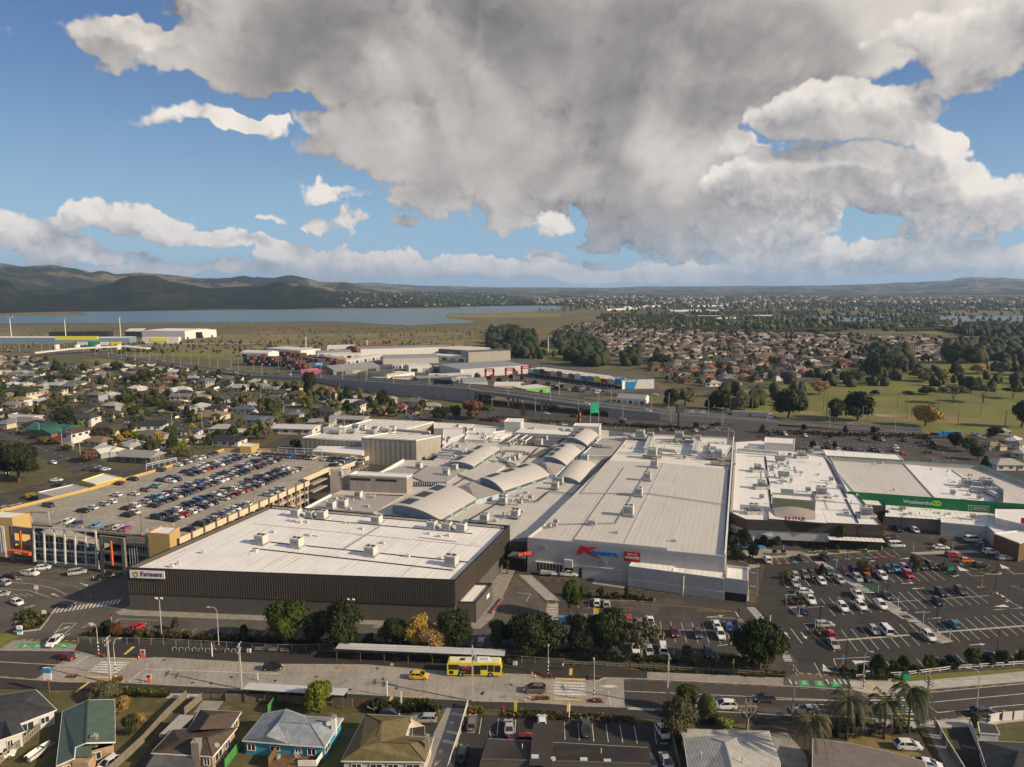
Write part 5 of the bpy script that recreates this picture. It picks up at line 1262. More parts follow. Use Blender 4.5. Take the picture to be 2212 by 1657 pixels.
MB().poly([V3(rdF.x,rdF.y,rz0+.12),V3(kFR.x,kFR.y,rz0-.05)+E_*.3,rB,V3(rdB.x,rdB.y,rz0+.12)]).Mq(Bv,Dq,KM)
mb=MB();mb.bar(V3(rdF.x,rdF.y,rz0+.2),V3(rdB.x,rdB.y,rz0+.2),.3,.12);mb.Mq(Fc,Ap,KM)
back=[lB,V3(rdB.x,rdB.y,rz0),rB,V3(kBR.x,kBR.y,rz0),S(15,940,205,rz0),V3(*S(15,690,240,rz0)[:2],rz0)]
MB().poly([V3(p.x,p.y,rz0-.25)for p in back]).Mq(Bv,Es,KM)
Ia([kA,kB],4.2,zK,.3).Mq('front_wall',Be,KM)
o=ribs(kA+kn*.15,kB+kn*.15,4.25,zK-.05,.5,.1,.12).Mq(Fo,Be,KM);o[Cx]=Df
Ia([kA,kB],0,4.2,.5).Mq('front_base',Aj,KM)
kb2=V3(kBR.x,kBR.y)
Ia([kB,kb2],0,zK+.2,.3).Mq(Fr,Aj,KM)
Ia([kB,kb2],zK+.2,zK+.4,.5).Mq(Dt,Ac,KM)
Ia([kb2,V3(*S(15,940,185,zK)[:2]),V3(*S(15,440,150,zK)[:2])],0,zK-.2,.3).Mq('back_wall',Aj,KM)
l0=V3(*S(7,330,895,zK)[:2])
Ia([kA,l0],0,zK,.3).Mq(Fr,Aj,KM);Ia([l0,V3(lB.x,lB.y)],0,rz0-.1,.3).Mq(Fr,Aj,KM)
p0,p1=kA+kfd*KL*.245,kA+kfd*KL*.72
Ia([p0+kn*.02,p1+kn*.02],zK,zK+.75,.36).Mq('raised_parapet',Be,KM)
kp=kA+kfd*(KL*.262)+kn*.35;kz=6.3
def Lu(parent,name,m,pts,org,dep=.25):
 mb=MB();P=[org+kfd*x+UPZ*z for x,z in pts];n=len(P);mb.v=[Oq(p)for p in P]+[Oq(p+kn*dep)for p in P];mb.f=[Oq(Oo(n-1,-1,-1)),Oq(Oo(n,2*n))]+[(i,(i+1)%n,n+(i+1)%n,n+i)for i in Oo(n)]
 return mb.Mq(name,m,parent)
K_=[(0,.55),(1.45,.75),(2.1,1.75),(3.9,.75),(6.9,.0),(4.6,1.55),(3.5,2.15),(6.3,3.35),(3.0,3.0),(2.5,2.75),(2.7,3.3),(1.1,3.3)]
ko=V3(kp.x,kp.y,kz);kk_=Lu(KM,Hf,'red_letter',[(x*.98,z*.98)for x,z in K_],ko,.3)
ko2=V3(kp.x,kp.y,kz+1.05)+kfd*4.3+kn*.12
Ij(KM,'mart',ko2,kfd,UPZ,7.6,'blue_letter',My=.055,Mx=.3,h=1.35)
rs=kA+kfd*(KL*.508)+kn*.3;rsn=Ie(KM,Cg,Br,V3(rs.x,rs.y,6.35),kfd,UPZ,4.4,2.75,.18)
Ij(rsn,'open until',V3(rs.x,rs.y,8.15)+kfd*.75+kn*.2,kfd,UPZ,2.7,Ag,My=.01);Ij(rsn,'midnight',V3(rs.x,rs.y,6.95)+kfd*.3+kn*.2,kfd,UPZ,3.8,Ag,My=.02)
def Io(n,u0,u1,z0,z1,m,name,dep=.3,out=.16):a=kA+kfd*KL*u0+kn*out;return Ie(KM,name,m,V3(a.x,a.y,z0),kfd,UPZ,KL*(u1-u0),z1-z0,dep)
Io(0,.07,.10,7.3,8.5,Bu,Gp);Io(0,.385,.42,4.5,5.5,Bu,Gp)
wn=Io(0,.05,.19,.8,3.4,Bd,'shop_window',.12,.27)
for k in Oo(9):a=kA+kfd*KL*(.05+.14*k/8)+kn*.42;MB().bar(V3(a.x,a.y,.8),V3(a.x,a.y,3.4),.12).Mq(Dv,Ac,wn)
Io(0,.045,.195,3.4,3.65,Ac,'window_head',.6)
Io(0,.203,.245,.0,3.0,Bk,'roller_door',.1,.27);vb=Io(0,.2,.245,3.0,5.2,Be,'door_hood',1.2)
Io(0,.276,.292,0,2.9,Ai,'door',.1,.27);Io(0,.25,.52,3.5,3.65,Ac,'wall_band',.12,.26)
ya,yb=S(7,943,1400),S(7,1682,1505);yd=(yb-ya).normalized();yn=On((yd.y,-yd.x,0));YL=(yb-ya).length
za=5.9;bk=E_*6.2
Ia([ya,yb],0,2.3,.36).Mq('wing_base',Aj,KM);Ia([ya,yb],2.3,za,.28).Mq(Hc,Be,KM)
Ia([ya+yn*.05,yb+yn*.05],2.2,2.35,.5).Mq('wing_band',Ac,KM)
o=ribs(ya+yn*.14,yb+yn*.14,2.36,za-.02,.45,.1,.1).Mq(Fo,Be,KM);o[Cx]=Df
ybk,yak=kB+kn*.16,kA+kfd*KL*.545+kn*.16
Ia([ya,V3(yak.x,yak.y)],0,za,.28).Mq(Hc,Be,KM);Ia([yb,V3(ybk.x,ybk.y)],0,za,.28).Mq(Hc,Aj,KM)
ym=lerp(ya,yb,.47);ymk=lerp(yak,ybk,.47)
MB().poly([V3(ya.x,ya.y,za-.15),V3(ym.x,ym.y,za-.15),V3(ymk.x,ymk.y,za+.35),V3(yak.x,yak.y,za+.35)]).Mq('wing_roof',Bj,KM);MB().poly([V3(ym.x,ym.y,za-.35),V3(yb.x,yb.y,za-.35),V3(ybk.x,ybk.y,za-.1),V3(ymk.x,ymk.y,za-.1)]).Mq('wing_roof',Bj,KM)
Ia([V3(ym.x,ym.y),V3(ymk.x,ymk.y)],za-.6,za+.2,.25).Mq('wing_parapet',Ac,KM);Ia([ya,yb],za,za+.12,.4).Mq(Dt,Ac,KM)
MB().bar(V3(*(ya+yd*YL*.585+yn*.35)[:2],0),V3(*(ya+yd*YL*.585+yn*.35)[:2],5.2),.28).Mq('downpipe',Ac,KM)
sx0=yb+F_*.3;sq=[sx0,sx0+F_*5.3,sx0+F_*5.3+E_*9,sx0+E_*9]
Ia(sq,2.4,6.2,.3,True).Mq('stair_wall',Aj,KM);MB().poly([V3(p.x,p.y,5.6)for p in sq]).Mq('stair_roof',Ay,KM);Ia([sq[0]+E_*.4,sq[1]+E_*.4],0,2.6,.2).Mq('gate',Ai,KM)
Ia([sq[1],sq[2]],0,2.4,.3).Mq('stair_wall',Aj,KM)
Id('loading_apron',Ax,PL(7,[(700,1300),(940,1325),(940,1420),(665,1380)]),.03)
for(x,y,s)in((1020,700,1.2),(1088,580,1.2),(1142,480,1.15),(945,850,1.35)):Ja(KM,S(7,x,y,rz0+.3),2.3*s,2.1*s,2.2*s)
for a,b in(((7,1110,480),(7,850,910)),((7,400,920),(7,850,912)),((7,580,680),(7,1095,685)),((7,1100,685),(7,1700,770))):Ip(KM,S(*a,rz0+.35),S(*b,rz0+.35),.45,Ak)
for a,b in(((7,915,480),(7,520,1045)),((7,770,450),(7,580,680))):Ip(KM,S(*a,rz0+.25),S(*b,rz0+.25),.22,Ak)
Ip(KM,S(7,1720,500,rz0),S(7,1690,1150,rz0),.9,Ai)
for(x,y)in((848,985),(1298,1048)):vent(KM,S(7,x,y,rz0+.3),1.8)
for(x,y)in((330,950),(385,915),(375,945),(645,925),(675,930)):Ja(KM,S(7,x,y,rz0+.2),1.5,.9,.9,base=False)
for(x,y,s)in((1030,490,1.5),(1400,250,1.4),(870,225,1.4),(890,210,1.0),(1930,500,1.3),(1860,440,1.0),(1650,280,1.1),(1010,240,1.1)):Ja(KM,S(15,x,y,rz0+.9),2.6*s,2.2*s,2.0*s)
for pts in([(1000,235),(930,400)],[(1045,240),(985,400)],[(1620,290),(1590,430)],[(1665,300),(1635,440)]):Jx(KM,[S(15,*p,rz0+1.7)for p in pts],1.2,1.0)
for pts in([(1120,400),(1360,430)],[(1440,230),(1600,250),(1600,290)],[(640,200),(760,215),(800,190)],[(1850,400),(1860,480)]):Jx(KM,[S(15,*p,rz0+1.7)for p in pts],1.6,1.3)
for(x,y,w)in((1030,500,8),(1930,520,12),(1430,280,14),(2000,590,10),(880,250,12)):
 q=S(15,x,y,rz0+.8);pl_=MB();pl_.box(q,(w,3,.15),rz=AX);
 for k in(-1,1):
  for j in(-1,1):pl_.box((q.x+k*w*.4,q.y+j*1.2,q.z-.4),(.15,.15,.9))
 pl_.Mq('platform',Au,KM)
for y0 in(270,300,385,440,462):Ip(KM,S(15,690 if y0<400 else 560,y0,rz0),S(15,1830,y0+60,rz0),.3,Ak)
Ir(KM,Cp,[S(15,1805,440,rz0+1.6),S(15,2030,450,rz0+1.6),S(15,2130,330,rz0+1.6),S(15,1820,300,rz0+1.6)],rz0-.4,rz0+1.2,Aj,Ay)
bx=[S(15,60,490,8.6),S(15,455,495,8.6),S(15,690,230,8.6),S(15,340,240,8.6)]
Ir(In,'raised_roof',bx,6,8.8,Aj,Eb,Ac)
Jx(In,[S(15,230,330,9.6),S(15,340,350,9.6),S(15,480,355,9.6)],1.6,1.3)
zW=8.2
wFL,wFR,wBR=S(8,0,885,zW),S(8,1055,930,zW),S(8,615,400,zW)
wBL=S(8,120,262,zW+.6);wBm=S(8,380,360,zW)
kside0=V3(kb2.x+.6,kb2.y);EW=Ib('mall_wing','white roofed wing with black fascia and curved sign canopy, left of the supermarket','shopping mall',V3(wFL.x,wFL.y))
k_at=lambda s:kB+(kb2-kB)*s+F_*.5
P_w=[V3(*k_at(.29)[:2]),V3(wFL.x,wFL.y),V3(wFR.x,wFR.y),V3(wBR.x,wBR.y),V3(wBm.x,wBm.y),V3(wBL.x,wBL.y),V3(kb2.x+.5,kb2.y)]
MB().Nv(P_w,2,zW-.3,Oe=False).Mq(De,Aj,EW);MB().poly([V3(p.x,p.y,zW-.35)for p in P_w]).Mq(Bv,Ay,EW)
Ia(P_w[0:3],zW-3.3,zW+.1,.4).Mq(Hg,Dc,EW);Ia([P_w[2],lerp(P_w[2],P_w[3],.35)],zW-3.3,zW+.1,.4).Mq(Hg,Dc,EW);Ia([lerp(P_w[2],P_w[3],.35),P_w[3],P_w[4]],zW-1,zW+.15,.3).Mq(Eg,Ac,EW)
a,b=lerp(P_w[1],P_w[2],.02),lerp(P_w[1],P_w[2],.98)
MB().Nv((a+V3(0,.5),b+V3(0,.5),b+V3(1,8),a+V3(1,8)),0,zW-3.3,Oe=False).Mq('shopfront',Bd,EW)
Ia([lerp(P_w[1],P_w[2],.62)+V3(0,-.2),P_w[2]+V3(0,-.2)],0,zW-3.4,.3).Mq('dark_wall',Bk,EW)
for k in Oo(12):p=lerp(P_w[1],P_w[2],k/11.)+V3(0,.3);MB().bar(V3(p.x,p.y,0),V3(p.x,p.y,zW-3.3),.35).Mq(Ew,Ai,EW)
aw=MB();a,b=lerp(P_w[1],P_w[2],.60),P_w[2]
for k in Oo(12):p,q=lerp(a,b,k/12.),lerp(a,b,(k+.92)/12.);aw.poly([V3(p.x,p.y-.3,zW-4.1),V3(q.x,q.y-.3,zW-4.1),V3(q.x-.2,q.y-3,zW-4.4),V3(p.x-.2,p.y-3,zW-4.4)])
aw.Mq(Hh,Ay,EW)
a,b=P_w[0],lerp(P_w[1],P_w[2],.2);aw=MB()
for k in Oo(12):p,q=lerp(a,b,k/12.),lerp(a,b,(k+.92)/12.);aw.poly([V3(p.x,p.y-.3,zW-4.1),V3(q.x,q.y-.3,zW-4.1),V3(q.x-.2,q.y-2.6,zW-4.4),V3(p.x-.2,p.y-2.6,zW-4.4)])
aw.Mq(Hh,Bp,EW)
bz=13.0;b0,b1,b2,b3=S(8,210,715,bz),S(8,540,740,bz),S(8,520,690,bz),S(8,200,675,bz)
pbk=[V3(p.x,p.y)for p in(b0,b1,b1+E_*6,b0+E_*6)]
pbx=MB().Nv(pbk,zW-.4,bz,Oe=False).Mq('lantern_box',Ek,EW);MB().poly([V3(p.x,p.y,bz-.6)for p in pbk]).Mq('lantern_roof',Ay,pbx)
o=ribs(pbk[0]+V3(0,-.02),pbk[1]+V3(0,-.02),9.4,bz,.42,.12,.14).Mq('lantern_ribs',Ek,pbx);o[Cx]=Df
c0_,c1_,c2_,c3_=S(8,180,880,8.6),S(8,625,915,8.6),S(8,595,825,8.6),S(8,175,810,8.6)
cn=MB();cn.Nv((c0_,c1_,c2_,c3_),8.1,8.7,Mt=True);cano=cn.Mq('canopy',Ac,EW)
Ia([V3(*p[:2])for p in(c0_,c1_,c2_,c3_)],8.0,8.65,.25,True).Mq('canopy_edge',Dc,cano)
sk_=MB();n=14;r0=[];r1=[]
pa,pb_=V3(pbk[0].x,pbk[0].y),V3(pbk[1].x,pbk[1].y);qa=lerp(c0_,c1_,.13);qb=lerp(c0_,c1_,.80)
for i in Oo(n+1):
 k=i/n;top=lerp(pa,pb_,k)+V3(0,-.05);bot=lerp(qa,qb,k);arc=Om.sin(Om.pi*k)
 r0.append(V3(top.x,top.y,9.6+.9*arc));r1.append(V3(lerp(top,bot,.72+.12*arc).x,lerp(top,bot,.72+.12*arc).y,8.75+.05*arc))
for i in Oo(n):sk_.poly([r1[i],r1[i+1],r0[i+1],r0[i]])
sk_.Mq('curved_skirt',Bu,EW)
e1=S(8,298,889,9.3);e2=S(8,474,895,9.3);lt=MB();wl=(e2-e1).length
Ll(cano,Hz,e1,(e2-e1),UPZ,1.75,'wine_letter',.25,Na=wl/8.6,My=.05)
for(n_,x,y,s)in((8,90,510,1.2),(8,120,640,1.25),(8,580,700,1.5),(8,60,830,1.3),(8,925,860,1.5),(8,425,405,1.3),(8,545,365,1.1)):
 q=S(n_,x,y,zW-.1);Ja(EW,q,2.3*s,2*s,2*s);Ia([q+V3(-2.6,-2),q+V3(2.6,-2),q+V3(2.6,1.8),q+V3(-2.6,1.8)],zW-.3,zW+.9,.08,True).Mq('plant_guard',Ap,EW)
for(x,y)in((265,410),(292,530),(320,670)):
 q=S(8,x,y,zW+1.5);mb=MB();mb.box(q,(4.3,3.2,.12),rz=AX,rx=.3);mb.box((q.x,q.y,q.z-.8),(3.6,.2,1.4));mb.Mq('solar_panel','solar_green',EW)
for(x,y)in((255,470),(325,450),(280,590),(350,580)):Jx(EW,[S(8,x,y,zW+.7),S(8,x,y-30,zW+1.6)],1.1,1.1)
for x0 in(0,1):Ip(EW,S(8,150,400,zW-.25),S(8,200,800,zW-.25),.5);
Ip(EW,S(8,0,395,zW-.25),S(8,145,400,zW-.25),.35,Ak);Ip(EW,S(8,0,560,zW-.25),S(8,180,560,zW-.25),.3,Ak);Ip(EW,S(8,770,725,zW-.25),S(8,865,910,zW-.25),.6);Ip(EW,S(8,540,740,zW-.25),S(8,1000,775,zW-.25),.35,Ak);Ip(EW,S(8,615,400,zW-.2),S(8,775,715,zW-.2),.8,Ai)
Ia([lerp(P_w[6],P_w[0],.02)+F_*.4,P_w[0]+F_*.4],zW-.5,zW+.35,.8).Mq('box_gutter',Bu,EW)
Ir(EW,Go,[S(8,145,290,11.5),S(8,375,300,11.5),S(8,380,262,11.5),S(8,150,250,11.5)],6,11.5,Aj,Ay,Ac)
Jx(EW,[S(8,-60,345,zW+1),S(8,250,370,zW+1)],1.6,1.2);Jx(EW,[S(8,-10,330,zW+1),S(8,90,335,zW+1)],1.4,1.6)
zS=8.6
sFL,sFR=S(8,785,672,zS),S(8,2160,770,zS);sBL,sBR,sER=S(8,650,400,zS),S(8,1815,465,zS),S(8,2144,695,zS)
SM=Ib('supermarket','white roofed supermarket behind a long green sign wall','supermarket',V3(sFL.x,sFL.y))
sp_=[V3(p.x,p.y)for p in(sFL,sFR,sER+V3(14,-8),sBR,sBL)]
MB().poly([V3(p.x,p.y,zS-1.7)for p in sp_]).Mq(Bv,Dq,SM)
MB().poly([S(8,1215,450,zS-1.55),S(8,1455,715,zS-1.55),S(8,1860,745,zS-1.6),S(8,1990,700,zS-1.6),S(8,1600,505,zS-1.6)]).Mq(Bv,Ay,SM)
mb=MB();mb.bar(S(8,1215,450,zS-1.45),S(8,1455,715,zS-1.45),.3,.15);mb.Mq(Fc,Ap,SM)
Ia([sp_[0],sp_[1]],4.6,zS+.2,.35).Mq('sign_wall',Fi,SM)
Ia([sp_[0],sp_[1]],0,4.6,.5).Mq('front_wall',Aj,SM)
Ia([sp_[1],sp_[2],sp_[3],sp_[4],sp_[0]],0,zS,.3).Mq(Fr,Aj,SM);Ia([sp_[1],sp_[2],sp_[3],sp_[4]],zS,zS+.2,.45).Mq(Dt,Fi,SM)
sdv=(sp_[1]-sp_[0]).normalized();snv=On((sdv.y,-sdv.x,0));SL=(sp_[1]-sp_[0]).length
w0=sp_[0]+sdv*SL*.325+snv*.2;Ij(SM,'Woolworths',V3(w0.x,w0.y,6.1),sdv,UPZ,SL*.162,Ag,My=.012,Mx=.1)
w1=sp_[0]+sdv*SL*.515+snv*.22
def Mm(c,r0,r1,a0,a1,m,nm,lift=0):
 mb=MB();n=14;A=[];B=[]
 for i in Oo(n+1):
  a=a0+(a1-a0)*i/n;dv=sdv*Om.cos(a)+UPZ*Om.sin(a);A.append(c+dv*r0+snv*lift);B.append(c+dv*r1+snv*lift)
 for i in Oo(n):mb.poly([A[i],B[i],B[i+1],A[i+1]])
 mb.Mq(nm,m,SM)
cw=V3(w1.x,w1.y,6.85)
Mm(cw-sdv*.55,.45,.95,.6,5.4,'lime',Hi,.02);Mm(cw+sdv*.55,.45,.95,-2.4,2.6,'lime',Hi,.04);Mm(cw-UPZ*.1,.12,.5,0,6.28,'lime',Hi,.06);Mm(cw+UPZ*.8,.1,.42,.2,2.6,Fp,Hi,.08)
w2=sp_[0]+sdv*SL*.692+snv*.2;pq=Ie(SM,'pharmacy_sign',Ag,V3(w2.x,w2.y,5.5),sdv,UPZ,SL*.112,1.55,.08);w3=w2+snv*.09+sdv*.12
Ie(SM,'pharmacy_panel',Fi,V3(w3.x,w3.y,5.62),sdv,UPZ,SL*.112-.24,1.3,.03);w4=w3+snv*.04
Ij(SM,'pharmacy',V3(w4.x,w4.y,5.75)+sdv*1.6,sdv,UPZ,3.9,Ag,My=.01);cr_=MB();c_=V3(w4.x,w4.y,6.25)+sdv*.8+snv*.05;cr_.bar(c_-sdv*.45,c_+sdv*.45,.3,.08).bar(c_-UPZ*.45,c_+UPZ*.45,.3,.08);cr_.Mq('cross',Fp,SM)
Ip(SM,S(8,1590,505,zS-1.5),S(8,1760,620,zS-1.5),.6,Ak)
for(x,y,s)in((1700,630,1.2),(1770,640,1.1),(1850,640,1.5),(1890,690,1.1)):Ja(SM,S(8,x,y,zS-1.6),2.6*s,2.4*s,2.2*s)
Jx(SM,[S(8,1730,640,zS-.3),S(8,1850,650,zS-.3),S(8,1940,700,zS-.3)],1.5,1.2);Ia([V3(*S(8,1865,580,zS+1)[:2]),V3(*S(8,1990,660,zS+1)[:2]),V3(*S(8,1985,720,zS+1)[:2])],zS-2,zS+1.3,.15).Mq('plant_screen',Ap,SM)
for(x,y)in((1050,455),(1160,452),(990,458),(1515,470),(1385,465),(1430,503),(1555,520),(1145,660),(1720,545),(1745,548)):MB().Nu(S(8,x,y,zS-1.6),[(.35,0),(.35,.6),(.5,.7),(.1,.95)],8).Mq(Fq,Ds,SM)
bs=[S(8,620,390,7),S(8,1215,425,7),S(8,1175,385,7),S(8,600,345,7)];Ir(SM,'back_wing',bs,0,7,Aj,Bj,Ac)
vr=[S(8,1075,860,4.4),S(8,1900,910,4.4),S(8,1870,800,4.9),S(8,1080,765,4.9)]
MB().poly(vr).Mq('verandah_roof',Bj,SM);
Ia([V3(vr[0].x,vr[0].y+1),V3(vr[1].x,vr[1].y+1)],0,4.2,.3).Mq('verandah_wall',Am,SM)
lb=[S(8,790,770,6.4),S(8,1060,775,6.4),S(8,1020,720,6.4),S(8,785,725,6.4)];Ir(SM,'link_roof',lb,0,6.4,Dc,Ay)
LK=Ib('store_annex','low grey ribbed annex with a dark boarded corner shop, below the supermarket sign',Fk,V3(*S(8,1700,1000)[:2]))
Ir(LK,'wing',[S(8,1510,905,4.6),S(8,1860,935,4.6),S(8,1930,905,4.6),S(8,1500,870,4.6)],0,4.6,Be,Ay,Ac)
Ir(LK,'wing',[S(8,1860,930,4.8),S(8,1920,985,4.8),S(8,2070,975,4.8),S(8,2060,870,4.8),S(8,1880,830,4.8)],0,4.8,Aj,Ay)
Ir(LK,'corner_shop',[S(8,1915,990,6),S(8,2110,1065,6),S(8,2300,1000,6),S(8,2090,970,6)],0,6,Cs,Ay,Ac)
rp=[S(8,1925,810,7.5),S(8,2300,830,7.5)];Ir(LK,'raised_wing',[S(8,1925,870,7.2),S(8,2300,960,7.2),S(8,2300,810,7.2),S(8,1925,805,7.2)],0,7.2,Ah,Ay,Ac)
Ie(LK,'red_panel',Br,S(8,2112,975,4.5),F_,UPZ,5,4.5,.2)
rc_=random.Random(8)
def Jc(parent,poly,z,n,pipes=0,box=0):
 for k in Oo(n):
  p=Iz(poly,1)[0];h=rc_.uniform(.4,.9);r=rc_.uniform(.14,.3)
  if k%3:MB().Nu((p[0],p[1],z),[(r,0),(r,h),(r*1.6,h+.05),(r*.4,h+.3)],7).Mq(Fq,Ap if k%2 else Ds,parent)
  else:MB().box((p[0],p[1],z+.3),(rc_.uniform(.8,1.8),.8,.7),rz=AX).Mq(Fq,Ds,parent)
 for k in Oo(pipes):
  p=Iz(poly,1)[0];d=(E_ if k%2 else F_)*rc_.uniform(4,12);a=V3(p[0],p[1],z);b=a+d
  if Ju(b,poly):pipe(parent,a,b,rc_.uniform(.06,.14),.2,Ak if k%3 else Ap)
 for k in Oo(box):
  p=Iz(poly,1)[0];Ja(parent,V3(p[0],p[1],z),rc_.uniform(1.2,2),1.2,rc_.uniform(.9,1.4),base=False)
Jc(In,[S(6,1460,470,7),S(6,1400,300,7),S(6,1900,180,7),S(6,2140,300,7),S(6,1900,430,7)],7.6,46,34,14)
Jc(In,[S(6,420,790,7),S(6,620,700,7),S(6,1000,700,7),S(6,900,820,7)],7.1,8,4)
Jc(In,[S(6,1740,900,7),S(6,2000,700,7),S(7,300,600,7),S(7,60,960,7)],7.0,14,8,2)
Jc(KM,[S(15,560,420,rz0),S(15,700,240,rz0),S(15,2050,300,rz0),S(15,2000,620,rz0)],rz0-.2,34,26,10)
Jc(EW,[S(8,10,840,zW),S(8,150,330,zW),S(8,600,420,zW),S(8,950,860,zW)],zW-.3,30,22,6)
Jc(SM,[S(8,1500,500,zS),S(8,1650,520,zS),S(8,1950,720,zS),S(8,1600,700,zS)],zS-1.6,10,8,3)
Jc(SM,[S(8,1090,850,4.6),S(8,1880,895,4.6),S(8,1870,815,4.8),S(8,1090,780,4.8)],4.6,14,6,2)
Jc(DS,[Iy(6,-100,1200),Iy(6,300,850),Iy(6,1750,1000),Iy(6,1500,1300)],Lm,8,4)
def PP(*segs):return[S(n,x,y)for n,pts in segs for x,y in pts]
ASPH=PP((1,[(-600,330),(0,330),(620,262),(1300,275),(2212,322)]),(2,[(650,335),(2000,400)]),(3,[(0,405),(1000,470),(2212,545)]),(4,[(700,590),(1200,570),(2212,500),(2900,440)]),(0,[(2300,1000),(2150,960),(1990,935),(1700,905),(1400,905),(1200,893),(1000,893),(640,935),(560,965),(200,1020),(-150,1100)]))
Id(Hs,Fn,ASPH,.016)
Id(Hs,Ce,PP((5,[(-300,1080),(270,1080),(1030,1165)]),(1,[(2212,75)]),(2,[(1770,155)]),(7,[(-60,1330),(130,1300)]),(7,[(390,1657)]),(2,[(1860,330),(650,300)]),(1,[(2212,290),(1300,230),(620,240),(-500,320)])),.020)
Id(Hs,Ch,PP((8,[(160,1210),(1150,1140),(1500,1130),(2400,1200)]),(4,[(2500,420),(1300,520),(760,480),(420,440),(60,30)])),.022)
K_N=PP((1,[(-700,318),(0,345),(590,352),(740,388),(850,412),(1200,410),(1230,404),(2212,458)]),(2,[(900,463),(1560,520),(2212,542)]),(3,[(250,548),(300,575),(700,592),(790,565),(1120,576),(2212,630)]),(4,[(430,636),(850,662),(960,690),(1240,690),(1450,655),(2212,592),(3000,530)]))
K_S=PP((1,[(-700,540),(0,560),(480,597),(900,600),(1400,627),(2212,662)]),(2,[(850,695),(1500,735),(1830,752),(2100,757)]),(3,[(200,760),(370,772),(640,790),(970,800),(1240,820),(1600,832)]),(4,[(0,845),(360,868),(900,880),(1250,915),(1430,915),(2212,850),(3000,790)]))
Id('road',Fn,K_N+K_S[::-1],.032)
Id('road','road_concrete',PP((1,[(600,362),(740,388),(850,412),(1200,410),(1230,404),(2212,458)]),(2,[(900,463),(1560,520),(2212,542)]),(3,[(250,548),(300,575),(700,592),(790,565),(936,570),(945,790),(640,790),(370,772),(200,760)]),(2,[(2100,757),(1830,752),(1500,735),(850,695)]),(1,[(2212,662),(1400,627),(900,600),(480,597),(280,575)])),.038)
def Ko(name,m,pts,z=.12):mb=MB();mb.Nv(pts,.0,z);return Im(name,mb,m)
FN=PP((1,[(600,358),(740,388),(850,412),(1200,410),(1230,404),(2212,458)]),(2,[(900,463),(1560,520),(2212,542)]),(3,[(250,548),(300,575),(700,592),(790,565),(1120,576),(1120,516),(900,485),(460,425),(0,405)]),(2,[(2000,400),(650,330)]),(1,[(2212,322),(1300,275),(640,262)]))
Ko(Dj,Ch,FN)
Ko(Dj,Ax,PP((3,[(1122,576),(2212,630)]),(4,[(300,625),(300,575)]),(3,[(2212,565),(1122,518)])))
Ko(Dj,Dp,PP((4,[(850,662),(960,690),(1240,690),(1450,655),(2212,592),(3000,530),(3000,460),(2212,515),(1500,580),(1200,600),(820,592)])))
Ko('driveway_crossing',Ax,PP((1,[(-100,340),(0,343),(590,352),(610,300),(140,262),(-200,280)])),.05)
Ko('driveway_crossing',Ce,PP((4,[(302,625),(430,636),(848,660),(780,580),(700,545),(420,525),(305,560)])),.05)
FS=PP((1,[(-700,545),(0,568),(480,603),(900,606),(1400,633),(2212,668)]),(2,[(850,701),(1500,741),(1830,758),(2100,763)]),(3,[(200,766),(370,778),(640,796),(970,806),(1240,826),(1600,838)]),(4,[(0,851),(360,874),(900,886),(900,955),(360,940),(0,925)]),(3,[(1600,935),(1200,895),(700,850),(0,815)]),(2,[(1700,805),(940,795),(700,735),(0,690)]),(1,[(1620,690),(1340,690),(930,660),(440,660),(-700,640)]))
Ko(Dj,Ch,FS)
Ko(Dj,Dp,PP((4,[(902,886),(1250,920),(1430,920),(2212,856),(3000,796),(3000,850),(2212,905),(1800,955),(1400,965),(1050,960),(1030,900)])))
Ko(Dj,Dp,PP((1,[(1350,690),(1600,695),(1590,725),(1320,728)])),.125)
Ko(Dj,Dp,PP((3,[(990,800),(1190,812),(1180,830),(960,818)])),.126)
def Ln(pts,m=Hk,w=.22,z=.15,name=Hk):
 mb=MB()
 for a,b in zip(pts[:-1],pts[1:]):mb.bar(V3(a.x,a.y,z/2),V3(b.x,b.y,z/2),w,z)
 return Im(name,mb,m)
Ln(K_N[1:]);Ln(K_S)
Id(Fh,Fh,PP((1,[(-900,650),(440,665),(930,665),(1620,695)]),(2,[(0,700),(940,800),(1700,810)]),(3,[(0,820),(1200,900),(1600,940)]),(4,[(0,930),(900,960),(1400,970),(2212,910),(2900,850),(2900,2200)]),(1,[(-1400,2200)])),.020)
Id(Ht,Ax,PP((2,[(1540,800),(1700,808),(1640,1000),(1560,1500),(1300,1500),(1440,1000)])),.05)
Id(Gq,Ch,PP((2,[(1720,850),(1980,870)]),(3,[(1000,925),(1290,900),(1320,1500)]),(2,[(1560,1500),(1650,1000)])),.052)
Id(Gq,Ax,PP((1,[(1610,745),(1780,750),(1720,830),(1540,840)])),.05)
Id(Gq,Ch,PP((2,[(1180,850),(1440,870),(1470,930),(1420,1030),(1220,1000)])),.05)
Id(Gq,Fe,PP((4,[(60,960),(560,980),(1000,960),(1380,980),(1600,1300),(1500,1500),(300,1500)])),.05)
Id(Gq,Ax,PP((4,[(200,1000),(330,1000),(480,1180),(520,1400),(330,1400)])),.056)
Id(Gq,Ff,PP((4,[(880,960),(1180,1000),(1400,1180),(1100,1200),(800,1080)])),.056)
Id(Ht,Ax,PP((4,[(1430,960),(1500,960),(1720,1300),(1600,1300)])),.06)
Id(Ht,Ch,PP((4,[(1600,970),(1780,960),(1900,1300),(1750,1300)])),.06)
Id('drive',Fe,PP((1,[(1480,730),(1620,740),(1180,1200),(1080,1500),(900,1500),(1280,980)])),.05)
Id(Fh,Du,PP((4,[(1160,570),(1260,545),(2212,490),(2900,440),(2900,470),(2212,515),(1500,580),(1190,598)])),.05)
Id(Dg,Fe,PP((3,[(930,455),(1400,470),(2212,520),(2212,568),(1122,516)])),.05)
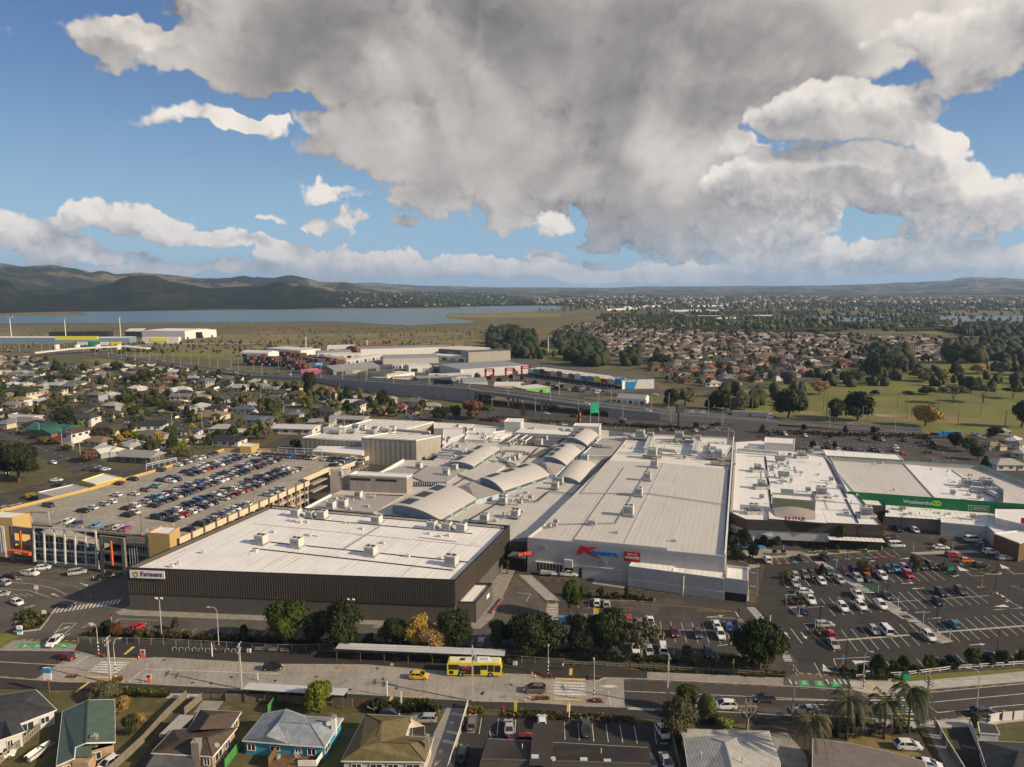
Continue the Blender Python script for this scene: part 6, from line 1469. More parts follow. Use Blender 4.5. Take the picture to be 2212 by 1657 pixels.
Id(Dg,Fe,PP((4,[(0,500),(320,520),(320,570),(0,560)])),.052)
Id(Dg,Fe,PP((1,[(640,235),(740,190),(1300,220),(2212,260),(2212,318),(1300,268)]),),.05)
Id(Dg,Fe,PP((2,[(0,262),(700,275),(2000,340),(2000,385),(650,318),(0,300)])),.054)
Id(Dg,Fe,PP((3,[(0,330),(460,340),(960,400),(1900,420),(2100,500),(1000,450),(0,395)])),.056)
Id(Fh,Du,PP((1,[(-600,230),(60,215),(150,235),(10,330),(-600,305)])),.06)
PW,PY,PG,PR,PBl,PT=MB(),MB(),MB(),MB(),MB(),MB()
def ln(mb,n,x0,y0,x1,y1,w=.12,z=.046):strip(mb,S(n,x0,y0,z),S(n,x1,y1,z),w)
def Kb(mb,n,pts,z=.047):mb.poly([S(n,x,y,z)for x,y in pts])
def Kc(mb,a,b,L,gap,w,z):
 d=(b-a);n=int(d.length/(L+gap));d=d.normalized()
 for k in Oo(n):p=a+d*k*(L+gap);strip(mb,V3(p.x,p.y,z),V3(*(p+d*L)[:2],z),w)
def Jo(n,tl,tr,br,bl,Nk,z=.047,mb=None,Of=.5):
 mb=mb or PW;TL,TR,BR,BL=(S(n,*p,z)for p in(tl,tr,br,bl))
 for k in Oo(Nk):
  a,b=(k+.1)/Nk,(k+.1+Of)/Nk;mb.poly([lerp(TL,BL,a),lerp(TL,BL,b),lerp(TR,BR,b),lerp(TR,BR,a)])
def Ii(a,b,w,n,z=.05,Of=.5,mb=None,Nj=None):
 d=(b-a);L=d.length;d=d.normalized();q=(Nj.normalized()if Nj else On((-d.y,d.x,0)))*w/2;mb=mb or PW
 for k in Oo(n):p=a+d*L*k/n;e=p+d*L/n*Of;mb.poly([V3(*(p+q)[:2],z),V3(*(p-q)[:2],z),V3(*(e-q)[:2],z),V3(*(e+q)[:2],z)])
def Iv(a,b,n,d,mb=None,z=.05,w=.11):
 for k in Oo(n+1):p=lerp(a,b,k/n);strip(mb or PW,V3(p.x,p.y,z),V3(p.x+d.x,p.y+d.y,z),w)
def Js(n,x0,y0,x1,y1,z=.05,mb=None,w=.22):
 a,b=S(n,x0,y0,z),S(n,x1,y1,z);d=(b-a).normalized();q=On((-d.y,d.x,0));L=(b-a).length;m_=b-d*min(1.3,L*.45)
 strip(mb or PW,a,m_,w);(mb or PW).poly([m_+q*.5,m_-q*.5,b])
for Jk in((1,-500,415,0,435),(1,0,435,575,467),(1,580,467,700,388),(1,1145,492,2212,530),(1,1025,597,1145,492)):ln(PW,*Jk,w=.16)
Kc(PW,S(3,660,655,.05),S(3,1010,660,.05),3,1.5,.12,.052)
for Jk in((3,815,665,835,780),(3,945,668,2212,722),(3,1500,770,2000,790)):ln(PW,*Jk,w=.14,z=.05)
for(a,b)in(((3,1300,765),(3,2000,790)),):pass
for Jk in((4,0,712,740,740),(4,0,730,740,745),(4,1440,680,2300,600),(4,1440,760,2300,680),(4,1700,820,2300,765),(4,1440,770,1525,840),(4,1525,840,1700,820),(4,1690,835,1750,890),(4,450,775,640,775),(4,350,800,380,860),(4,570,800,605,860)):ln(PW,*Jk,w=.15,z=.05)
for pts in(K_N,K_S):
 for a,b in zip(pts[9:-1]if pts is K_N else pts[:-1],pts[10:]if pts is K_N else pts[1:]):
  d=(b-a);
  if d.length>8:q=On((-d.y,d.x,0)).normalized()*(-.35 if pts is K_N else.35);Kc(PY,a+q*1.4,b+q*1.4,1.6,1.9,.13,.052)
Jo(1,(812,432),(1036,436),(915,535),(680,522),5,z=.05);Jo(3,(385,590),(632,600),(632,712),(378,705),5,z=.05)
Jo(4,(920,693),(1240,690),(1345,865),(1150,860),8,z=.05)
Kb(PW,3,[(735,630),(830,618),(900,632),(815,642)],z=.05);
for(n,pts)in((1,[(845,400),(1065,405),(1065,413),(845,408)]),(1,[(640,548),(870,556),(868,568),(640,562)]),(3,[(390,562),(635,570),(632,583),(392,576)]),(3,[(378,725),(632,732),(630,745),(378,738)]),(3,[(505,488),(530,488),(527,542),(502,540)]),(3,[(486,775),(514,776),(510,850),(484,848)]),(1,[(1050,314),(1076,316),(1000,378),(980,376)]),(1,[(700,594),(722,595),(610,678),(590,676)]),(2,[(1096,447),(1120,448),(1113,466),(1090,464)]),(2,[(1095,710),(1118,711),(1098,760),(1072,758)]),(4,[(960,662),(1130,672),(1130,684),(960,672)]),(4,[(990,608),(1010,610),(1042,652),(1020,650)]),(4,[(1160,875),(1330,885),(1330,897),(1160,888)])):
 PT.poly([S(n,x,y,.135)for x,y in pts])
def Iu(txt,n,x0,y0,x1,y1,m,hgt_=1.4,z=.055,flip=False):
 a,b=S(n,x0,y0,z),S(n,x1,y1,z);d=(b-a);up=On((-d.y,d.x,0)).normalized()
 if flip:a,d,up=b,-d,-up
 o=Ij(None,txt,V3(a.x,a.y,z),d,up,d.length,m,Mx=.004,h=hgt_,name='road_lettering');o[Cx]=Hb
for(x0,y0,x1,y1)in((670,490,845,496),):Iu(Hu,2,x0,y0,x1,y1,Ci,1.3,.05)
Iu(Hu,1,1785,445,1965,452,Ci,1.3,.05);Iu(Hu,2,1190,700,1362,707,Ci,1.5,.05,flip=False)
Iu('STAFF',2,1703,1000,1765,1002,Cl,.5,.062);Iu('STAFF',3,1228,1090,1290,1092,Cl,.5,.062)
for Jk in((2,1085,650,1490,672),(2,1085,650,1075,690),(2,1490,672,1480,715),(2,300,490,640,500),(1,1640,455,1665,420),(1,1640,455,2212,480)):Kc(PY,S(*Jk[:3],.05),S(Jk[0],*Jk[3:],.05),1.1,.6,.12,.052)
for k,x in Op((200,298,400,505)):Kb(PG,1,[(x-30,283),(x+62,286),(x+12,328),(x-62,324)],z=.056);ln(PW,1,x-10,300,x+20,312,.25,.06);ln(PW,1,x-25,312,x,318,.25,.06)
for k,x in Op((462,588,715)):Kb(PG,4,[(x-45,578+k*6),(x+30,582+k*6),(x+50,630+k*4),(x-30,626+k*4)],z=.056);ln(PW,4,x-15,600+k*5,x+25,612+k*5,.3,.06);ln(PW,4,x-12,588+k*5,x+12,592+k*5,.25,.06)
for x in(345,385,640,700,740,780):ln(PW,4,x,575,x+22,612,.3,.06)
for n,x0,y0,x1,y1 in((1,175,260,650,270),(4,425,526,780,546)):Kc(PY,S(n,x0,y0,.06),S(n,x1,y1,.06),.9,.8,.5,.06)
dF1=(S(1,1440,215)-S(1,1500,168));dF1=dF1.normalized()*4.6
Iv(S(1,1012,150,.05),S(2,1950,262,.05),31,dF1)
for Jk in((1,945,93,1255,105),(1,440,200,500,130),(1,500,130,605,128),(1,605,128,480,245),(1,635,175,720,130),(1,720,135,800,150)):ln(PW,*Jk,w=.12,z=.05)
Js(1,430,205,560,150);Js(1,560,210,470,245)
for k in Oo(4):ln(PW,2,950+k*8,160-k*7,1040+k*2,163-k*7,.12,.05)
ln(PY,1,650,78,700,10,.14,.05);ln(PY,1,900,130,950,92,.5,.05)
Ii(S(16,790,1568),S(16,1810,1420),3.0,17,z=.05,Nj=S(16,820,1545)-S(16,785,1590))
ln(PW,16,30,1120,500,1165,.12,.05);ln(PW,16,500,1165,800,1230,.12,.05);ln(PW,16,800,1230,990,1320,.12,.05)
ln(PY,16,260,1065,700,1105,.1,.05);ln(PY,16,700,1105,1150,1210,.1,.05);ln(PY,16,1150,1210,1350,1330,.1,.05);ln(PY,16,1350,1330,1330,1500,.1,.05);ln(PY,16,1330,1500,1210,1657,.1,.05)
ln(PW,16,0,1230,420,1260,.12,.05);ln(PW,16,420,1260,740,1360,.12,.05)
Js(16,875,1350,765,1305);Js(16,335,1100,230,1085);Js(16,1190,1148,1315,1190);Js(16,360,1520,530,1480)
for k in Oo(3):ln(PW,16,600+k*130,978+k*8,740+k*150,940+k*16,.1,.05)
ln(PW,16,1245,1078,1400,1040,.1,.05)
for k in Oo(5):ln(PW,16,20+k*90,1290+k*14-k*k*3,130+k*90,1350+k*10-k*k*3,.1,.05)
dM=(S(3,1302,242)-S(3,1272,115)).normalized()
Iv(S(3,560,92,.05),S(3,1815,132,.05),15,dM*10.2);ln(PW,3,1190,176,1900,196,.12,.052)
Iv(S(3,985,335,.05),S(3,1850,365,.05),10,dM*4.2)
Iv(S(7,560,1500,.05),S(7,800,1512,.05),3,dM*5.0)
Js(3,1595,80,1735,68);Js(3,1685,308,1840,288);ln(PW,3,1595,82,1820,88,.12,.052);ln(PW,3,1825,40,1852,78,.3,.052)
Kb(PY,3,[(695,-5),(740,-5),(741,55),(695,52)],z=.052)
for k in Oo(11):ln(PY,3,1515+k*24,5+k*2,1545+k*28,36+k*.5,.1,.052)
for Jk in((3,1510,0,1840,40),(3,1520,28,1840,42),(3,1165,-12,1175,14),(3,1165,14,1215,16),(7,800,1515,1460,1560),(7,800,1560,860,1565)):ln(PY,*Jk,w=.1,z=.052)
Iu('SUPERSTORE',7,890,1567,980,1570,Ci,.6,.056)
for k in Oo(4):
 x=230+k*80;ln(PY,7,x,1365,x+50,1320,.09,.052);ln(PY,7,x+50,1320,x+100,1365+k*3,.09,.052)
for Jk in((6,1880,1350,2020,1395),(6,1905,1310,2060,1400),(6,1980,1300,2090,1400),(6,1850,1440,2080,1380),(6,1850,1440,1790,1560),(7,0,1340,130,1400),(7,40,1300,110,1390)):ln(PY,*Jk,w=.09,z=.052)
Kc(PY,S(7,850,1400,.05),S(7,1640,1510,.05),1.6,1.3,.12,.052)
za_,zb_=S(17,285,535),S(17,690,905);Ii(za_,zb_,3.7,24,z=.05,Of=.5,Nj=On((1,-.12,0)))
for n,a,b in((17,(205,525),(620,925)),(17,(360,545),(745,895)),(17,(620,925),(612,1290)),(17,(738,905),(735,1180)),(17,(735,1180),(720,1290))):ln(PY,n,*a,*b,w=.2,z=.052)
Ii(S(17,680,950),S(17,668,1290),3.0,15,z=.05,Of=.5,Nj=On((1,0,0)))
ln(PW,17,160,785,360,805,.12,.05);ln(PW,17,360,805,298,915,.12,.05);ln(PW,17,205,1095,100,1290,.12,.05)
for(x,y)in((2,0),):Kb(PBl,17,[(770,1115),(880,1120),(870,1215),(745,1210)],z=.05)
dR=(S(8,690,1630)-S(8,575,1492)).normalized();
Iv(S(8,575,1492,.05),S(8,1700,1405,.05),17,dR*10.2);ln(PW,8,480,1562,1880,1470,.12,.053)
Iv(S(8,340,1290,.05),S(8,1395,1245,.05),17,dR*10.0)
Iv(S(8,225,1172,.05),S(8,470,1160,.05),4,dR*5.0);Iv(S(8,940,1135,.05),S(8,1130,1120,.05),3,dR*5.0)
dQ=(S(4,970,333)-S(4,845,175)).normalized()
Iv(S(4,760,180,.05),S(4,2180,45,.05),19,dQ*10.4);Ln([S(4,700,270),S(4,1300,225)],w=.5);Ln([S(4,1380,215),S(4,2300,145)],w=.5)
Iv(S(4,870,452,.05),S(4,2300,330,.05),18,dQ*3.0)
for Jk in((4,460,132,500,182),(4,460,132,560,128),(4,560,160,715,148),(4,698,412,720,472),(4,698,412,988,396),(4,545,442,605,558),(4,358,170,450,292),(4,1990,22,2190,5),(8,305,1465,350,1530),(8,305,1465,400,1462),(8,1630,1240,1745,1320),(8,1745,1320,1840,1318),(8,1955,1225,2070,1305),(8,2060,1305,2144,1300),(8,1925,1440,2050,1520),(8,1910,1580,2140,1565),(8,2040,1520,2140,1570),(8,1180,1190,1260,1186),(8,1340,1165,1395,1192)):ln(PW,*Jk,w=.14,z=.053)
for a in((4,350,250,308,195),(4,440,200,488,255),(4,1350,42,1460,35),(4,1550,86,1440,92),(4,1780,302,1905,293),(8,1200,1378,1300,1372),(8,1380,1412,1280,1418),(8,1305,1602,1420,1594),(8,1505,1640,1395,1648),(8,920,1207,1000,1203),(8,1190,1188,1265,1182)):Js(*a)
for pts in([(845,425),(870,452),(995,430),(870,425)],[(612,450),(612,508),(680,512)],[(575,155),(715,152),(590,165)]):Kb(PW,4,pts,z=.052)
for pts in([(1630,1245),(1725,1280),(1650,1280)],[(1955,1225),(2040,1262),(1975,1262)],[(1910,1555),(2035,1560),(1990,1540)],[(1930,1445),(2005,1482),(1950,1482)]):Kb(PW,8,pts,z=.052)
Ii(S(8,560,1210),S(8,960,1455),3.0,26,z=.055,Nj=On((1,-.05,0)));Ii(S(8,1140,1582),S(8,1260,1657),3.0,8,z=.055,Nj=On((1,-.05,0)));Ii(S(4,1235,40),S(4,1355,125),3.0,8,z=.055,Nj=On((1,-.05,0)))
Ii(S(4,40,5),S(4,155,135),2.2,15,z=.055,Nj=On((1,0,0)));Ii(S(4,300,350),S(4,345,440),1.8,7,z=.055,Nj=On((1,0,0)))
Ii(S(8,1300,1148),S(8,1780,1130),2.4,28,z=.055,Nj=S(8,1350,1155)-S(8,1300,1140))
def Jl(mb,n,x,y,w=1.3,d=.9):p=S(n,x,y,.056);mb.box((p.x,p.y,.056),(w,d,.004),rz=AX)
for x,y in((195,1226),(257,1223),(322,1220),(1007,1176),(1072,1172),(1135,1169)):Jl(PR,8,x,y);Jl(PW,8,x,y-1,.5,.2)
for x,y in((383,1214),(467,1208),(693,1194),(783,1188),(868,1183),(945,1179),(57,1295),(57,1399)):Jl(PBl,8,x,y,1.5,1.1);Jl(PW,8,x,y-1,.4,.35)
Jl(PR,7,612,1545,1.4,.9)
for x0 in(375,460,660,750,838):
 a=S(8,x0,1150-(x0-400)*.05);q=F_*1.0
 strip(PY,V3(a.x,a.y,.054),V3(a.x+dR.x*5.5,a.y+dR.y*5.5,.054),.1);b=a+q*1.2;strip(PY,V3(b.x,b.y,.054),V3(b.x+dR.x*5.5,b.y+dR.y*5.5,.054),.1)
 for k in Oo(6):c=a+dR*(k*.9+.3);e=b+dR*(k*.9+.8);strip(PY,V3(c.x,c.y,.054),V3(e.x,e.y,.054),.08)
for y0 in(1310,1345,1430,1470,1500):
 for k in Oo(3):ln(PY,8,28,y0+k*9,88,y0+14+k*9,.08,.054)
ln(PY,8,90,1255,93,1480,.08,.054)
Iv(S(3,465,918,.06),S(3,1018,945,.06),5,V3(-.05,-1).normalized()*5.2,z=.062);Iv(S(2,1818,880,.06),S(2,2090,895,.06),2,V3(-.05,-1)*5.0,z=.062)
ln(PW,2,1880,985,1895,1040,.1,.062);ln(PW,3,1180,955,1197,1085,.1,.062)
for k,(y0,y1,x0,x1)in Op(((225,245,450,1340),(285,303,420,1300),(320,340,430,1180))):
 a,b=S(8,x0,y0,.05),S(8,x1,y0+30,.05);Iv(a,b,int((b-a).length/2.6),(S(8,470,y1)-S(8,455,y0)).normalized()*5)
a,b=S(15,350,95,.05),S(15,1750,145,.05);Iv(a,b,int((b-a).length/2.6),(S(15,340,115)-S(15,352,95)).normalized()*4.6)
Ii(S(8,1425,270),S(8,1475,345),3.2,10,z=.06,Nj=On((1,0,0)))
Im(Cy,PW,Cl);Im(Cy,PY,Ci);Im(Cy,PG,'paint_green');Im(Cy,PR,'paint_red');Im(Cy,PBl,'paint_blue');Im('tactile_paving',PT,'tactile_yellow')
def island(pts,Ob=30,hs=(.4,.9),Oa=(Af,Ae),m=Fe,z=.16):
 P=[V3(p.x,p.y)for p in pts];mb=MB();mb.Nv(P,0,z);Im(Hk,mb,Hk)
 c=sum(P,V3(0,0))/len(P);I=[lerp(p,c,.09)for p in P];Id(Dg,m,I,z+.01)
 if Ob:If(Ga,I,Ob,hs,Oa,z=z)
def isl(n,pts,*a,**k):island([S(n,x,y)for x,y in pts],*a,**k)
isl(8,[(285,1300),(310,1290),(355,1340),(350,1390),(375,1412),(310,1410),(288,1370)],26,(.5,1.3))
isl(8,[(310,1500),(400,1480),(470,1540),(440,1560),(380,1560),(310,1555)],40,(.5,1.1),(Ae,Bt))
isl(8,[(330,1565),(390,1560),(440,1635),(400,1635)],0,m=Ax)
isl(8,[(1455,1225),(1530,1240),(1645,1318),(1600,1328),(1500,1280)],34,(.5,1.1))
isl(8,[(1640,1205),(1700,1215),(1975,1300),(1960,1312),(1850,1308),(1650,1230)],26,(.3,.8),(Ae,Af))
isl(8,[(1775,1408),(1830,1405),(2030,1515),(2010,1525)],16,(.3,.6),(Ae,Af))
isl(8,[(2040,1400),(2144,1405),(2300,1460),(2144,1440)],10,(.3,.7))
isl(8,[(1420,1110),(1480,1108),(1540,1130),(1440,1132)],4,(.3,.7),m=Ff)
isl(4,[(505,195),(560,180),(620,240),(640,262),(715,350),(700,355),(600,280),(540,235)],18,(.5,1.1))
isl(4,[(720,480),(760,472),(840,510),(900,560),(1160,570),(1150,598),(830,588)],60,(.4,1.0),(Af,Ae,Bq))
isl(4,[(125,140),(205,150),(290,265),(270,278)],0,m=Ax)
isl(4,[(1335,132),(1400,128),(1648,275),(1555,290)],0,m=Ax)
isl(8,[(975,1500),(1050,1490),(1200,1575),(1120,1590)],0,m=Ax)
isl(8,[(0,1260),(30,1240),(110,1245),(100,1252),(40,1262),(22,1290),(24,1515),(0,1515)],0,m=Ax)
isl(8,[(0,1170),(60,1180),(105,1240),(30,1236),(-60,1200)],30,(.4,1.0),(Ae,Af))
isl(8,[(-90,1060),(180,1120),(480,1135),(1060,1080),(1050,1125),(480,1165),(100,1190),(-80,1140)],0,m=Ax,z=.12)
isl(7,[(560,1490),(830,1478),(1150,1500),(1140,1520),(700,1505)],50,(.5,1.2))
isl(16,[(240,1657),(300,1600),(480,1560),(600,1610),(780,1600),(720,1700),(600,1850),(200,1900)],120,(.6,1.5),(Af,Ae,Av))
isl(1,[(755,378),(830,382),(845,408),(770,400)],26,(.3,.5),(Bq,));isl(1,[(530,545),(600,540),(630,555),(600,572),(525,568)],30,(.3,.5),(Bq,));isl(1,[(895,560),(960,555),(990,575),(970,598),(890,592)],30,(.3,.5),(Bq,))
isl(3,[(265,540),(360,545),(372,570),(290,568)],30,(.3,.5),(Bq,));isl(3,[(655,552),(740,556),(775,570),(740,586),(655,580)],30,(.3,.5),(Bq,));isl(3,[(230,718),(345,712),(355,745),(215,748)],36,(.3,.5),(Bq,));isl(3,[(655,735),(745,735),(800,772),(655,768)],36,(.3,.5),(Bq,))
If(Ga,PL(3,[(960,470),(1400,480),(2212,520),(2212,566),(1140,516)]),420,(.3,.7),(Av,Ae,Cj))
If(Ga,PL(4,[(0,505),(310,520),(310,562),(0,556)]),110,(.3,.7),(Av,Ae,Cj))
If(Cc,PP((1,[(660,232),(740,192),(1300,222),(2212,262),(2212,300),(1300,262)])),260,(.7,1.9),(Aa,Af,Ae,Bt))
If(Cc,PL(2,[(0,262),(700,278),(2000,345),(2000,370),(650,310),(0,292)]),120,(.6,1.5),(Aa,Af))
If(Cc,PP((3,[(0,345),(460,350),(960,400),(1900,420),(2100,490),(1000,440),(0,385)])),420,(.5,1.5),(Aa,Af,Ae))
If('hedge',PL(1,[(935,668),(1340,690),(1330,718),(930,708)]),150,(.7,1.3),(Av,Af))
If('hedge',PL(2,[(930,800),(1400,770),(1480,830),(1380,838),(900,850)]),220,(.9,1.7),(Aa,Af))
If(Cc,PL(3,[(-10,820),(1020,880),(1025,925),(-10,880)]),300,(.4,.9),(Av,Ae,Bq,Af))
If(Cc,PL(2,[(1720,805),(1835,812),(1835,865),(1720,855)]),50,(.4,.9),(Av,Ae,Bq))
If(Cc,PL(4,[(560,930),(900,940),(1400,960),(1390,1010),(900,1040),(600,1060)]),90,(.4,1.2),(Af,Ae,Cj))
If(Cc,PL(8,[(470,1085),(760,1060),(780,1110),(540,1120)]),70,(.6,1.6),(Af,Av))
If(Cc,PL(8,[(1055,930),(1500,900),(1500,960),(1080,975)]),80,(.6,1.5),(Ae,Bq,Aa))
If(Cc,PL(8,[(100,205),(1400,240),(1480,350),(1440,350),(1380,268),(100,225)]),330,(.8,2.0),(Aa,Ae))
If(Cc,PL(15,[(340,60),(1300,95),(1800,130),(1800,150),(340,85)]),200,(.8,1.9),(Aa,Ae))
If(Cc,PL(13,[(850,250),(1350,290),(1350,320),(850,290)]),90,(.8,1.5),(Ae,Cj));If(Cc,PL(13,[(0,250),(380,240),(380,300),(0,290)]),80,(.8,1.9),(Aa,Bt))
def Lf(mb,p,w,d,a,z):
 mb.box((p[0],p[1],z),(w,d,.003),rz=a)
PA,PB2,ST=MB(),MB(),MB();rq=random.Random(4)
for k in Oo(26):Lf(PA if k%2 else PB2,Iz(ASPH,1)[0],rq.uniform(1.5,6),rq.uniform(.8,2.5),AX+rq.choice((0,Om.pi/2)),.027+.0001*k)
Im('asphalt_repair',PA,Fn);Im('asphalt_repair',PB2,Ce)
for k in Oo(26):ln(ST,1,660+k*62,392+k*3,600+k*63,598+k*2,.04,.043)
for k in Oo(20):ln(ST,2,60+k*110,430+k*5,20+k*110,690+k*4,.04,.043)
Im('slab_joints',ST,Ce)
OI=MB()
for k in Oo(160):
 p=Iz(ASPH,1)[0];r=rq.uniform(.2,.55);OI.poly([(p[0]+r*rq.uniform(.6,1.2)*Om.cos(a*.785),p[1]+r*rq.uniform(.5,1)*Om.sin(a*.785),.0345+.00002*k)for a in Oo(8)])
Im('oil_stains',OI,Ch)
for k in Oo(16):p=Iz(K_N[2:12]+K_S[1:10][::-1],1)[0];t_=MB().Nu((p[0],p[1],.03),[(.35,0),(.35,.022)],12).Mq('manhole_cover',Ai);t_[Cx]=Hb
ORD=['first','second','third','fourth','fifth','sixth','seventh','eighth','ninth','tenth','eleventh','twelfth','thirteenth','fourteenth','fifteenth','sixteenth','seventeenth','eighteenth','nineteenth','twentieth']
def ordn(i):
 if i<20:return ORD[i]
 t_={2:'twenty',3:'thirty',4:'forty',5:'fifty',6:'sixty',7:'seventy'}[(i+1)//10];r_=(i+1)%10
 return t_+'-'+ORD[r_-1]if r_ else{'twenty':'twentieth','thirty':'thirtieth','forty':'fortieth','fifty':'fiftieth','sixty':'sixtieth','seventy':'seventieth'}[t_]
TT='trees lining the avenue'
T(2,265,312,0,320,'large dark round tree, leftmost of the avenue trees before the dark store',m=Af,Mr=TT)
T(2,520,300,55,230,'dark tree half hidden between two larger round trees before the dark store',m=Aa,Mr=TT)
T(2,710,322,0,350,'largest dark tree before the dark store, left of the bus shelter roof',m=Aa,Mr=TT)
T(2,1130,315,132,240,'low dark tree behind the middle of the long bus shelter',m=Aa,Mr=TT)
T(2,1320,325,85,210,'tall golden tree behind the long bus shelter',m=Bf,Mr=TT)
T(2,1420,350,160,250,'wide golden tree leaning over the bus shelter roof',m=Bf,Mr=TT)
T(2,1545,335,225,110,'small golden tree right of the other golden trees',m=Bf,Mr=TT)
T(2,1600,318,75,270,'dark green tree right of the golden trees, behind the bus',m=Aa,Mr=TT)
T(2,1950,325,130,210,'thin crowned tree beside the pale blue car, right of the bus shelter',m=Af,kind=Hp,Mr=TT)
T(3,250,385,85,430,'broad dark tree behind the fence, left of the pedestrian ramp gap',m=Aa,Mr=TT)
T(3,600,395,100,270,'dark tree in the middle of the clump by the zebra crossing',m=Aa,Mr=TT)
T(3,800,400,78,310,'dark tree at the right end of the clump by the zebra crossing',m=Aa,Mr=TT)
T(3,20,300,150,160,'small dark tree left of the broad dark tree by the fence',m=Aa,Mr=TT)
T(3,2015,500,150,390,'big round dark tree at the corner by the crossing ramp',m=Aa,Mr=TT)
tr=T(3,1080,428,165,290,'flat topped olive tree with bare pale stems beside parked white cars',m=Ae,kind=Em,Mr=TT,clear=.02,Ni=False)
Jm(S(3,1070,425),7.5,'bare pale stems spreading under the flat olive crown by the white cars',m=Fa,Mx=4)
T(7,490,1652,1380,172,'bright green street tree by the yellow edged crossing, thin trunk',m=Af,kind=Hp,clear=.28)
for(n,x,y,ty,w,m,lb)in((3,1430,405,320,90,Af,'slim young tree behind the fence, right of the flat topped tree'),(3,1500,412,375,45,Av,'tiny sapling behind the fence, right of the slim young tree'),(1,1392,190,92,70,Af,'small round tree standing in the store car park behind the shrub strip'),(1,1940,240,142,60,Aa,'small dark tree in the shrub strip near the big avenue trees'),(1,850,200,112,90,Aa,'small dark tree by the corner shrubs and stop sign'),(1,915,240,130,110,Bt,'wine red bushy tree in the corner shrubs'),(1,1100,270,180,90,Af,'bright green bush in the shrub strip, below the red car'),(2,930,290,215,80,Aa,'small round bush tree between the two groups of avenue trees')):
 T(n,x,y,ty,w,lb,kind=Ck,m=m,cat=En)
for i,(x,y,ty,w)in Op(((945,540,470,130),(1055,560,398,120),(1135,555,505,60),(1180,520,435,90),(1255,520,402,95),(1345,520,472,80),(1465,500,390,100),(1580,480,430,80),(1655,480,400,130),(1795,470,342,140),(1940,455,388,100),(2040,452,352,120),(2185,440,342,100),(760,545,485,60))):
 T(4,x,y,ty,w,f'small dark tree along the white rail fence, {ordn(i)} from the left',kind=Ck,m=Aa if i%3 else Af,Mr='young trees along the rail fence',clear=.05)
for i,(x,y,ty,w)in Op(((1815,1120,960,110),(1750,1140,1010,110),(1905,1195,1075,90),(1780,1190,1110,110),(1985,1090,1010,70),(2092,1090,1020,55))):
 T(7,x,y,ty,w,f'dark garden tree between the silver store and canopy entrance, {ordn(i)} of six',kind=Ck,m=Aa,Mr='garden trees at the entrance')
for i,(n,x,y,ty,w,m)in Op(((8,725,1110,945,80,Af),(8,598,1090,990,50,Aa),(8,240,1100,1020,50,Af),(8,1060,920,815,90,Af),(8,585,1325,1235,65,Aa),(8,905,1300,1205,120,Ae),(8,1315,1285,1175,110,Ae),(8,315,1345,1290,60,Av),(8,1515,1085,1030,60,Bt),(8,1070,1110,1040,50,Af),(8,700,1130,1080,40,Af))):
 T(n,x,y,ty,w,f'small car park tree east of the silver store, {ordn(i)} of the planted eleven',kind=Ck,m=m,Mr='car park trees')
for i,(x,y,ty,w)in Op(((580,1490,1395,60),(620,1480,1390,50),(650,1500,1450,50),(735,1490,1410,60),(700,1490,1430,40),(930,1500,1410,50),(965,1500,1455,30),(1030,1500,1420,50),(1055,1515,1460,35),(1118,1515,1480,45),(890,1500,1455,50),(840,1490,1450,60))):
 if i%3==1:Jr(S(7,x,y),hgt(7,x,y,ty),f'cabbage tree in the strip before the silver store, {ordn(i)} from the left end',Mr='planting strip trees',m=Av)
 else:T(7,x,y,ty,w,f'small green tree in the strip before the silver store, {ordn(i)} counted',kind=Ck,m=Af,Mr='planting strip trees')
T(2,535,840,600,215,'dense yellow green dome shaped tree by the wooden fence',m=Av,kind='near',clear=.03)
T(1,830,735,610,230,'olive grey spreading bushy tree behind the green roofed house',m=Ae,clear=.05)
T(1,985,835,722,130,'round orange green shrub on the lawn',m=Bf,kind=Ck,clear=.02,name=Bg,cat=Bg)
T(1,1040,1020,868,130,'dark green shrub beside the letterbox house garden',m=Aa,kind=Ck,clear=.02,name=Bg,cat=Bg);T(1,1110,930,855,100,'tan leaved shrub by the white picket gate',m=Bf,kind=Ck,clear=.02,name=Bg,cat=Bg)
T(3,1425,835,635,180,'thin olive tree on the verge behind the silver car',m=Af,kind=Hp,clear=.2);T(3,1370,1035,755,280,'large olive green tree beside the charcoal clinic car park',m=Ae,clear=.06)
T(3,1595,915,708,140,'pale lime tree between the olive trees and the white SUV',m=Av,kind='near',clear=.1);T(3,1750,975,890,170,'leafy shrub below the bare pollarded tree',m=Av,kind=Ck,clear=.0,name=Bg,cat=Bg);T(3,1640,900,820,100,'dark shrub by the wooden post near the white SUV',m=Af,kind=Ck,clear=.02,name=Bg,cat=Bg)
Jm(S(3,1915,975),8.2,'bare pale pollarded tree in front of the pale ribbed roof',m=Fa,Mx=4);Jm(S(2,965,850),3.2,'small bare garden tree by the olive roof hedge',m=Fa,Mx=4);Jm(S(2,1450,845),3.8,'bare reddish garden tree beside the silver wagon',m=Gk,Mx=5)
T(2,1000,815,730,90,'small dark garden tree behind the olive roof hedge',m=Aa,kind=Ck);T(2,1478,875,815,60,'yellow green conical shrub by the concrete driveway',m=Av,kind=Ck,clear=0,name=Bg,cat=Bg);T(2,232,790,750,45,'small russet shrub at the foot of the green fence',m=Bt,kind='bush',clear=0,name=Bg,cat=Bg)
T(4,2080-260,960,870,70,'dark shrub beside the small grey shed',m=Af,kind=Ck,clear=.0,name=Bg,cat=Bg);T(4,885,950,860,90,'round green shrub between the palms',m=Af,kind=Ck,clear=.02,name=Bg,cat=Bg);T(4,710,1030,970,60,'clipped dark ball shrub left of the palms',m=Aa,kind=Ck,clear=0,name=Bg,cat=Bg);T(4,668,1055,1012,50,'smaller clipped ball shrub left of the palms',m=Af,kind=Ck,clear=0,name=Bg,cat=Bg)
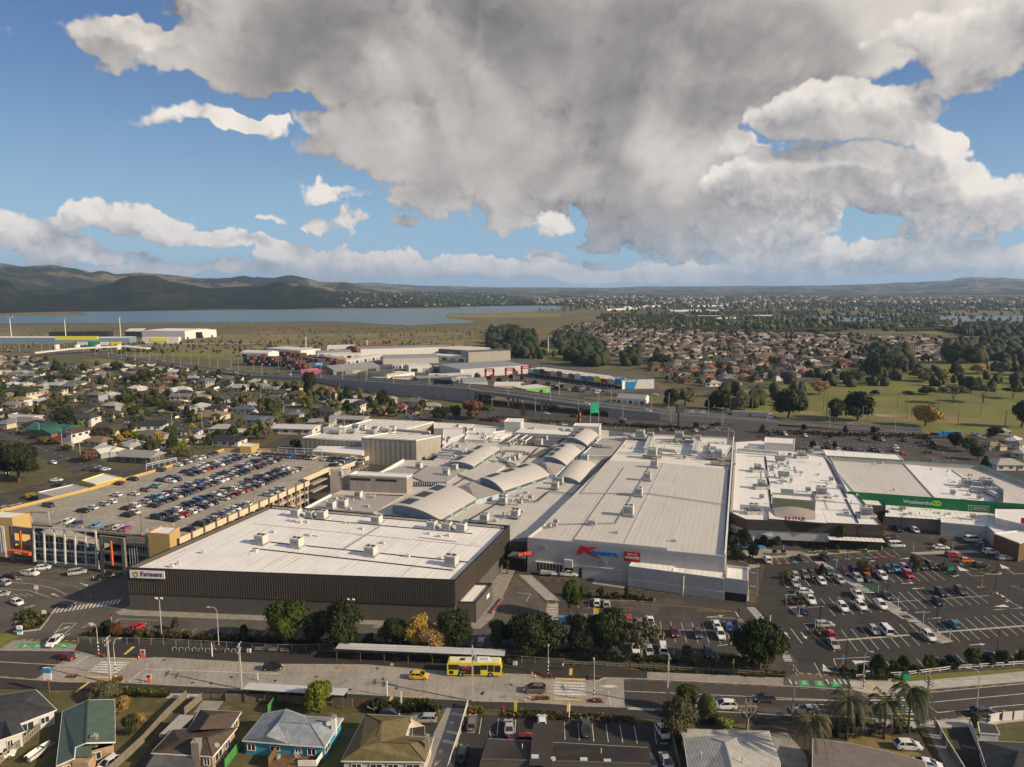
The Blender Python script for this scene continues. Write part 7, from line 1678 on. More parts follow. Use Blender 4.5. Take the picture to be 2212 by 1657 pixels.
PG_='palms beside the avenue'
palm(S(4,800,1048),hgt(4,800,1048,740),'feather palm between the two left palms, dry fronds hanging',4.6,m=Ae,Mr=PG_);palm(S(4,1097,1048),hgt(4,1097,1048,755),'feather palm in the middle of the palm group',4.4,Mr=PG_);palm(S(4,1290,1000),hgt(4,1290,1000,650),'tallest and fullest feather palm, rightmost of the group',5.0,Mr=PG_,Nh=1.4);palm(S(4,505,1290),hgt(4,505,1290,905),'leftmost feather palm with dead brown fronds',4.3,m=Ae,Mr=PG_,Nh=1.3)
for i,(x,y,ty)in Op(((1195,1030,870),(1245,1010,900),(1165,1050,930),(1370,990,880),(745,1000,880),(770,960,870),(1215,1035,950))):Jr(S(4,x,y),hgt(4,x,y,ty),f'spiky cabbage tree among the palms, {ordn(i)} of seven',Mr='cabbage trees among the palms',m=Av if i%2 else Af)
for i,(x,y,ty)in Op(((2008,1600,1240),(1945,1290,1190),(190+2000-2000+1960,1360,1200))[:2]):pass
palm(S(6,1960,1305),4.2,'small palm left of the entrance under red letters',1.5,Mv=False);palm(S(7,215,1240),4.5,'small palm right of the entrance under red letters',1.5,Mv=False)
T(5,150,415,120,290,'large dark tree on the grass corner beside the main junction',m=Aa);T(5,60,380,150,160,'dark tree behind the large corner tree',m=Aa,kind=Ck);T(5,250,545,500,90,'yellow flowering shrub before the small street building',m=Bf,kind=Ck,name=Bg,cat=Bg)
T(6,330,335,270,100,'round dark bush behind the deck frame by the concrete block',m=Aa,kind=Ck,clear=.02)
T(13,125,240,40,190,'short palm like tree behind the mall on the road verge',m=Ae,kind=Em)
def Ih(p,h,Nx,Kd,Ms,Mz=False,cat='street lamp',Mr='street lamps',name='street_lamp',m=Ap):
 t_=Ib(name,Ms,cat,p,0,Mr);d=On((Kd[0],Kd[1],0)).normalized()
 MB().Nu((0,0,0),[(.11,0),(.09,h*.5),(.06,h-1.2)],8).L(Dh,m,t_)
 pts=[On((0,0,h-1.2)),On((0,0,h-.5))+d*.15,On((0,0,h-.1))+d*.6,On((0,0,h))+d*1.2,On((0,0,h-.02))+d*Nx]
 MB().Nw(pts,.05).L('arm',m,t_);MB().box(pts[-1]+d*.3,(.75,.3,.14),rz=Om.atan2(d.y,d.x)).L(Fs,Ap,t_)
 if Mz:
  for k in Oo(7):MB().Nu((0,0,.2+k*.42),[(.13,0),(.13,.42)],8).L('stripe',Az if k%2 else Ag,t_)
 return t_
L_=(1,0);G1='belisha crossing poles'
Ih(S(1,785,380),hgt(1,785,380,128),1.0,(-1,0),'black and white striped crossing pole with curved lamp, north side, left crossing',True,Mr=G1);Ih(S(1,922,560),hgt(1,922,560,255),1.0,(1,.4),'black and white striped crossing pole with curved lamp, south side, left crossing',True,Mr=G1)
Ih(S(3,335,540),hgt(3,335,540,290),.4,(0,-1),'striped crossing pole on the north island, middle crossing',True,Mr=G1);Ih(S(3,698,755),hgt(3,698,755,425),.4,(0,1),'striped crossing pole on the south island, middle crossing',True,Mr=G1)
for(n,x,y,ty)in((1,785,380,290),(1,922,560,458),(3,335,540,450)):pass
Ih(S(1,1740,305),hgt(1,1740,305,0),1.6,(-1,0),'tall white curved lamp behind the bike stands');Ih(S(2,1637,332),hgt(2,1637,332,75),1.0,(-1,0),'tall white curved lamp rising behind the bus shelter');Ih(S(4,1830,862),hgt(4,1830,862,500),1.8,(-1,.4),'tall curved lamp on the right footpath by the parked SUV')
Ih(S(4,932,592),hgt(4,932,592,350),1.0,(1,-.2),'thin pole with small lamp by the right car park entrance');Ih(S(4,935,655),4,.3,(1,0),'striped beacon pole by the right zebra crossing',True,Mr=G1)
def flood(p,h,Ms,Mr=None,m=Ap):
 t_=Ib('floodlight_pole',Ms,Gr,p,0,Mr);MB().Nu((0,0,0),[(.12,0),(.08,h)],8).L(Dh,m,t_)
 MB().box((0,0,h),(1.5,.12,.12)).L('crossbar',m,t_)
 for s in(-1,1):MB().box((s*.6,-.15,h+.2),(.55,.3,.45),rx=.5).L('floodlight',Ac,t_)
flood(S(1,1287,240),9.5,'white pole with twin floodlights standing before the dark store corner');flood(S(2,790,270),10,'pole with twin floodlights rising between the avenue trees')
def bpole(p,h,Ms,Mr='black car park lamp poles',base=True):
 t_=Ib('lamp_pole',Ms,Gr,p,0,Mr);MB().Nu((0,0,0),[(.09,0),(.06,h)],7).L(Dh,Ai,t_)
 MB().box((.25,0,h),(.8,.3,.12)).L(Fs,Ai,t_)
 if base:MB().Nu((0,0,0),[(.28,0),(.28,.9)],8).L('base',Ax,t_)
for i,(n,x,y,ty)in Op(((8,392,1085,958),(8,775,1312,1130),(8,405,1490,1300),(8,875,1120,932),(8,1465,1060,878),(8,1920,1450,1228),(8,1530,1225,1080),(8,1088,1500,1330),(8,570,1640,1532),(8,1470,1640,1545),(4,792,505,215),(4,1515,200,-60),(4,1998,352,182),(4,585,230,-20),(8,1190,960,860))):
 bpole(S(n,x,y),hgt(n,x,y,ty),f'slim black lamp pole in the right car park, {ordn(i)} of fifteen',base=i in(1,11,13))
for i,(x,y,ty)in Op(((655,780,630),(1130,835,680),(1025,640,505),(1345,480,370),(1625,430,345),(1735,680,590),(1870,300,215),(2020,560,470))):
 q=S(5,x,y,DZ);hh=hgt(5,x,y,ty,DZ);t_=Ib('lamp_pole',f'thin lamp pole on the parking deck, {ordn(i)} of eight from the entry ramp',Gr,q,0,'deck lamp poles');MB().Nu((0,0,0),[(.08,0),(.05,hh)],6).L(Dh,Ai,t_);MB().Nu((0,0,0),[(.25,0),(.25,.9)],8).L('base',Ct,t_);MB().box((0,0,hh),(.7,.3,.1)).L(Fs,Ai,t_)
def post(n,x,y,h,m=Ag,r=.05,name=Dk,Ms='',cat=Dk,Mr=None,disc=None):
 t_=Ib(name,Ms,cat,S(n,x,y),0,Mr);MB().Nu((0,0,0),[(r,0),(r,h)],7).L(Dh,m,t_)
 if disc:w_,hh_,mm_=disc;MB().box((0,-.06,h-hh_/2),(w_,.05,hh_)).L('plate',mm_,t_)
 return t_
for i,(n,x,y,ty)in Op(((8,98,1170,1095),(8,288,1160,1080),(8,903,1120,1045),(8,1292,1130,1062),(8,1594,1130,1052),(8,1825,1130,1060),(8,698,1270,1200),(8,378,1500,1440),(8,1020,1465,1390),(8,1174,1560,1478),(8,1368,1650,1600),(4,1410,132,45),(4,1620,265,170),(4,278,240,165),(4,770,478,382),(4,424,70,-10),(4,552,178,95))):
 post(n,x,y,hgt(n,x,y,ty),disc=(.45,.7,Bw),name='sign_post',Ms=f'white post with small blue plate in the right car park, {ordn(i)} of seventeen',cat=Cg,Mr='blue plated car park posts')
post(1,1688,395,hgt(1,1688,395,283),Ag,.13,name='bus_stop_marker',Ms='white bus stop marker post on the north footpath by the cycle stands',cat=Cg,disc=(.3,.5,Bw));post(2,1067,710,hgt(2,1067,710,590),Ag,.12,name='bus_stop_marker',Ms='white bus stop marker post on the south kerb',cat=Cg);post(4,193,150,hgt(4,193,150,66),Ag,.12,name=Gg,Ms='white marker post beside the corner crossing ramp',cat=Cg)
post(3,502,898,3.6,Ag,.09,name=Gg,Ms='slim white post in the shrubs before the charcoal clinic',cat=Cg);post(2,40,585,1.6,Ag,.1,name=Gg,Ms='short white post behind the south bus shelter',cat=Cg)
post(3,1805,530,hgt(3,1805,530,415),Ap,.05,name='sign_post',Ms='post with narrow yellow diamond by the fence near the big round tree',cat=Cg,disc=(.35,.9,Bs))
post(1,889,135,hgt(1,889,135,52),Ap,.06,name='no_entry_sign',Ms='round red no entry sign on a pole at the store car park corner',cat=Cg,disc=(.7,.7,Br));post(2,1993,850,hgt(2,1993,850,785),Ap,.05,name='no_entry_sign',Ms='small red no entry sign at the clinic car park gate',cat=Cg,disc=(.6,.6,Br))
post(1,735,190,hgt(1,735,190,125),Ap,.05,name='give_way_sign',Ms='white backed give way sign by the corner shrubs',cat=Cg,disc=(.9,.7,Ag));post(8,1820,1408,hgt(8,1820,1408,1335),Ap,.05,name='give_way_sign',Ms='give way sign on the right car park island',cat=Cg,disc=(.7,.6,Br))
t_=Ib('street_sign','tall blue and white clinic sign on a wooden post at the left lawn',Cg,S(1,393,682));MB().Nu((0,0,0),[(.14,0),(.12,3.2)],7).L(Dh,Cs,t_);MB().box((-.1,0,4.2),(1.6,.2,2.6)).L(Gs,Ag,t_);MB().box((-.1,-.03,4.9),(1.62,.2,1.1)).L('sign_header',Bw,t_)
t_=Ib('pylon_sign','low white and purple pylon sign on the left grass by the driveway',Cg,S(1,160,218));MB().box((0,0,1.1),(1.2,.35,2.2)).L(Gb,Ag,t_);MB().box((0,-.03,1.1),(1.22,.35,.6)).L('band',Bw,t_)
for(n,x,y,lb)in((1,355,90,'white square sign on a post in the left corner shrubs'),(16,548,1305,'small white sign on the left car park median')):t_=Ib(Gs,lb,Cg,S(n,x,y));MB().bar((0,0,0),(0,0,2.0),.08).L(Dh,Ap,t_);MB().box((0,-.05,1.7),(1.1,.06,1.0)).L(Gb,Ag,t_)
t_=Ib('flag_banner','yellow feather banner at the clinic car park gate','banner',S(2,2100,860));MB().bar((0,0,0),(0,0,3.0),.04).L(Dh,Ap,t_);m_=MB();m_.Nv([(0,-.02),(.02,.02),(-.6,.05)],.8,2.8,Mt=True);m_.L('flag',Bs,t_)
t_=Ib('flag_banner','white furled banner by the hedge of the olive roofed house','banner',S(2,1178,835));MB().bar((0,0,0),(0,0,4.4),.05).L(Dh,Ap,t_);MB().box((.1,0,3.1),(.3,.1,2.4)).L('flag',Ag,t_)
def works(n,x,y,lb):
 t_=Ib('roadwork_sign',lb,'roadwork sign',S(n,x,y));MB().box((0,0,1.3),(1.1,.06,1.1),ry=0).L(Gb,Ag,t_)
 MB().Nu((0,-.06,1.3),[(.36,0),(.45,0),(.45,.03),(.36,.03)],16,Fm).L('red_ring',Br,t_);MB().box((0,-.07,1.3),(.8,.04,.09),ry=.8).L('slash',Br,t_)
 for s in(-1,1):MB().bar((s*.3,.3,0),(0,0,.8),.06).L('leg',Ai,t_)
 MB().box((0,.1,.25),(.9,.5,.3)).L('base_bag',Ge,t_)
works(1,1137,400,'red ringed roadwork sign on the north kerb island');works(1,1185,598,'red ringed roadwork sign on the south lane edge')
def cone(n,x,y,lb):
 t_=Ib('traffic_cone',lb,'traffic cone',S(n,x,y),0,'traffic cones by the crossings');MB().Nu((0,0,.04),[(.2,0),(.15,.2),(.12,.35),(.08,.6),(.04,.9)],9).L(Ho,Ge,t_);MB().box((0,0,.03),(.48,.48,.06)).L('base',Az,t_);MB().Nu((0,0,.4),[(.125,0),(.10,.17)],9).L('white_band',Ag,t_)
for(n,x,y,lb)in((1,1104,412,'orange cone left of the north roadwork sign'),(3,208,540,'orange cone on the north kerb left of the middle crossing'),(3,230,562,'orange cone nearest the north island of the middle crossing'),(3,183,728,'orange cone in the lane behind the dark SUV'),(3,152,752,'orange cone on the south kerb behind the dark SUV'),(7,95,1262,'orange cone by the entrance people')):cone(n,x,y,lb)
def Kj(n,x,y,ty,lb,Oi=(0,.9),m='pole_concrete',Oh=False):
 h=hgt(n,x,y,ty);t_=Ib('utility_pole',lb,'utility pole',S(n,x,y),0,'utility poles along the avenue')
 p=MB();p.v=[];p.box((0,0,h/2),(.42,.34,h),taper=.55);p.L(Dh,m,t_)
 for a in Oi:
  MB().box((0,0,h-.35-a),(.16,2.3,.16),rz=.15).L('cross_arm',Au,t_)
  for k in Oo(4):MB().Nu((0,-1+.66*k,h-.27-a),[(.07,0),(.05,.22)],6).L('insulator',Ac,t_)
 if Oh:MB().Nu((.4,0,h-2.6),[(.32,0),(.32,1.0),(.2,1.1)],9).L('transformer',Ak,t_)
 return S(n,x,y)+V3(0,0,h)
U=[Kj(1,880,606,240,'pale concrete utility pole with cross arms at the left crossing',(0,1.0)),Kj(1,1920,655,290,'pale utility pole at the left end of the south bus shelter',(0,1.3)),Kj(2,1748,750,320,'pale utility pole standing in front of the bus',(0,1.1),Oh=True),Kj(3,1283,795,378,'pale utility pole left of the bare tree, middle right',(0,)),Kj(4,372,880,478,'dark wooden utility pole behind the silver car',(0,.8),m=Au),Kj(4,1428,925,545,'wooden utility pole with many arms right of the tall palm',(0,.6,1.2,3.2),m=Au)]
U=[S(1,-1100,560)+V3(0,0,11)]+U+[S(4,2700,880)+V3(0,0,11)]
t_=Ib('overhead_wires','thin black power wires strung between the avenue utility poles','power line',(0,0,0))
for a,b in zip(U[:-1],U[1:]):
 for k in(-1,-.34,.34,1):
  mb=MB();pts=[]
  for i in Oo(9):f=i/8;p=a.lerp(b,f);pts.append(V3(p.x,p.y+k,p.z-.2-1.3*4*f*(1-f)*.6))
  mb.Nw(pts,.022,3);mb.Mq('wire',Ai,t_)
def Lo(name,lb,fa,fb,Mx,z,Kv,Mc):
 """roof front edge from fa to fb"""
 t_=Ib(name,lb,'bus shelter',V3(fa.x,fa.y));d=(fb-fa);d.z=0;L=d.length;d=d.normalized();q=On((-d.y,d.x,0));A=V3(fa.x,fa.y)
 n=max(1,int(L/4.2))
 for k in Oo(n):
  a=A+d*L*k/n;b=A+d*(L*(k+1)/n-.03);mb=MB();mb.v=[Oq(p)for p in(a+UPZ*z,b+UPZ*z,b+q*Mx+UPZ*(z-.12),a+q*Mx+UPZ*(z-.12),a+UPZ*(z-.12),b+UPZ*(z-.12),b+q*Mx+UPZ*(z-.26),a+q*Mx+UPZ*(z-.26))];mb.f=[(0,1,2,3),(7,6,5,4),(4,5,1,0),(5,6,2,1),(6,7,3,2),(7,4,0,3)];mb.Mq('roof_panel',Be,t_)
 MB().bar(A+UPZ*(z-.2)-q*.05,A+d*L+UPZ*(z-.2)-q*.05,.12,.26).Mq(Hg,Ai,t_)
 for k in Oo(Kv):
  for o in(.25,Mx-.3):p=A+d*(L*(k+.03)/(Kv-1)if k<Kv-1 else L*.985)+q*o;MB().bar(p,p+UPZ*(z-.25),.14).Mq(Dk,Cs if o<1 else Ai,t_)
 for k in Oo(Mc):
  a=A+d*(L*(k+.05)/Mc)+q*(Mx-.3);b=A+d*(L*(k+.92)/Mc)+q*(Mx-.3);MB().poly([a+UPZ*.35,b+UPZ*.35,b+UPZ*2.3,a+UPZ*2.3]).Mq('glass_panel',Bd,t_)
 for k in Oo(int(L/9)):p=A+d*(4+k*9)+q*(Mx-1.0);MB().box(p+UPZ*.48,(2.2,.45,.08),rz=Om.atan2(d.y,d.x)).box(p+UPZ*.22,(1.8,.1,.44),rz=Om.atan2(d.y,d.x)).Mq('bench',Cs,t_)
 return t_
a,b=S(2,655,330,3.1),S(2,2000,387,3.1);Lo('bus_shelter','long pale roofed bus shelter behind the yellow bus, north side',a,b,2.9,3.1,8,9)
a,b=S(1,1932,652,3.0),S(2,722,702,3.0);Lo('bus_shelter','long white roofed bus shelter on the south side before the wooden fence',a,b,2.6,3.0,6,5)
for i,(n,x,y)in Op(((2,2072,462),(2,2090,462),(1,1972,362),(1,1988,363))):
 t_=Ib('litter_bin',['grey cylinder bin, left of the pair by the bus front','grey cylinder bin, right of the pair by the bus front','grey cylinder bin, left of the pair by the cycle stands','grey cylinder bin, right of the pair by the cycle stands'][i],'bin',S(n,x,y),0,'litter bins');MB().Nu((0,0,0),[(.3,0),(.3,.95),(.26,1.05)],10).L(Gn,Ap,t_).color=(.3,.3,.3,1);MB().Nu((0,0,1.05),[(.26,0),(.1,.12)],10).L('lid',Ai,t_)
for i,x in Op((1388,1440,1492,1545,1597,1650,1702,1805,1858)):
 t_=Ib('cycle_stand',f'steel hoop cycle stand on the north footpath, {ordn(i)} of nine from the left','cycle stand',S(1,x,350+(x-1388)*.03),0,'cycle stands');MB().Nw([On((-.4,-.1,0)),On((-.4,-.1,.8)),On((-.2,0,.95)),On((.3,0,.95)),On((.42,.1,.8)),On((.42,.1,0))],.045).L('hoop',Ap,t_)
t_=Ib('bicycle','red bicycle leaning by the cycle stands','bicycle',S(1,1755,362),.3)
for sx in(-.5,.5):MB().Nu((sx,0,.34),[(.30,-.02),(.34,-.02),(.34,.02),(.30,.02)],16,Fm).L(Fz,Ee,t_)
MB().Nw([On((-.5,0,.34)),On((-.15,0,.8)),On((.38,0,.82)),On((.5,0,.34))],.03).Nw([On((-.15,0,.8)),On((0,0,.32)),On((.38,0,.82))],.03).L('frame',Br,t_);MB().box((-.18,0,.93),(.26,.12,.06)).L('saddle',Az,t_);MB().bar((.4,-.25,1.0),(.4,.25,1.0),.04).bar((.38,0,.8),(.4,0,1.0),.03).L('handlebar',Ap,t_)
for i,(n,x,y)in Op(((1,2058,352),(1,2165,358),(2,250,362))):
 t_=Ib('bench',['slatted timber bench left of two by the mesh fence','slatted timber bench right of two by the mesh fence','timber bench near the left end of the bus shelter'][i],'bench',S(n,x,y),0,'benches by the mesh fence')
 for k in Oo(4):MB().box((0,-.18+k*.13,.46),(1.9,.1,.05)).L('seat_slat',Au,t_)
 for k in Oo(3):MB().box((0,.32,.6+k*.14),(1.9,.05,.1)).L('back_slat',Au,t_)
 for s in(-.8,.8):MB().box((s,.05,.22),(.08,.5,.44)).L('leg',Ai,t_)
def Ic(name,lb,pts,h,Kv,rails,Nt,Ns,mesh=False,rw=.08,cat='fence',Nb=None,Nl=None):
 t_=Ib(name,lb,cat,V3(pts[0].x,pts[0].y));tot=sum((b-a).length for a,b in zip(pts[:-1],pts[1:]));n=0
 for a,b in zip(pts[:-1],pts[1:]):
  k=max(1,int(round((b-a).length/Kv)))
  for i in Oo(k+1 if b is pts[-1]else k):
   p=lerp(a,b,i/k);MB().box((p.x,p.y,h/2),(rw*1.3,rw*1.3,h)).Mq(Dk,Nt,t_)
   if i<k:
    q=lerp(a,b,(i+1)/k);mb=MB()
    for z in rails:MB().bar(V3(p.x,p.y,z),V3(q.x,q.y,z),rw*.6,rw).Mq(Hr,Ns,t_)
    if Nb:
     L=(q-p).length;m_=max(1,int(L/Nb[0]));dd=(q-p).normalized();oo=On((dd.y,-dd.x,0))*.05
     for j in Oo(m_):c=lerp(p,q,(j+.5)/m_)+oo;mb.box((c.x,c.y,h/2),(Nb[0]*.88,.025,h*ru(.97,1.0)),rz=Om.atan2(dd.y,dd.x))
     mb.Mq('paling_panel',Nb[1],t_)[Cx]=Df
    if mesh:
     L=(q-p).length;m_=int(L/.3)
     for j in Oo(m_):c=lerp(p,q,(j+.5)/m_);mb.bar(V3(c.x,c.y,.1),V3(c.x,c.y,h),.012,n=3)
     mb.Mq('wire_mesh',Ak,t_)[Cx]=Df
 return t_
Ic('mesh_fence','grey wire mesh fence with dark posts along the north footpath',PP((1,[(625,290),(1300,305),(2212,352)]),(2,[(640,350)])),1.7,3.0,(1.65,),Ak,Ak,mesh=True,rw=.07)
Ic('mesh_fence','dark wire mesh fence right of the bus shelter, before the trees',PP((3,[(-80,430),(230,455),(460,470)])),1.7,3.0,(1.65,),Ak,Ak,mesh=True,rw=.07)
Ic('rail_fence','two rail timber fence behind the ground cover, between the crossing and the round tree',PP((3,[(460,462),(700,470),(1100,492),(1650,525),(2050,545)])),1.0,2.6,(.45,.9),Au,Au,rw=.14)
Ic('rail_fence','white two rail fence along the grass verge before the right car park',PP((4,[(880,572),(1300,545),(1700,495),(2212,462),(2800,425)])),1.0,2.4,(.45,.92),Ac,Ac,rw=.13)
Ic(Ey,'brown timber paling fence behind the south bus shelter',PP((1,[(1800,752),(2212,756)]),(2,[(200,760),(420,775)])),1.8,2.2,(.5,1.5),Au,Au,Nb=(.15,Dr),rw=.12)
Ic(Ey,'brown timber paling fence right of the yellow green dome tree',PP((2,[(630,782),(790,795)])),1.8,2.0,(.5,1.5),Au,Au,Nb=(.15,Dr),rw=.12)
Ic('timber_gate','golden brown timber gate at the right end of the paling fence',PP((2,[(790,792),(940,800)])),1.7,2.4,(.4,1.4),Cs,Cs,Nb=(.15,Cs),rw=.12,cat='gate')
Ic('mesh_gate','black steel gate across the concrete drive left of the paling fence',PP((1,[(1618,740),(1800,748)])),1.8,1.6,(.1,1.75),Az,Az,mesh=True,rw=.09,cat='gate')
Ic(Ey,'long weathered paling fence running down between the two left gardens',PP((1,[(1482,725),(1300,905),(1150,1075),(920,1290),(800,1400)])),1.7,2.4,(.5,1.4),Au,Au,Nb=(.15,Dr),rw=.12)
Ic(Ey,'grey paling fence from the black gate toward the dark brown roof',PP((1,[(1618,735),(1470,860)])),1.7,2.4,(.5,1.4),Au,Au,Nb=(.15,Dr),rw=.12)
Ic(Gt,'brick and timber boundary wall right of the white walled house',PP((1,[(430,880),(230,1060),(0,1250),(-120,1350)])),1.5,2.6,(.4,1.3),Am,Cr,Nb=(.5,Am),rw=.14)
Ic('green_fence','bright green sheet fence left of the pale blue roofed house',PP((2,[(205,735),(120,850)])),1.8,2.4,(.5,1.5),Cf,Cf,Nb=(.4,Cf),rw=.1)
Ic('green_fence','bright green sheet fence beside the turquoise walls, lower left',PP((1,[(1925,1110),(1790,1290)])),1.8,2.4,(.5,1.5),Cf,Cf,Nb=(.4,Cf),rw=.1)
Ic('concrete_wall','pale concrete wall dividing the driveway from the clinic car park',PP((2,[(1708,800),(1650,1010),(1570,1260),(1530,1400)])),1.6,3.0,(1.6,),Ah,Ah,Nb=(2.6,Bm),rw=.16)
Ic('concrete_wall','grey block wall right of the clinic car park',PP((3,[(1315,1010),(1345,1150),(1380,1300)])),1.4,3.0,(1.4,),Am,Am,Nb=(2.6,Am),rw=.16)
Ic(Gt,'dark block wall with white top beside the right driveway',PP((4,[(1500,950),(1600,1130),(1700,1290),(1760,1390)])),1.7,3.0,(1.7,),Am,Ah,Nb=(2.6,Am),rw=.18)
Ic('panel_fence','white panel fence along the right footpath corner',PP((4,[(1920,925),(2030,905),(2212,890),(2400,870)])),1.8,2.4,(.2,1.7),Ai,Ac,Nb=(2.3,Ah),rw=.14)
Ic('panel_fence','pale panel fence running down beside the small grey shed',PP((4,[(1775,955),(1820,1060),(1890,1200)])),1.6,2.4,(.2,1.5),Ac,Ac,Nb=(2.3,Ah),rw=.12)
Ic('picket_fence','little white picket fence between the shrubs of the left garden',PP((1,[(915,985),(1000,965)])),.9,1.5,(.3,.7),Ac,Ac,Nb=(.14,Ac),rw=.08)
Ic(Gt,'low dark block garden wall behind the palms',PP((4,[(880,1000),(1120,1020)])),1.1,3,(1.1,),Am,Am,Nb=(.6,Am),rw=.16)
t_=Ib('service_cabinet','green service cabinet on the verge by the white rail fence','cabinet',S(4,1268,578));MB().box((0,0,.8),(1.3,.8,1.6)).L('case',Cf if False else Cq,t_);MB().box((0,0,1.63),(1.4,.9,.08)).L('lid',Ai,t_)
t_=Ib('service_cabinet','dark green cabinet on the car park island','cabinet',S(8,1573,1290));MB().box((0,0,.9),(1.6,1.0,1.8)).L('case',Cq,t_);MB().box((0,0,1.83),(1.7,1.1,.08)).L('lid',Ai,t_)
t_=Ib('wheelie_bin','black bin with yellow lid at the right kerb','bin',S(4,2052,872));MB().box((0,0,.5),(.6,.6,1.0),taper=1.1).L(Gn,Az,t_);MB().box((.05,0,.9),(.62,.62,.5)).L('lid',Ci,t_)
for(x0,y0,x1,y1,lb)in((900,1430,1010,1465,'green trolley bay frame in the middle of the right car park'),(1095,1115,1200,1145,'green trolley bay frame beside the canopy entrance parking')):
 t_=Ib('trolley_bay',lb,'trolley bay',S(8,x0,y0));a,b=S(8,x0,y0),S(8,x1,y1);d=(b-a).normalized();q=On((-d.y,d.x,0))*2.2
 for o in(On((0,0,0)),q):MB().bar(a+o+UPZ*1.1,b+o+UPZ*1.1,.09).bar(a+o+UPZ*.5,b+o+UPZ*.5,.06).Mq(Hr,Cq,t_)
 for p in(a,b,a+q,b+q,lerp(a,b,.5),lerp(a,b,.5)+q):MB().bar(p,p+UPZ*1.1,.08).Mq(Dk,Cq,t_)
for i,x in Op((222,290,525,702,915,610)):
 y=1160-(x-222)*.04;t_=Ib('planter',f'square concrete planter with plants before the canopy entrance, {ordn(i)} of six','planter',S(8,x,y),AX,'planters at the entrance');MB().box((0,0,.45),(1.3,1.3,.9),taper=1.1).L('pot',Ax,t_);o=bpy.data.objects.new('plant',Ku(random.choice(CR['bush']),Af));C.objects.link(o);o.parent=t_;o.location=(0,0,.8);o.scale=(.8,.8,1.3)
umb=Ib('parasol','closed white parasol by the cafe seats beside the silver store','parasol',S(8,55,1090));MB().Nu((0,0,0),[(.05,0),(.05,2),(.3,2.1),(.2,2.9),(.05,3.4)],8).L('canopy',Ac,umb)
aw_=Ib('cafe_awning','bright blue cafe awning and seats among the garden trees',Hh,S(8,40,1120));MB().box((0,0,1.2),(8,2.2,.15),rz=-.1).L('blue_cover',Bw,aw_);MB().box((2,0,.6),(5,.2,1.1),rz=-.1).L('screen',Bp,aw_)
def bus():
 p=(S(2,1552,545)+S(2,1975,562))/2+V3(0,1.1);t_=Ib('bus','yellow single deck bus with dark advert panel on its side, stopped at the shelter','bus',(p.x,p.y,.04),-.03);L,W,H=11.6,2.5,3.15
 mb=MB();pr=[(-L/2,.35),(L/2-.1,.35),(L/2,.9),(L/2-.02,1.6),(L/2-.22,H-.35),(L/2-.5,H),(-L/2+.25,H),(-L/2,H-.3)]
 n=len(pr);mb.v=[(x,-W/2,z)for x,z in pr]+[(x,W/2,z)for x,z in pr];mb.f=[Oq(Oo(n)),Oq(Oo(2*n-1,n-1,-1))]+[(i,i+n,(i+1)%n+n,(i+1)%n)for i in Oo(n)]
 mb.L('body_shell','bus_yellow',t_)
 MB().box((0,0,H+.03),(L-.9,W-.3,.08)).L('roof_panel','bus_cream',t_)
 ad=MB().box((1.1-2.1,-W/2-.015,1.55),(4.6,.03,2.05)).L('advert_panel',Az,t_)
 Ij(ad,'BE SEEN ON',On((p.x-3.0,p.y-W/2-.04,2.36)),V3(1,-.03),UPZ,2.6,Ag,Mx=.01);Ij(ad,'EXPLORER',On((p.x-3.1,p.y-W/2-.04,1.1)),V3(1,-.03),UPZ,1.2,Fj,Mx=.01)
 MB().box((-1.8,-W/2-.03,1.9),(1.6,.02,.5)).L('advert_figure',Br,ad)
 for i,(x0,x1,z0,z1)in Op(((-5.5,-3.4,1.55,2.7),(1.35,2.7,1.6,2.7),(2.85,4.1,1.2,2.7),(4.25,5.45,1.15,2.65))):
  for s in(-1,1):MB().box(((x0+x1)/2,s*(W/2+.012),(z0+z1)/2),(x1-x0,.03,z1-z0)).L(Bd,Ev,t_)
 for i in Oo(4):MB().box((-2.7+i*1.1,(W/2+.012),2.1),(1.0,.03,1.1)).L(Bd,Ev,t_)
 mb=MB();mb.poly([(L/2+.02,-W/2+.15,1.15),(L/2+.02,W/2-.15,1.15),(L/2-.19,W/2-.2,H-.45),(L/2-.19,-W/2+.2,H-.45)]);mb.L(Gu,Ev,t_)
 for x in(-2.95,3.35):
  for s in(-1,1):
   w_=MB().Nu((x,s*(W/2-.13),.48),[(.36,-.15),(.48,-.13),(.48,.13),(.36,.15)],14,Fm).L(Fz,Ee,t_);MB().Nu((x,s*(W/2-.12),.48),[(.1,-.17),(.28,-.16),(.28,.16),(.1,.17)],10,Fm).L(Gx,Gx,w_)
   MB().Nu((x,s*(W/2+.004),.48),[(.62,-.01),(.62,.01)],14,Fm).L('wheel_arch',Az,t_)
 MB().box((1.8,0,H+.18),(2.6,1.7,.3)).L('roof_unit',Ac,t_);MB().box((-2.6,0,H+.1),(1.0,.8,.1)).L('roof_hatch',Ai,t_)
 for k in Oo(3):MB().Nu((1.4+k*.55,-.2,H+.33),[(.2,0),(.2,.05)],10).L('roof_fan',Az,t_)
 MB().box((-4.9,-W/2-.012,.95),(.9,.03,.75)).L('engine_grille',Az,t_)
 for s in(-1,1):MB().box((L/2+.02,s*.95,.75),(.08,.4,.22)).L('headlight',Fj,t_);MB().box((L/2+.15,s*(W/2+.15),2.2),(.15,.2,.5)).L(He,Az,t_)
bus()
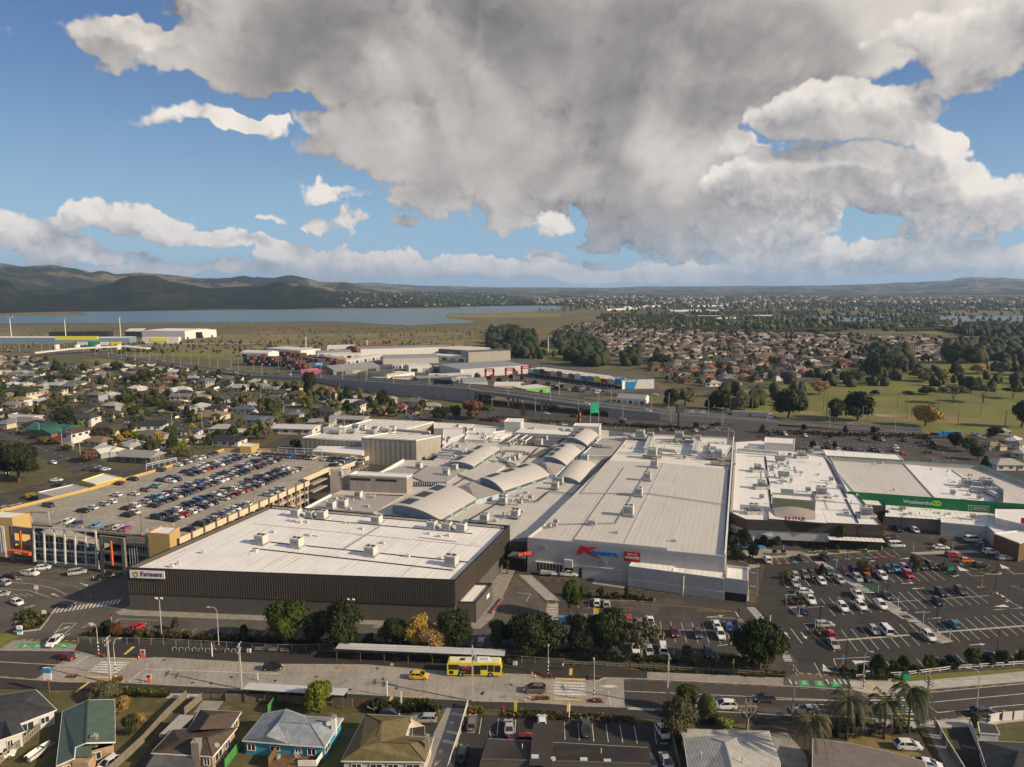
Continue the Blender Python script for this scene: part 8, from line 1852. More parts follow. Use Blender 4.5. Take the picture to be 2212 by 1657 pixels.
def Jp(p,facing,top,legs_c,Ms,hair=(.03,.02,.015),h=1.7,stride=.2,z=0):
 t_=Ib('person',Ms,'person',(p[0],p[1],p[2]+z),facing);k=h/1.7
 J=[(0,0,.92),(0,0,1.15),(0,0,1.4),(0,0,1.5),(.01,0,1.6),(0,.17,1.38),(.03,.23,1.1),(.12,.24,.86),(0,-.17,1.38),(-.03,-.23,1.1),(.06,-.24,.86),(stride*.5,.09,.5),(stride,.1,.06),(-stride*.3,-.09,.5),(-stride,-.1,.06),(stride+.16,.1,.03),(-stride+.16,-.1,.03)]
 E=[(0,1),(1,2),(2,3),(3,4),(2,5),(5,6),(6,7),(2,8),(8,9),(9,10),(0,11),(11,12),(0,13),(13,14),(12,15),(14,16)]
 Rr=[.14,.13,.14,.055,.1,.07,.045,.035,.07,.045,.035,.075,.05,.075,.05,.045,.045]
 me=bpy.data.meshes.new(Gn);me.from_pydata([Oq(c*k for c in j)for j in J],E,[]);o=bpy.data.objects.new(Gn,me);C.objects.link(o);o.parent=t_
 md=o.modifiers.new('skin','SKIN');md.use_smooth_shade=True
 for i,s in Op(me.skin_vertices[0].data):s.radius=(Rr[i]*k,Rr[i]*k*(1.25 if i in(1,2)else 1));s.use_root=i==0
 sb_=o.modifiers.new('sub','SUBSURF');sb_.levels=1;sb_.render_levels=1;me.materials.append(M[Gm]);o.color=(*legs_c,1)
 mb=MB().Nu((0,0,.92*k),[(.17*k,0),(.17*k,.2*k),(.2*k,.44*k),(.1*k,.54*k)],10);s_=mb.L('jacket',Gm,t_);s_.color=(*top,1)
 hd=MB().Nu((.01,0,1.5*k),[(.05,0),(.09,.06),(.1,.13),(.085,.2),(.03,.235)],10);q=hd.Mq('head','skin',t_,wd=0,smooth=True)
 hr=MB().Nu((-.015,0,1.6*k),[(.1,0),(.108,.06),(.09,.12),(.03,.15)],10);hr.Mq('hair',Gm,t_,wd=0,smooth=True).color=(*hair,1)
Jp(S(3,450,503),1.8,(.55,.56,.58),(.03,.03,.04),'person in a white jacket and dark trousers walking on the north footpath',z=.12);Jp(S(3,1850,52),-1.2,(.02,.02,.02),(.03,.03,.03),'person in dark clothes walking near the yellow hatching');Jp(S(16,1392,1120),0,(.5,.48,.44),(.03,.03,.04),'person in a pale top beside the black sedan, left car park')
Jp(S(7,62,1262),-1.4,(.6,.05,.2),(.08,.12,.25),'person in a pink top by the entrance under red letters');Jp(S(7,120,1262),-1.8,(.55,.6,.05),(.06,.09,.2),'person in a yellow vest by the entrance under red letters');Jp(S(3,205,893),1.5,(.02,.02,.02),(.02,.02,.025),'person in black standing at the clinic garden edge');Jp(S(7,782,1490),1.4,(.02,.02,.03),(.02,.02,.025),'person in dark clothes in the planting strip by the two parked cars')
def Ik(name,Ms,cat,V,faces,eave,Oc,Mj,wcol,Nd=.5,Ne=(),base=0,Nf=Gl,Nc=None,gw=None):
 """V: named roof points (sheet, x, y, height); faces: lists of names; eave: outline of the eaves"""
 P={k:S(*v)for k,v in V.items()};c=sum((P[k]for k in eave),V3(0,0))/len(eave);t_=Ib(name,Ms,cat,V3(c.x,c.y))
 mb=MB()
 for f in faces:mb.poly([P[k]for k in f])
 rf=mb.Mq(Bv,Oc,t_);rf.color=(*Mj,1)
 for p in rf.data.polygons:
  if p.normal.z<0:p.flip()
 sd_=MB();E2=[P[k]for k in eave]
 for a,b in zip(E2,E2[1:]+E2[:1]):sd_.bar(a-UPZ*.1,b-UPZ*.1,.12,.2)
 sd_.Mq('gutter',Ac,t_)
 if Nc:
  r2=MB()
  for a,b in Nc:r2.bar(P[a]+UPZ*.03,P[b]+UPZ*.03,.22,.1)
  o=r2.Mq(Fc,Oc,rf);o.color=Oq(v*.8 for v in Mj)+(1,)
 cc=V3(c.x,c.y);ins=[]
 n=len(E2)
 for i,p in Op(E2):
  a=(E2[i-1]-p);b=(E2[(i+1)%n]-p);a.z=b.z=0;a.normalize();b.normalize();m_=a+b
  if m_.length<.05:m_=On((-b.y,b.x,0))
  m_.normalize();
  if not Ju(p+m_*.4,[Oq(e)for e in E2]):m_=-m_
  ins.append(V3(p.x,p.y)+m_*Nd)
 zs=min(p.z for p in E2)-.1
 mb=MB();mb.Nv(ins,base,zs,Oe=False);w=mb.Mq(De,Nf,t_);w.color=(*wcol,1)
 for(i,u0,u1,z0,z1)in Ne:
  a,b=ins[i],ins[(i+1)%n];d=(b-a);L=d.length;d=d.normalized();q=On((d.y,-d.x,0));
  if Ju((a+b)/2+q*.6,[Oq(e)for e in ins]):q=-q
  o0=a+d*L*u0+q*.04;wq=Ie(t_,Bd,Bd,V3(o0.x,o0.y,z0),d if q.dot(On((d.y,-d.x,0)))>0 else d,UPZ,L*(u1-u0),z1-z0,.05*(1 if q.dot(On((d.y,-d.x,0)))>0 else-1))
  fm=MB();e=q*.07;A0,A1,B0,B1=V3(o0.x,o0.y,z0)+e,V3(o0.x,o0.y,z1)+e,V3(o0.x,o0.y,z0)+e+d*L*(u1-u0),V3(o0.x,o0.y,z1)+e+d*L*(u1-u0)
  for x,y in((A0,A1),(B0,B1),(A0,B0),(A1,B1),((A0+B0)/2,(A1+B1)/2)):fm.bar(x,y,.09)
  fm.Mq(Dv,Ac,wq)
 return t_,P
def Ny(t_,n,x,y,z,w,h,m=Cr):p=S(n,x,y,z);MB().box((p.x,p.y,z+h/2-.6),(w,w,h+1.2)).Mq('chimney',m,t_);MB().box((p.x,p.y,z+h+.05),(w+.15,w+.15,.12)).Mq('chimney_cap',Ax,t_);MB().Nu((p.x,p.y,z+h+.1),[(.13,0),(.13,.35)],8).Mq('flue',Ak,t_)
def Mn(t_,n,x,y,z):p=S(n,x,y,z);MB().Nu((0,0,0),[(.02,0),(.25,.03),(.42,.1),(.45,.13)],12,Fm).Mq('satellite_dish',Ac,t_).location=On((p.x,p.y,z+.5))-Jg(t_)[0]if False else(0,0,0);
def Mn(t_,n,x,y,z):
 p=S(n,x,y,z);MB().Nu((p.x,p.y,z+.6),[(.05,.1),(.28,.06),(.42,-.04),(.45,-.08)],14,Fm).Mq('satellite_dish',Ac,t_);MB().bar((p.x,p.y+.1,z-.2),(p.x,p.y+.1,z+.6),.05).Mq('dish_arm',Ap,t_)
e,Rz=2.9,4.9
Ik(Aw,'house with dark grey tiled roof and white walls at the far lower left',Aw,dict(a=(1,-500,760,e),b=(1,285,655,4.9),c=(1,450,815,e),d=(1,150,930,e),f=(1,-500,1100,e),g=(1,200,745,5.6),h=(1,-500,850,5.6),i=(1,0,700,4.3)),[['i',Cz,Eh,'h',Da],[Cz,Di,Eh],[Eh,Di,Dl,Fl,'h']],[Da,'i',Cz,Di,Dl,Fl],Ca,RC[An],(.50,.50,.49),Ne=((3,.15,.4,1.0,2.2),(3,.6,.95,.8,2.3)),Nc=((Eh,'h'),))
Ik(Aw,'white gabled wing with dark roof beside the boundary wall, lower left',Aw,dict(a=(1,-120,1090,e),b=(1,0,1055,e),c=(1,195,988,e),d=(1,160,925,3.1),f=(1,-100,960,3.1),r=(1,92,1020,4.2),s=(1,40,900,4.4)),[[Da,Cz,Et,Ep,Fl],[Et,Di,Dl,Ep]],[Da,Cz,Di,Dl,Fl],Ca,RC[An],(.52,.52,.51),Ne=((1,.3,.55,.9,2.0),))
t_,P=Ik(Aw,'long green ribbed roof house with brick and cream walls',Aw,dict(a=(1,700,737,4.6),b=(1,684,1078,4.6),c=(1,912,735,3.3),d=(1,915,1072,3.3),f=(1,497,828,2.7),g=(1,448,1262,2.7),h=(1,592,1200,3.3),i=(1,600,1112,3.9)),[[Da,Di,Dl,Cz],[Da,Cz,'i','h',Eh,Fl]],[Fl,Eh,'h','i',Cz,Dl,Di,Da],Cb,(.085,.125,.092),(.36,.29,.20),Nf=Cr,Ne=((4,.1,.5,.8,2.1),(1,.2,.8,.9,2.1)),Nc=((Da,Cz),))
Ny(t_,1,753,1055,4.0,.9,.8,Cf if False else Am);q=S(1,660,1160,3.6);mb=MB();mb.poly([S(1,600,1112,3.85),S(1,728,1100,3.85),S(1,732,1192,2.9),S(1,592,1192,2.9)]);mb.Mq('porch_roof',Cb,t_).color=(.085,.125,.092,1);MB().box((q.x,q.y,1.3),(2.8,2.0,2.6)).Mq('porch_wall',Cr,t_)
t_,P=Ik(Aw,'dark brown hipped house with brick walls, chimney and satellite dish',Aw,dict(a=(1,1200,1158,e),b=(1,1692,1187,e),c=(1,1885,957,e),d=(1,1375,972,e),r=(1,1430,1060,Rz),s=(1,1650,1035,Rz)),[[Da,Cz,Ep,Et],[Cz,Di,Ep],[Di,Dl,Et,Ep],[Dl,Da,Et]],[Da,Cz,Di,Dl],Ca,RC[Dx],(.34,.20,.11),Nf=Cn if False else Cr,Ne=((0,.86,.96,1.0,2.3),(1,.1,.4,.9,2.3),(1,.55,.75,1.0,2.3),(0,.1,.5,.6,2.2)),Nc=((Et,Ep),(Da,Et),(Cz,Ep),(Di,Ep)))
Ny(t_,1,1566,1150,3.3,1.3,2.0,Am);Mn(t_,1,1728,1120,3.2);MB().box(S(1,1380,1225,2.4),(8,2.8,.12),rx=.1).Mq('porch_roof',Bz,t_)
t_,P=Ik(Aw,'rear wing of the dark brown house with a hipped ridge and brick wall',Aw,dict(a=(1,1480,1000,e),b=(1,1590,815,e),c=(1,1918,832,e),d=(1,1830,965,e),r=(1,1672,858,Rz),s=(1,1590,975,Rz)),[[Cz,Di,Et],[Di,Dl,Ep,Et],[Da,Cz,Et,Ep]],[Da,Cz,Di,Dl],Ca,RC[Dx],(.34,.20,.11),Nf=Cr,Ne=((2,.2,.6,.9,2.2),),Nc=((Et,Ep),))
t_=Ib('carport','grey corrugated lean-to carport left of the dark brown roof','carport',S(1,1420,940));pp=[S(1,1430,853,2.6),S(1,1548,862,2.6),S(1,1385,1015,2.4),S(1,1270,1008,2.4)];mb=MB();mb.poly(pp);mb.poly([p-UPZ*.08 for p in pp[::-1]]);mb.Mq(Cb,Eb,t_)
for p in pp:MB().bar(V3(p.x,p.y,0),p,.12).Mq(Dk,Au,t_)
t_,P=Ik(Aw,'turquoise house with pale blue-grey tiled roof, white chimney and deck',Aw,dict(a=(2,-86,1060,e),b=(2,295,1092,e),c=(2,572,1112,e),d=(2,718,882,e),f=(2,420,866,e),g=(2,265,812,4.0),h=(2,92,845,e),i=(2,105,1025,4.3),j=(2,205,912,Rz),k=(2,460,930,Rz)),[[Da,'i',Eh,'h'],[Da,Cz,'i'],['i',Cz,'j'],[Cz,Di,'k','j'],[Di,Dl,'k'],[Dl,Fl,'k'],['k',Fl,Eh,'j'],['i','j',Eh]],[Da,Cz,Di,Dl,Fl,Eh,'h'],Ca,(.25,.28,.31),(.05,.26,.33),Ne=((0,.05,.22,.9,2.2),(0,.55,.75,1.2,2.1),(1,.5,.75,.9,2.2),(1,.12,.3,1.1,2.2),(2,.05,.3,1.1,2.2)),Nc=(('j','k'),(Di,'k'),(Cz,'j'),('i',Eh)),base=-.01)
Ny(t_,2,645,965,3.2,.8,2.3,Ac);Mn(t_,2,602,950,3.8)
t_=Ib('timber_deck','brown timber deck and screen below the turquoise house',Hj,S(2,300,1230));a=[S(2,130,1180),S(2,560,1200),S(2,500,1310),S(2,120,1310)];MB().Nv(a,0,.6).Mq('floor',Cs,t_);Ia([S(2,200,1105+70),S(2,125,1290)],0,2.2,.1).Mq('screen',Cs,t_)
Ia([S(2,560,1210),S(2,505,1290),S(2,360,1290)],.6,1.7,.08).Mq('balustrade',Ac,t_)
t_=Ib('drying_rack','white folding drying rack on the timber deck','drying rack',S(2,350,1200,.6));
for s in(-1,1):MB().Nw([On((-.5,s*.3,0)),On((.4,s*.3,1.0))],.03).Nw([On((.5,s*.3,0)),On((-.4,s*.3,1.0))],.03).L('leg',Ac,t_)
for k in Oo(5):MB().bar((-.4+k*.2,-.3,1.0),(-.4+k*.2,.3,1.0),.03).L(Hr,Ac,t_)
t_=Ib('outdoor_chair','pale blue plastic chair on the timber deck','chair',S(2,205,1215,.6));MB().box((0,0,.42),(.5,.5,.05)).L('seat',Bp,t_);MB().box((0,.24,.7),(.5,.05,.55)).L('backrest',Bp,t_)
for sx in(-.2,.2):
 for sy in(-.2,.2):MB().bar((sx,sy,0),(sx,sy,.42),.05).L('leg',Bp,t_)
t_=Ib('round_table','small round table with white jug on the timber deck','table',S(2,415,1235,.6));MB().Nu((0,0,0),[(.25,0),(.05,.05),(.05,.7),(.55,.7),(.55,.75)],14).L('tabletop',Cs,t_)
t_,P=Ik(Aw,'large olive tiled hipped house with cream walls beside the concrete driveway',Aw,dict(a=(2,700,1222,e),d=(2,1372,1230,e),f=(2,1436,1040,e),g=(2,1215,1022,e),h=(2,1265,868,e),i=(2,895,850,e),j=(2,1025,912,4.6),k=(2,985,1030,4.8),l=(2,850,1120,4.7),m=(2,1250,1085,4.9),o=(2,1015,1072,5.0)),[[Da,'l','k','j','i'],['i','j','h'],['h','j','k','o',Eh],[Da,Dl,'m','o','l'],['l','o','k'],[Dl,Fl,'m'],[Fl,Eh,'o','m']],[Da,Dl,Fl,Eh,'h','i'],Ca,RC['olive'],(.47,.43,.36),Ne=((0,.1,.22,1.0,2.2),(0,.33,.48,1.0,2.2),(0,.55,.68,.4,2.2),(0,.78,.95,.9,2.2),(1,.4,.6,1.0,2.2)),Nc=(('j','k'),('o','m'),(Dl,'m'),('i','j'),(Da,'l')))
Ny(t_,2,1386,1120,3.2,.7,2.2,Ax)
t_=Ib('shade_sail','small cream shade sail between the olive roof and the glazed patio','shade sail',S(2,1290,950));mb=MB();a,b,c_=S(2,1265,890,3.4),S(2,1240,965,2.3),S(2,1365,945,2.4);mid_=(a+b+c_)/3-UPZ*.25
mb.poly([a,b,mid_]);mb.poly([b,c_,mid_]);mb.poly([c_,a,mid_]);mb.Mq('cloth',Bx,t_);MB().bar(V3(c_.x,c_.y,0),c_,.1).Mq(Dk,Ap,t_);MB().bar(V3(a.x,a.y,0),a,.1).Mq(Dk,Ap,t_)
t_=Ib('clinic','long charcoal ribbed roof clinic with three small roof lights','clinic',S(3,500,1240))
ek=3.0;c0,c1,c2,c3=S(2,1868,1045,ek),S(3,1130,1118,ek),S(3,1148,1250,5.0),S(2,1815,1212,5.0);c4=c2+(c2-c1)*V3(1,1,0).x;bk2=(V3(c2.x,c2.y)-V3(c1.x,c1.y));c5,c6=V3(c2.x+bk2.x,c2.y+bk2.y,ek),V3(c3.x+bk2.x,c3.y+bk2.y,ek)
o=MB().poly([c3,c2,c1,c0]).poly([c6,c5,c2,c3]).Mq(Bv,Cm,t_)
rb_=MB()
for k in Oo(95):a=lerp(c0,c1,k/94.);b=lerp(c3,c2,k/94.);rb_.bar(a+UPZ*.03,b+UPZ*.03,.07,.06);d2=lerp(c6,c5,k/94.);rb_.bar(b+UPZ*.03,d2+UPZ*.03,.07,.06)
rb_.Mq('roof_ribs',Cm,t_)[Cx]=Df;MB().bar(c3+UPZ*.06,c2+UPZ*.06,.4,.1).Mq(Fc,Cm,t_);MB().Nv((c0+V3(.5,-.5),c1+V3(-.5,-.5),c5,c6),0,ek-.05,Oe=False).Mq(De,Am,t_)
MB().bar(c0-UPZ*.1,c1-UPZ*.1,.15,.2).Mq('gutter',Ac,t_)
p0_,p1_,p2_,p3_=S(3,222,922,4.3),S(3,372,930,4.3),S(3,365,1260,5.6),S(3,190,1260,5.6);MB().poly([p3_,p2_,p1_,p0_]).Mq('raised_roof',Cm,t_);rb_=MB()
for k in Oo(14):rb_.bar(lerp(p0_,p1_,k/13.)+UPZ*.03,lerp(p3_,p2_,k/13.)+UPZ*.03,.08,.06)
rb_.Mq('roof_ribs',Cm,t_)[Cx]=Df;MB().Nv((p0_+V3(.1,-.1),p1_+V3(-.1,-.1),p2_,p3_),0,4.25,Oe=False).Mq(De,Am,t_)
for(x,y)in((232,1197),(620,1220),(808,1232)):q=S(3,x,y,4.8 if x>300 else 5.4);MB().box(q,(1.2,1.0,.22),rx=.35).Mq('roof_light',Bp,t_)
Mn(t_,3,375,1230,4.9)
for(x,y)in((130,1110),(757,1145),(500,1240)):q=S(3,x,y,4.4);MB().Nu(q,[(.07,-.5),(.07,.5)],7).Mq('flue',Ac,t_)
t_,P=Ik(Aw,'pale grey ribbed roof house with smooth central hip, right of the clinic',Aw,dict(a=(3,1378,967,e),b=(3,2092,985,e),c=(3,2182,1240,e),d=(3,2185,1420,e),g=(3,1470,1420,e),h=(3,1412,1040,e),r=(3,1635,1045,4.1),s=(3,1742,1075,4.6),t=(3,1828,1040,4.1),u=(3,1830,1400,5.4)),[[Da,Cz,'t',Ep,Et,'h'],[Cz,Di,'t'],['t',Di,Dl,'u',Ep],['h',Et,Ep,'u',Eh]],[Da,Cz,Di,Dl,Eh,'h'],Cb,(.40,.385,.35),(.45,.42,.37),Ne=((5,.2,.5,.9,2.1),(1,.3,.5,.9,2.1)),Nc=((Et,Ep),(Ep,'t'),(Ep,'u')))
for(x,y)in((1552,1190),(1880,1225)):q=S(3,x,y,4.7);MB().Nu(q,[(.12,-.4),(.12,.6),(.2,.65),(.2,.8)],8).Mq('flue',Ap,t_)
t_,P=Ik(Aw,'long low house with weathered brown grey corrugated roof below the palms',Aw,dict(a=(4,535,1043,2.8),b=(4,830,1080,2.8),c=(4,1290,1185,2.8),d=(4,1428,1232,2.8),f=(4,1500,1500,3.6),g=(4,525,1500,3.8)),[[Da,Cz,Di,Dl,Fl,Eh]],[Da,Cz,Di,Dl,Fl,Eh],Cb,(.20,.165,.145),(.45,.42,.37))
t_,P=Ik(Aw,'dark grey roofed house at the lower right corner',Aw,dict(a=(4,1845,1060,e),b=(4,2170,1075,e),c=(4,2500,1080,e),d=(4,2500,1500,e),f=(4,1900,1230,e),g=(4,2010,1500,e),r=(4,2180,1150,Rz),s=(4,2400,1160,Rz),u=(4,2080,1400,4.6)),[[Da,Cz,Di,Ep,Et],[Da,Et,'u',Eh,Fl],[Et,Ep,Di,Dl,Eh,'u']],[Da,Cz,Di,Dl,Eh,Fl],Ca,RC[An],(.50,.49,.47),Ne=((5,.2,.7,.8,2.1),),Nc=((Et,'u'),(Et,Ep)))
t_,P=Ik('garden_shed','small pale shed with flat dark roof inside the white panel fence','shed',dict(a=(4,1845,912,2.4),b=(4,1985,932,2.4),c=(4,2020,1010,2.3),d=(4,1862,998,2.3)),[[Da,Cz,Di,Dl]],[Da,Cz,Di,Dl],Ca,RC[An],(.50,.52,.54),Nd=.15)
t_=Ib('dinghy','small white runabout boat on the left garden grass','boat',S(1,312,1180),R(75));mb=MB();st_=[(-2.2,.8,.35),(-1,.9,.3),(.5,.85,.32),(1.6,.5,.45),(2.4,.05,.7)];
for x,w_,z0 in st_:mb.v+=[(x,-w_,1.15+max(0,x)*.1),(x,-w_*.6,z0),(x,w_*.6,z0),(x,w_,1.15+max(0,x)*.1)]
for j in Oo(4):
 for k in Oo(3):mb.f.append((j*4+k,j*4+k+1,j*4+k+5,j*4+k+4))
mb.f.append((0,1,2,3));mb.L('hull',Ac,t_);MB().box((.4,0,1.45),(.1,1.3,.5),ry=-.4).L(Gu,Ev,t_);MB().box((-2.45,0,1.1),(.3,.35,.8)).L('outboard_motor',Az,t_)
for s in(-1,1):MB().Nu((-.4,s*.85,.28),[(.2,-.08),(.28,-.08),(.28,.08),(.2,.08)],12,Fm).L('trailer_wheel',Ee,t_)
MB().bar((-2,0,.35),(3.2,0,.4),.1).L('trailer_beam',Ap,t_)
def Iw(n,x0,y0,x1,y1):d=S(n,x1,y1)-S(n,x0,y0);return Om.atan2(d.y,d.x)
def Jn(lst,where,Mr,head=None,flip=()):
 """lst rows: sheet, x, y (middle of the car at waist height), kind, colour, [heading]"""
 Ml=sorted(lst,key=lambda r:S(r[0],r[1],r[2],.7).x)
 for i,r in Op(Ml):
  p=S(r[0],r[1],r[2],.75);hd=r[5]if len(r)>5 else head
  car(r[3],r[4],(p.x,p.y,.055),hd,where.format(ordn(i)),Mr)
hE=Om.atan2(dR.y,dR.x)
Jn([(8,165,1190,Al,Ad),(8,430,1170,Ab,Ez),(8,600,1172,Al,Ar)],'in the marked bays by the canopy entrance, {} from left','cars by the canopy entrance',hE+Om.pi)
Jn([(8,385,1315,Ab,Ao),(8,455,1308,Al,Ez),(8,513,1300,Cd,Ar),(8,570,1288,Ab,Co),(8,640,1282,Ab,Hx),(8,765,1283,Cd,Co),(8,835,1275,Al,Eq),(8,918,1285,Ab,'orange'),(8,980,1270,Al,Co),(8,1040,1266,Ab,Ar),(8,1100,1264,Ab,An),(8,1153,1256,At,Ed),(8,1228,1254,Cd,Ad),(8,1292,1250,Ab,As),(8,1362,1243,Ab,An),(8,1425,1236,Al,Ar)],'in the upper double row, back half, {} from left','cars in the upper double row, right car park',hE)
Jn([(8,380,1370,At,Ao),(8,585,1356,Ab,Ad),(8,727,1346,Ab,Ao),(8,860,1333,Al,Ao),(8,945,1335,Ab,An),(8,1052,1316,Al,Ad),(8,1250,1302,Cd,Dy)],'in the upper double row, front half, {} from left','cars in the upper double row, right car park',hE)
Jn([(8,457,1435,Ab,Ad,0.0),(8,497,1497,Eo,Ad),(8,440,1580,Ab,Eq,hE+Om.pi),(8,862,1462,Eo,Ad),(8,747,1555,Al,Ad),(8,887,1545,Al,Ad),(8,1045,1540,Al,Ad),(8,1090,1466,At,An),(8,1505,1445,Al,Ar),(8,1655,1430,Al,An),(8,1482,1512,Ab,Ar)],'in the middle double row, right car park, {} from left','cars in the middle double row, right car park',hE)
Jn([(4,625,132,Cd,Ao,0.1),(4,672,207,Ab,Dy,hE+Om.pi),(4,697,287,At,Ao,hE),(4,1020,178,Ab,Ao),(4,1458,227,Al,Ad),(4,1655,130,Ab,'teal',hE+Om.pi),(4,1920,372,Ab,Eq,.0)],'in the lowest rows, right car park, {} from left','cars in the lowest rows, right car park',hE)
p=S(4,1112,172,1);car(Gc,Ad,(p.x,p.y,.055),hE+Om.pi,'','cars in the lowest rows, right car park',Ms='white van with roof racks parked beside a silver hatchback')
Jn([(8,1505,1095,At,Ad,0.0),(8,1592,1152,Ab,Dy,0),(8,1700,1196,Ab,'orange',.1),(8,1810,1236,Al,Ar,.1),(8,1890,1130,Al,Ad,0),(8,1998,1176,Cd,Ao,0),(8,1828,1078,Ab,As,0),(8,1172,952,At,Ar,hE),(8,1305,963,Ab,Ad,hE),(8,1120,1012,Cd,An,0),(8,1112,1042,Ab,Co,0)],'near the supermarket shops, {} from left','cars near the supermarket shops')
for(x,y,lb)in((1162,1074,'white van by the dark end wall of the canopy wing'),(1750,1030,'white van before the grey ribbed annex')):p=S(8,x,y,1);car(Gc,Ad,(p.x,p.y,.055),0,'',Ms=lb)
hM=Om.atan2(dM.y,dM.x)
Jn([(3,720,82,Ab,Ad),(3,800,78,Ab,'blue'),(3,888,92,Ab,Ed),(3,975,92,Cd,Dy),(3,1060,115,Ab,As),(3,1145,112,Eo,Ad),(3,545,92,Al,Ar),(3,620,82,Ab,As),(3,1668,130,Ab,Ad),(3,1770,146,Ab,'blue'),(3,1858,128,Al,Ez)],'in the back line of the middle car park, {} from left','cars in the middle car park',hM+Om.pi)
Jn([(3,985,157,Ab,Ed),(3,1340,196,Ab,Co),(3,1525,206,Ab,An),(3,1705,212,Al,Ad),(3,1882,202,Ab,Ed),(3,1030,322,Al,Ad),(3,1140,343,Ab,Ao),(3,1612,357,Cd,Ar)],'in the front lines of the middle car park, {} from left','cars in the middle car park',hM)
p=S(3,1245,312,1.2);car(Gc,Ad,(p.x,p.y,.055),hM+Om.pi,'',Ms='tall white camper van beyond the flat topped tree')
p=S(7,700,1520,.7);car(Ab,Ad,(p.x,p.y,.055),hM+Om.pi,'',Ms='white hatchback beside the yellow painted strip, by the planting strip');p=S(7,772,1530,.7);car(Ab,Ao,(p.x,p.y,.055),hM+Om.pi,'',Ms='silver hatchback right of the white hatchback at the planting strip')
p=S(2,1815,275,.7);car(Ab,Ao,(p.x,p.y,.055),hM+Om.pi,'',Ms='pale blue hatchback beside the thin crowned tree')
p=S(7,485,1297,.9);car(Eo,Ad,(p.x,p.y,.055),-.12,'',Ms='little white flat bed truck towing the trolley trailer')
t_=Ib('trolley_trailer','trailer stacked with nested shopping trolleys behind the white truck','trailer',S(7,330,1315),-.1)
for k in Oo(12):MB().box((-2.2+k*.36,0,1.0),(.3,1.3,.9),ry=.2).L('trolley',Ap,t_)
MB().box((0,0,.5),(5.2,1.7,.12)).L('tray',Ai,t_);MB().box((1.6,-.8,.8),(1.8,.06,.8)).L('side_board',Ag,t_)
for s in(-1,1):MB().Nu((.4,s*.85,.3),[(.2,-.08),(.3,-.08),(.3,.08),(.2,.08)],12,Fm).L(Fz,Ee,t_)
AV=[(2,155,474,Ab,Ar,-.02,'black hatchback driving right on the concrete lane, left part'),(2,1320,542,Ab,'gold',-.03,'golden yellow hatchback driving behind the bus'),(3,228,648,Al,Ez,Om.pi-.03,'dark SUV waiting left of the middle crossing'),(3,2055,722,Ab,An,Om.pi-.02,'dark hatchback driving left on the asphalt, right part'),(1,532,392,Ab,Co,-.25,'dark red car turning out at the left entrance'),(1,432,272,Al,Ad,Iw(1,480,235,395,305),'white SUV crossing the green cycle markings'),(1,1090,155,Ab,Dy,Iw(1,1040,185,1145,130),'bright red hatchback alone in the store car park'),(3,1740,778,Al,Ad,Om.pi,'white SUV parked on the south side of the avenue'),(3,1470,768,Ab,Ao,Om.pi,'silver hatchback parked behind the thin olive tree'),(4,488,815,At,Ao,Om.pi+.05,'silver sedan parked by the wooden utility pole'),(4,1888,832,Al,An,.1,'dark SUV with roof bars parked by the right kerb'),(2,1365,885,Cd,Ao,Om.pi,'silver station wagon parked by the olive roofed house'),(2,1085,842,Ab,Ar,.1,'black hatchback hidden behind the olive roof hedge'),(2,1742,912,Cd,Ez,R(88),'dark wagon in the staff bay by the concrete wall'),(2,2035,950,At,Ao,R(92),'silver sedan in the clinic car park'),(2,2128,1045,Cd,Dy,Om.pi,'dark red wagon parked along the clinic roof edge'),(2,1668,1165,Al,Ar,R(85),'black SUV in the shaded lane beside the clinic'),(3,635,955,Eo,An,R(88),'dark SUV alone in the clinic front bays'),(3,285,905,Ab,Ad,R(90),'white car half hidden behind the raised clinic roof'),(3,1245,985,Ab,Ad,R(-80),'white hatchback by the clinic right wall'),(3,1277,1228,At,Ao,R(-85),'silver sedan in the shade behind the clinic'),(3,1150,1235,Ab,An,R(-85),'dark grey car at the clinic rear corner'),(4,1292,1098,Al,Ad,-.05,'white SUV on the gravel beside the right driveway'),(4,1450,1245,At,Ad,-.3,'white car at the end of the corrugated roof'),(1,858,1242,Ab,Ad,Iw(1,900,1215,820,1270),'white hatchback beside the green roofed house'),(1,15,1172,Ab,Ad,.4,'white car by the boundary wall, far lower left')]
for(n,x,y,k,c_,hd,lb)in AV:p=S(n,x,y,.7);car(k,c_,(p.x,p.y,.05),hd,'',Ms=lb)
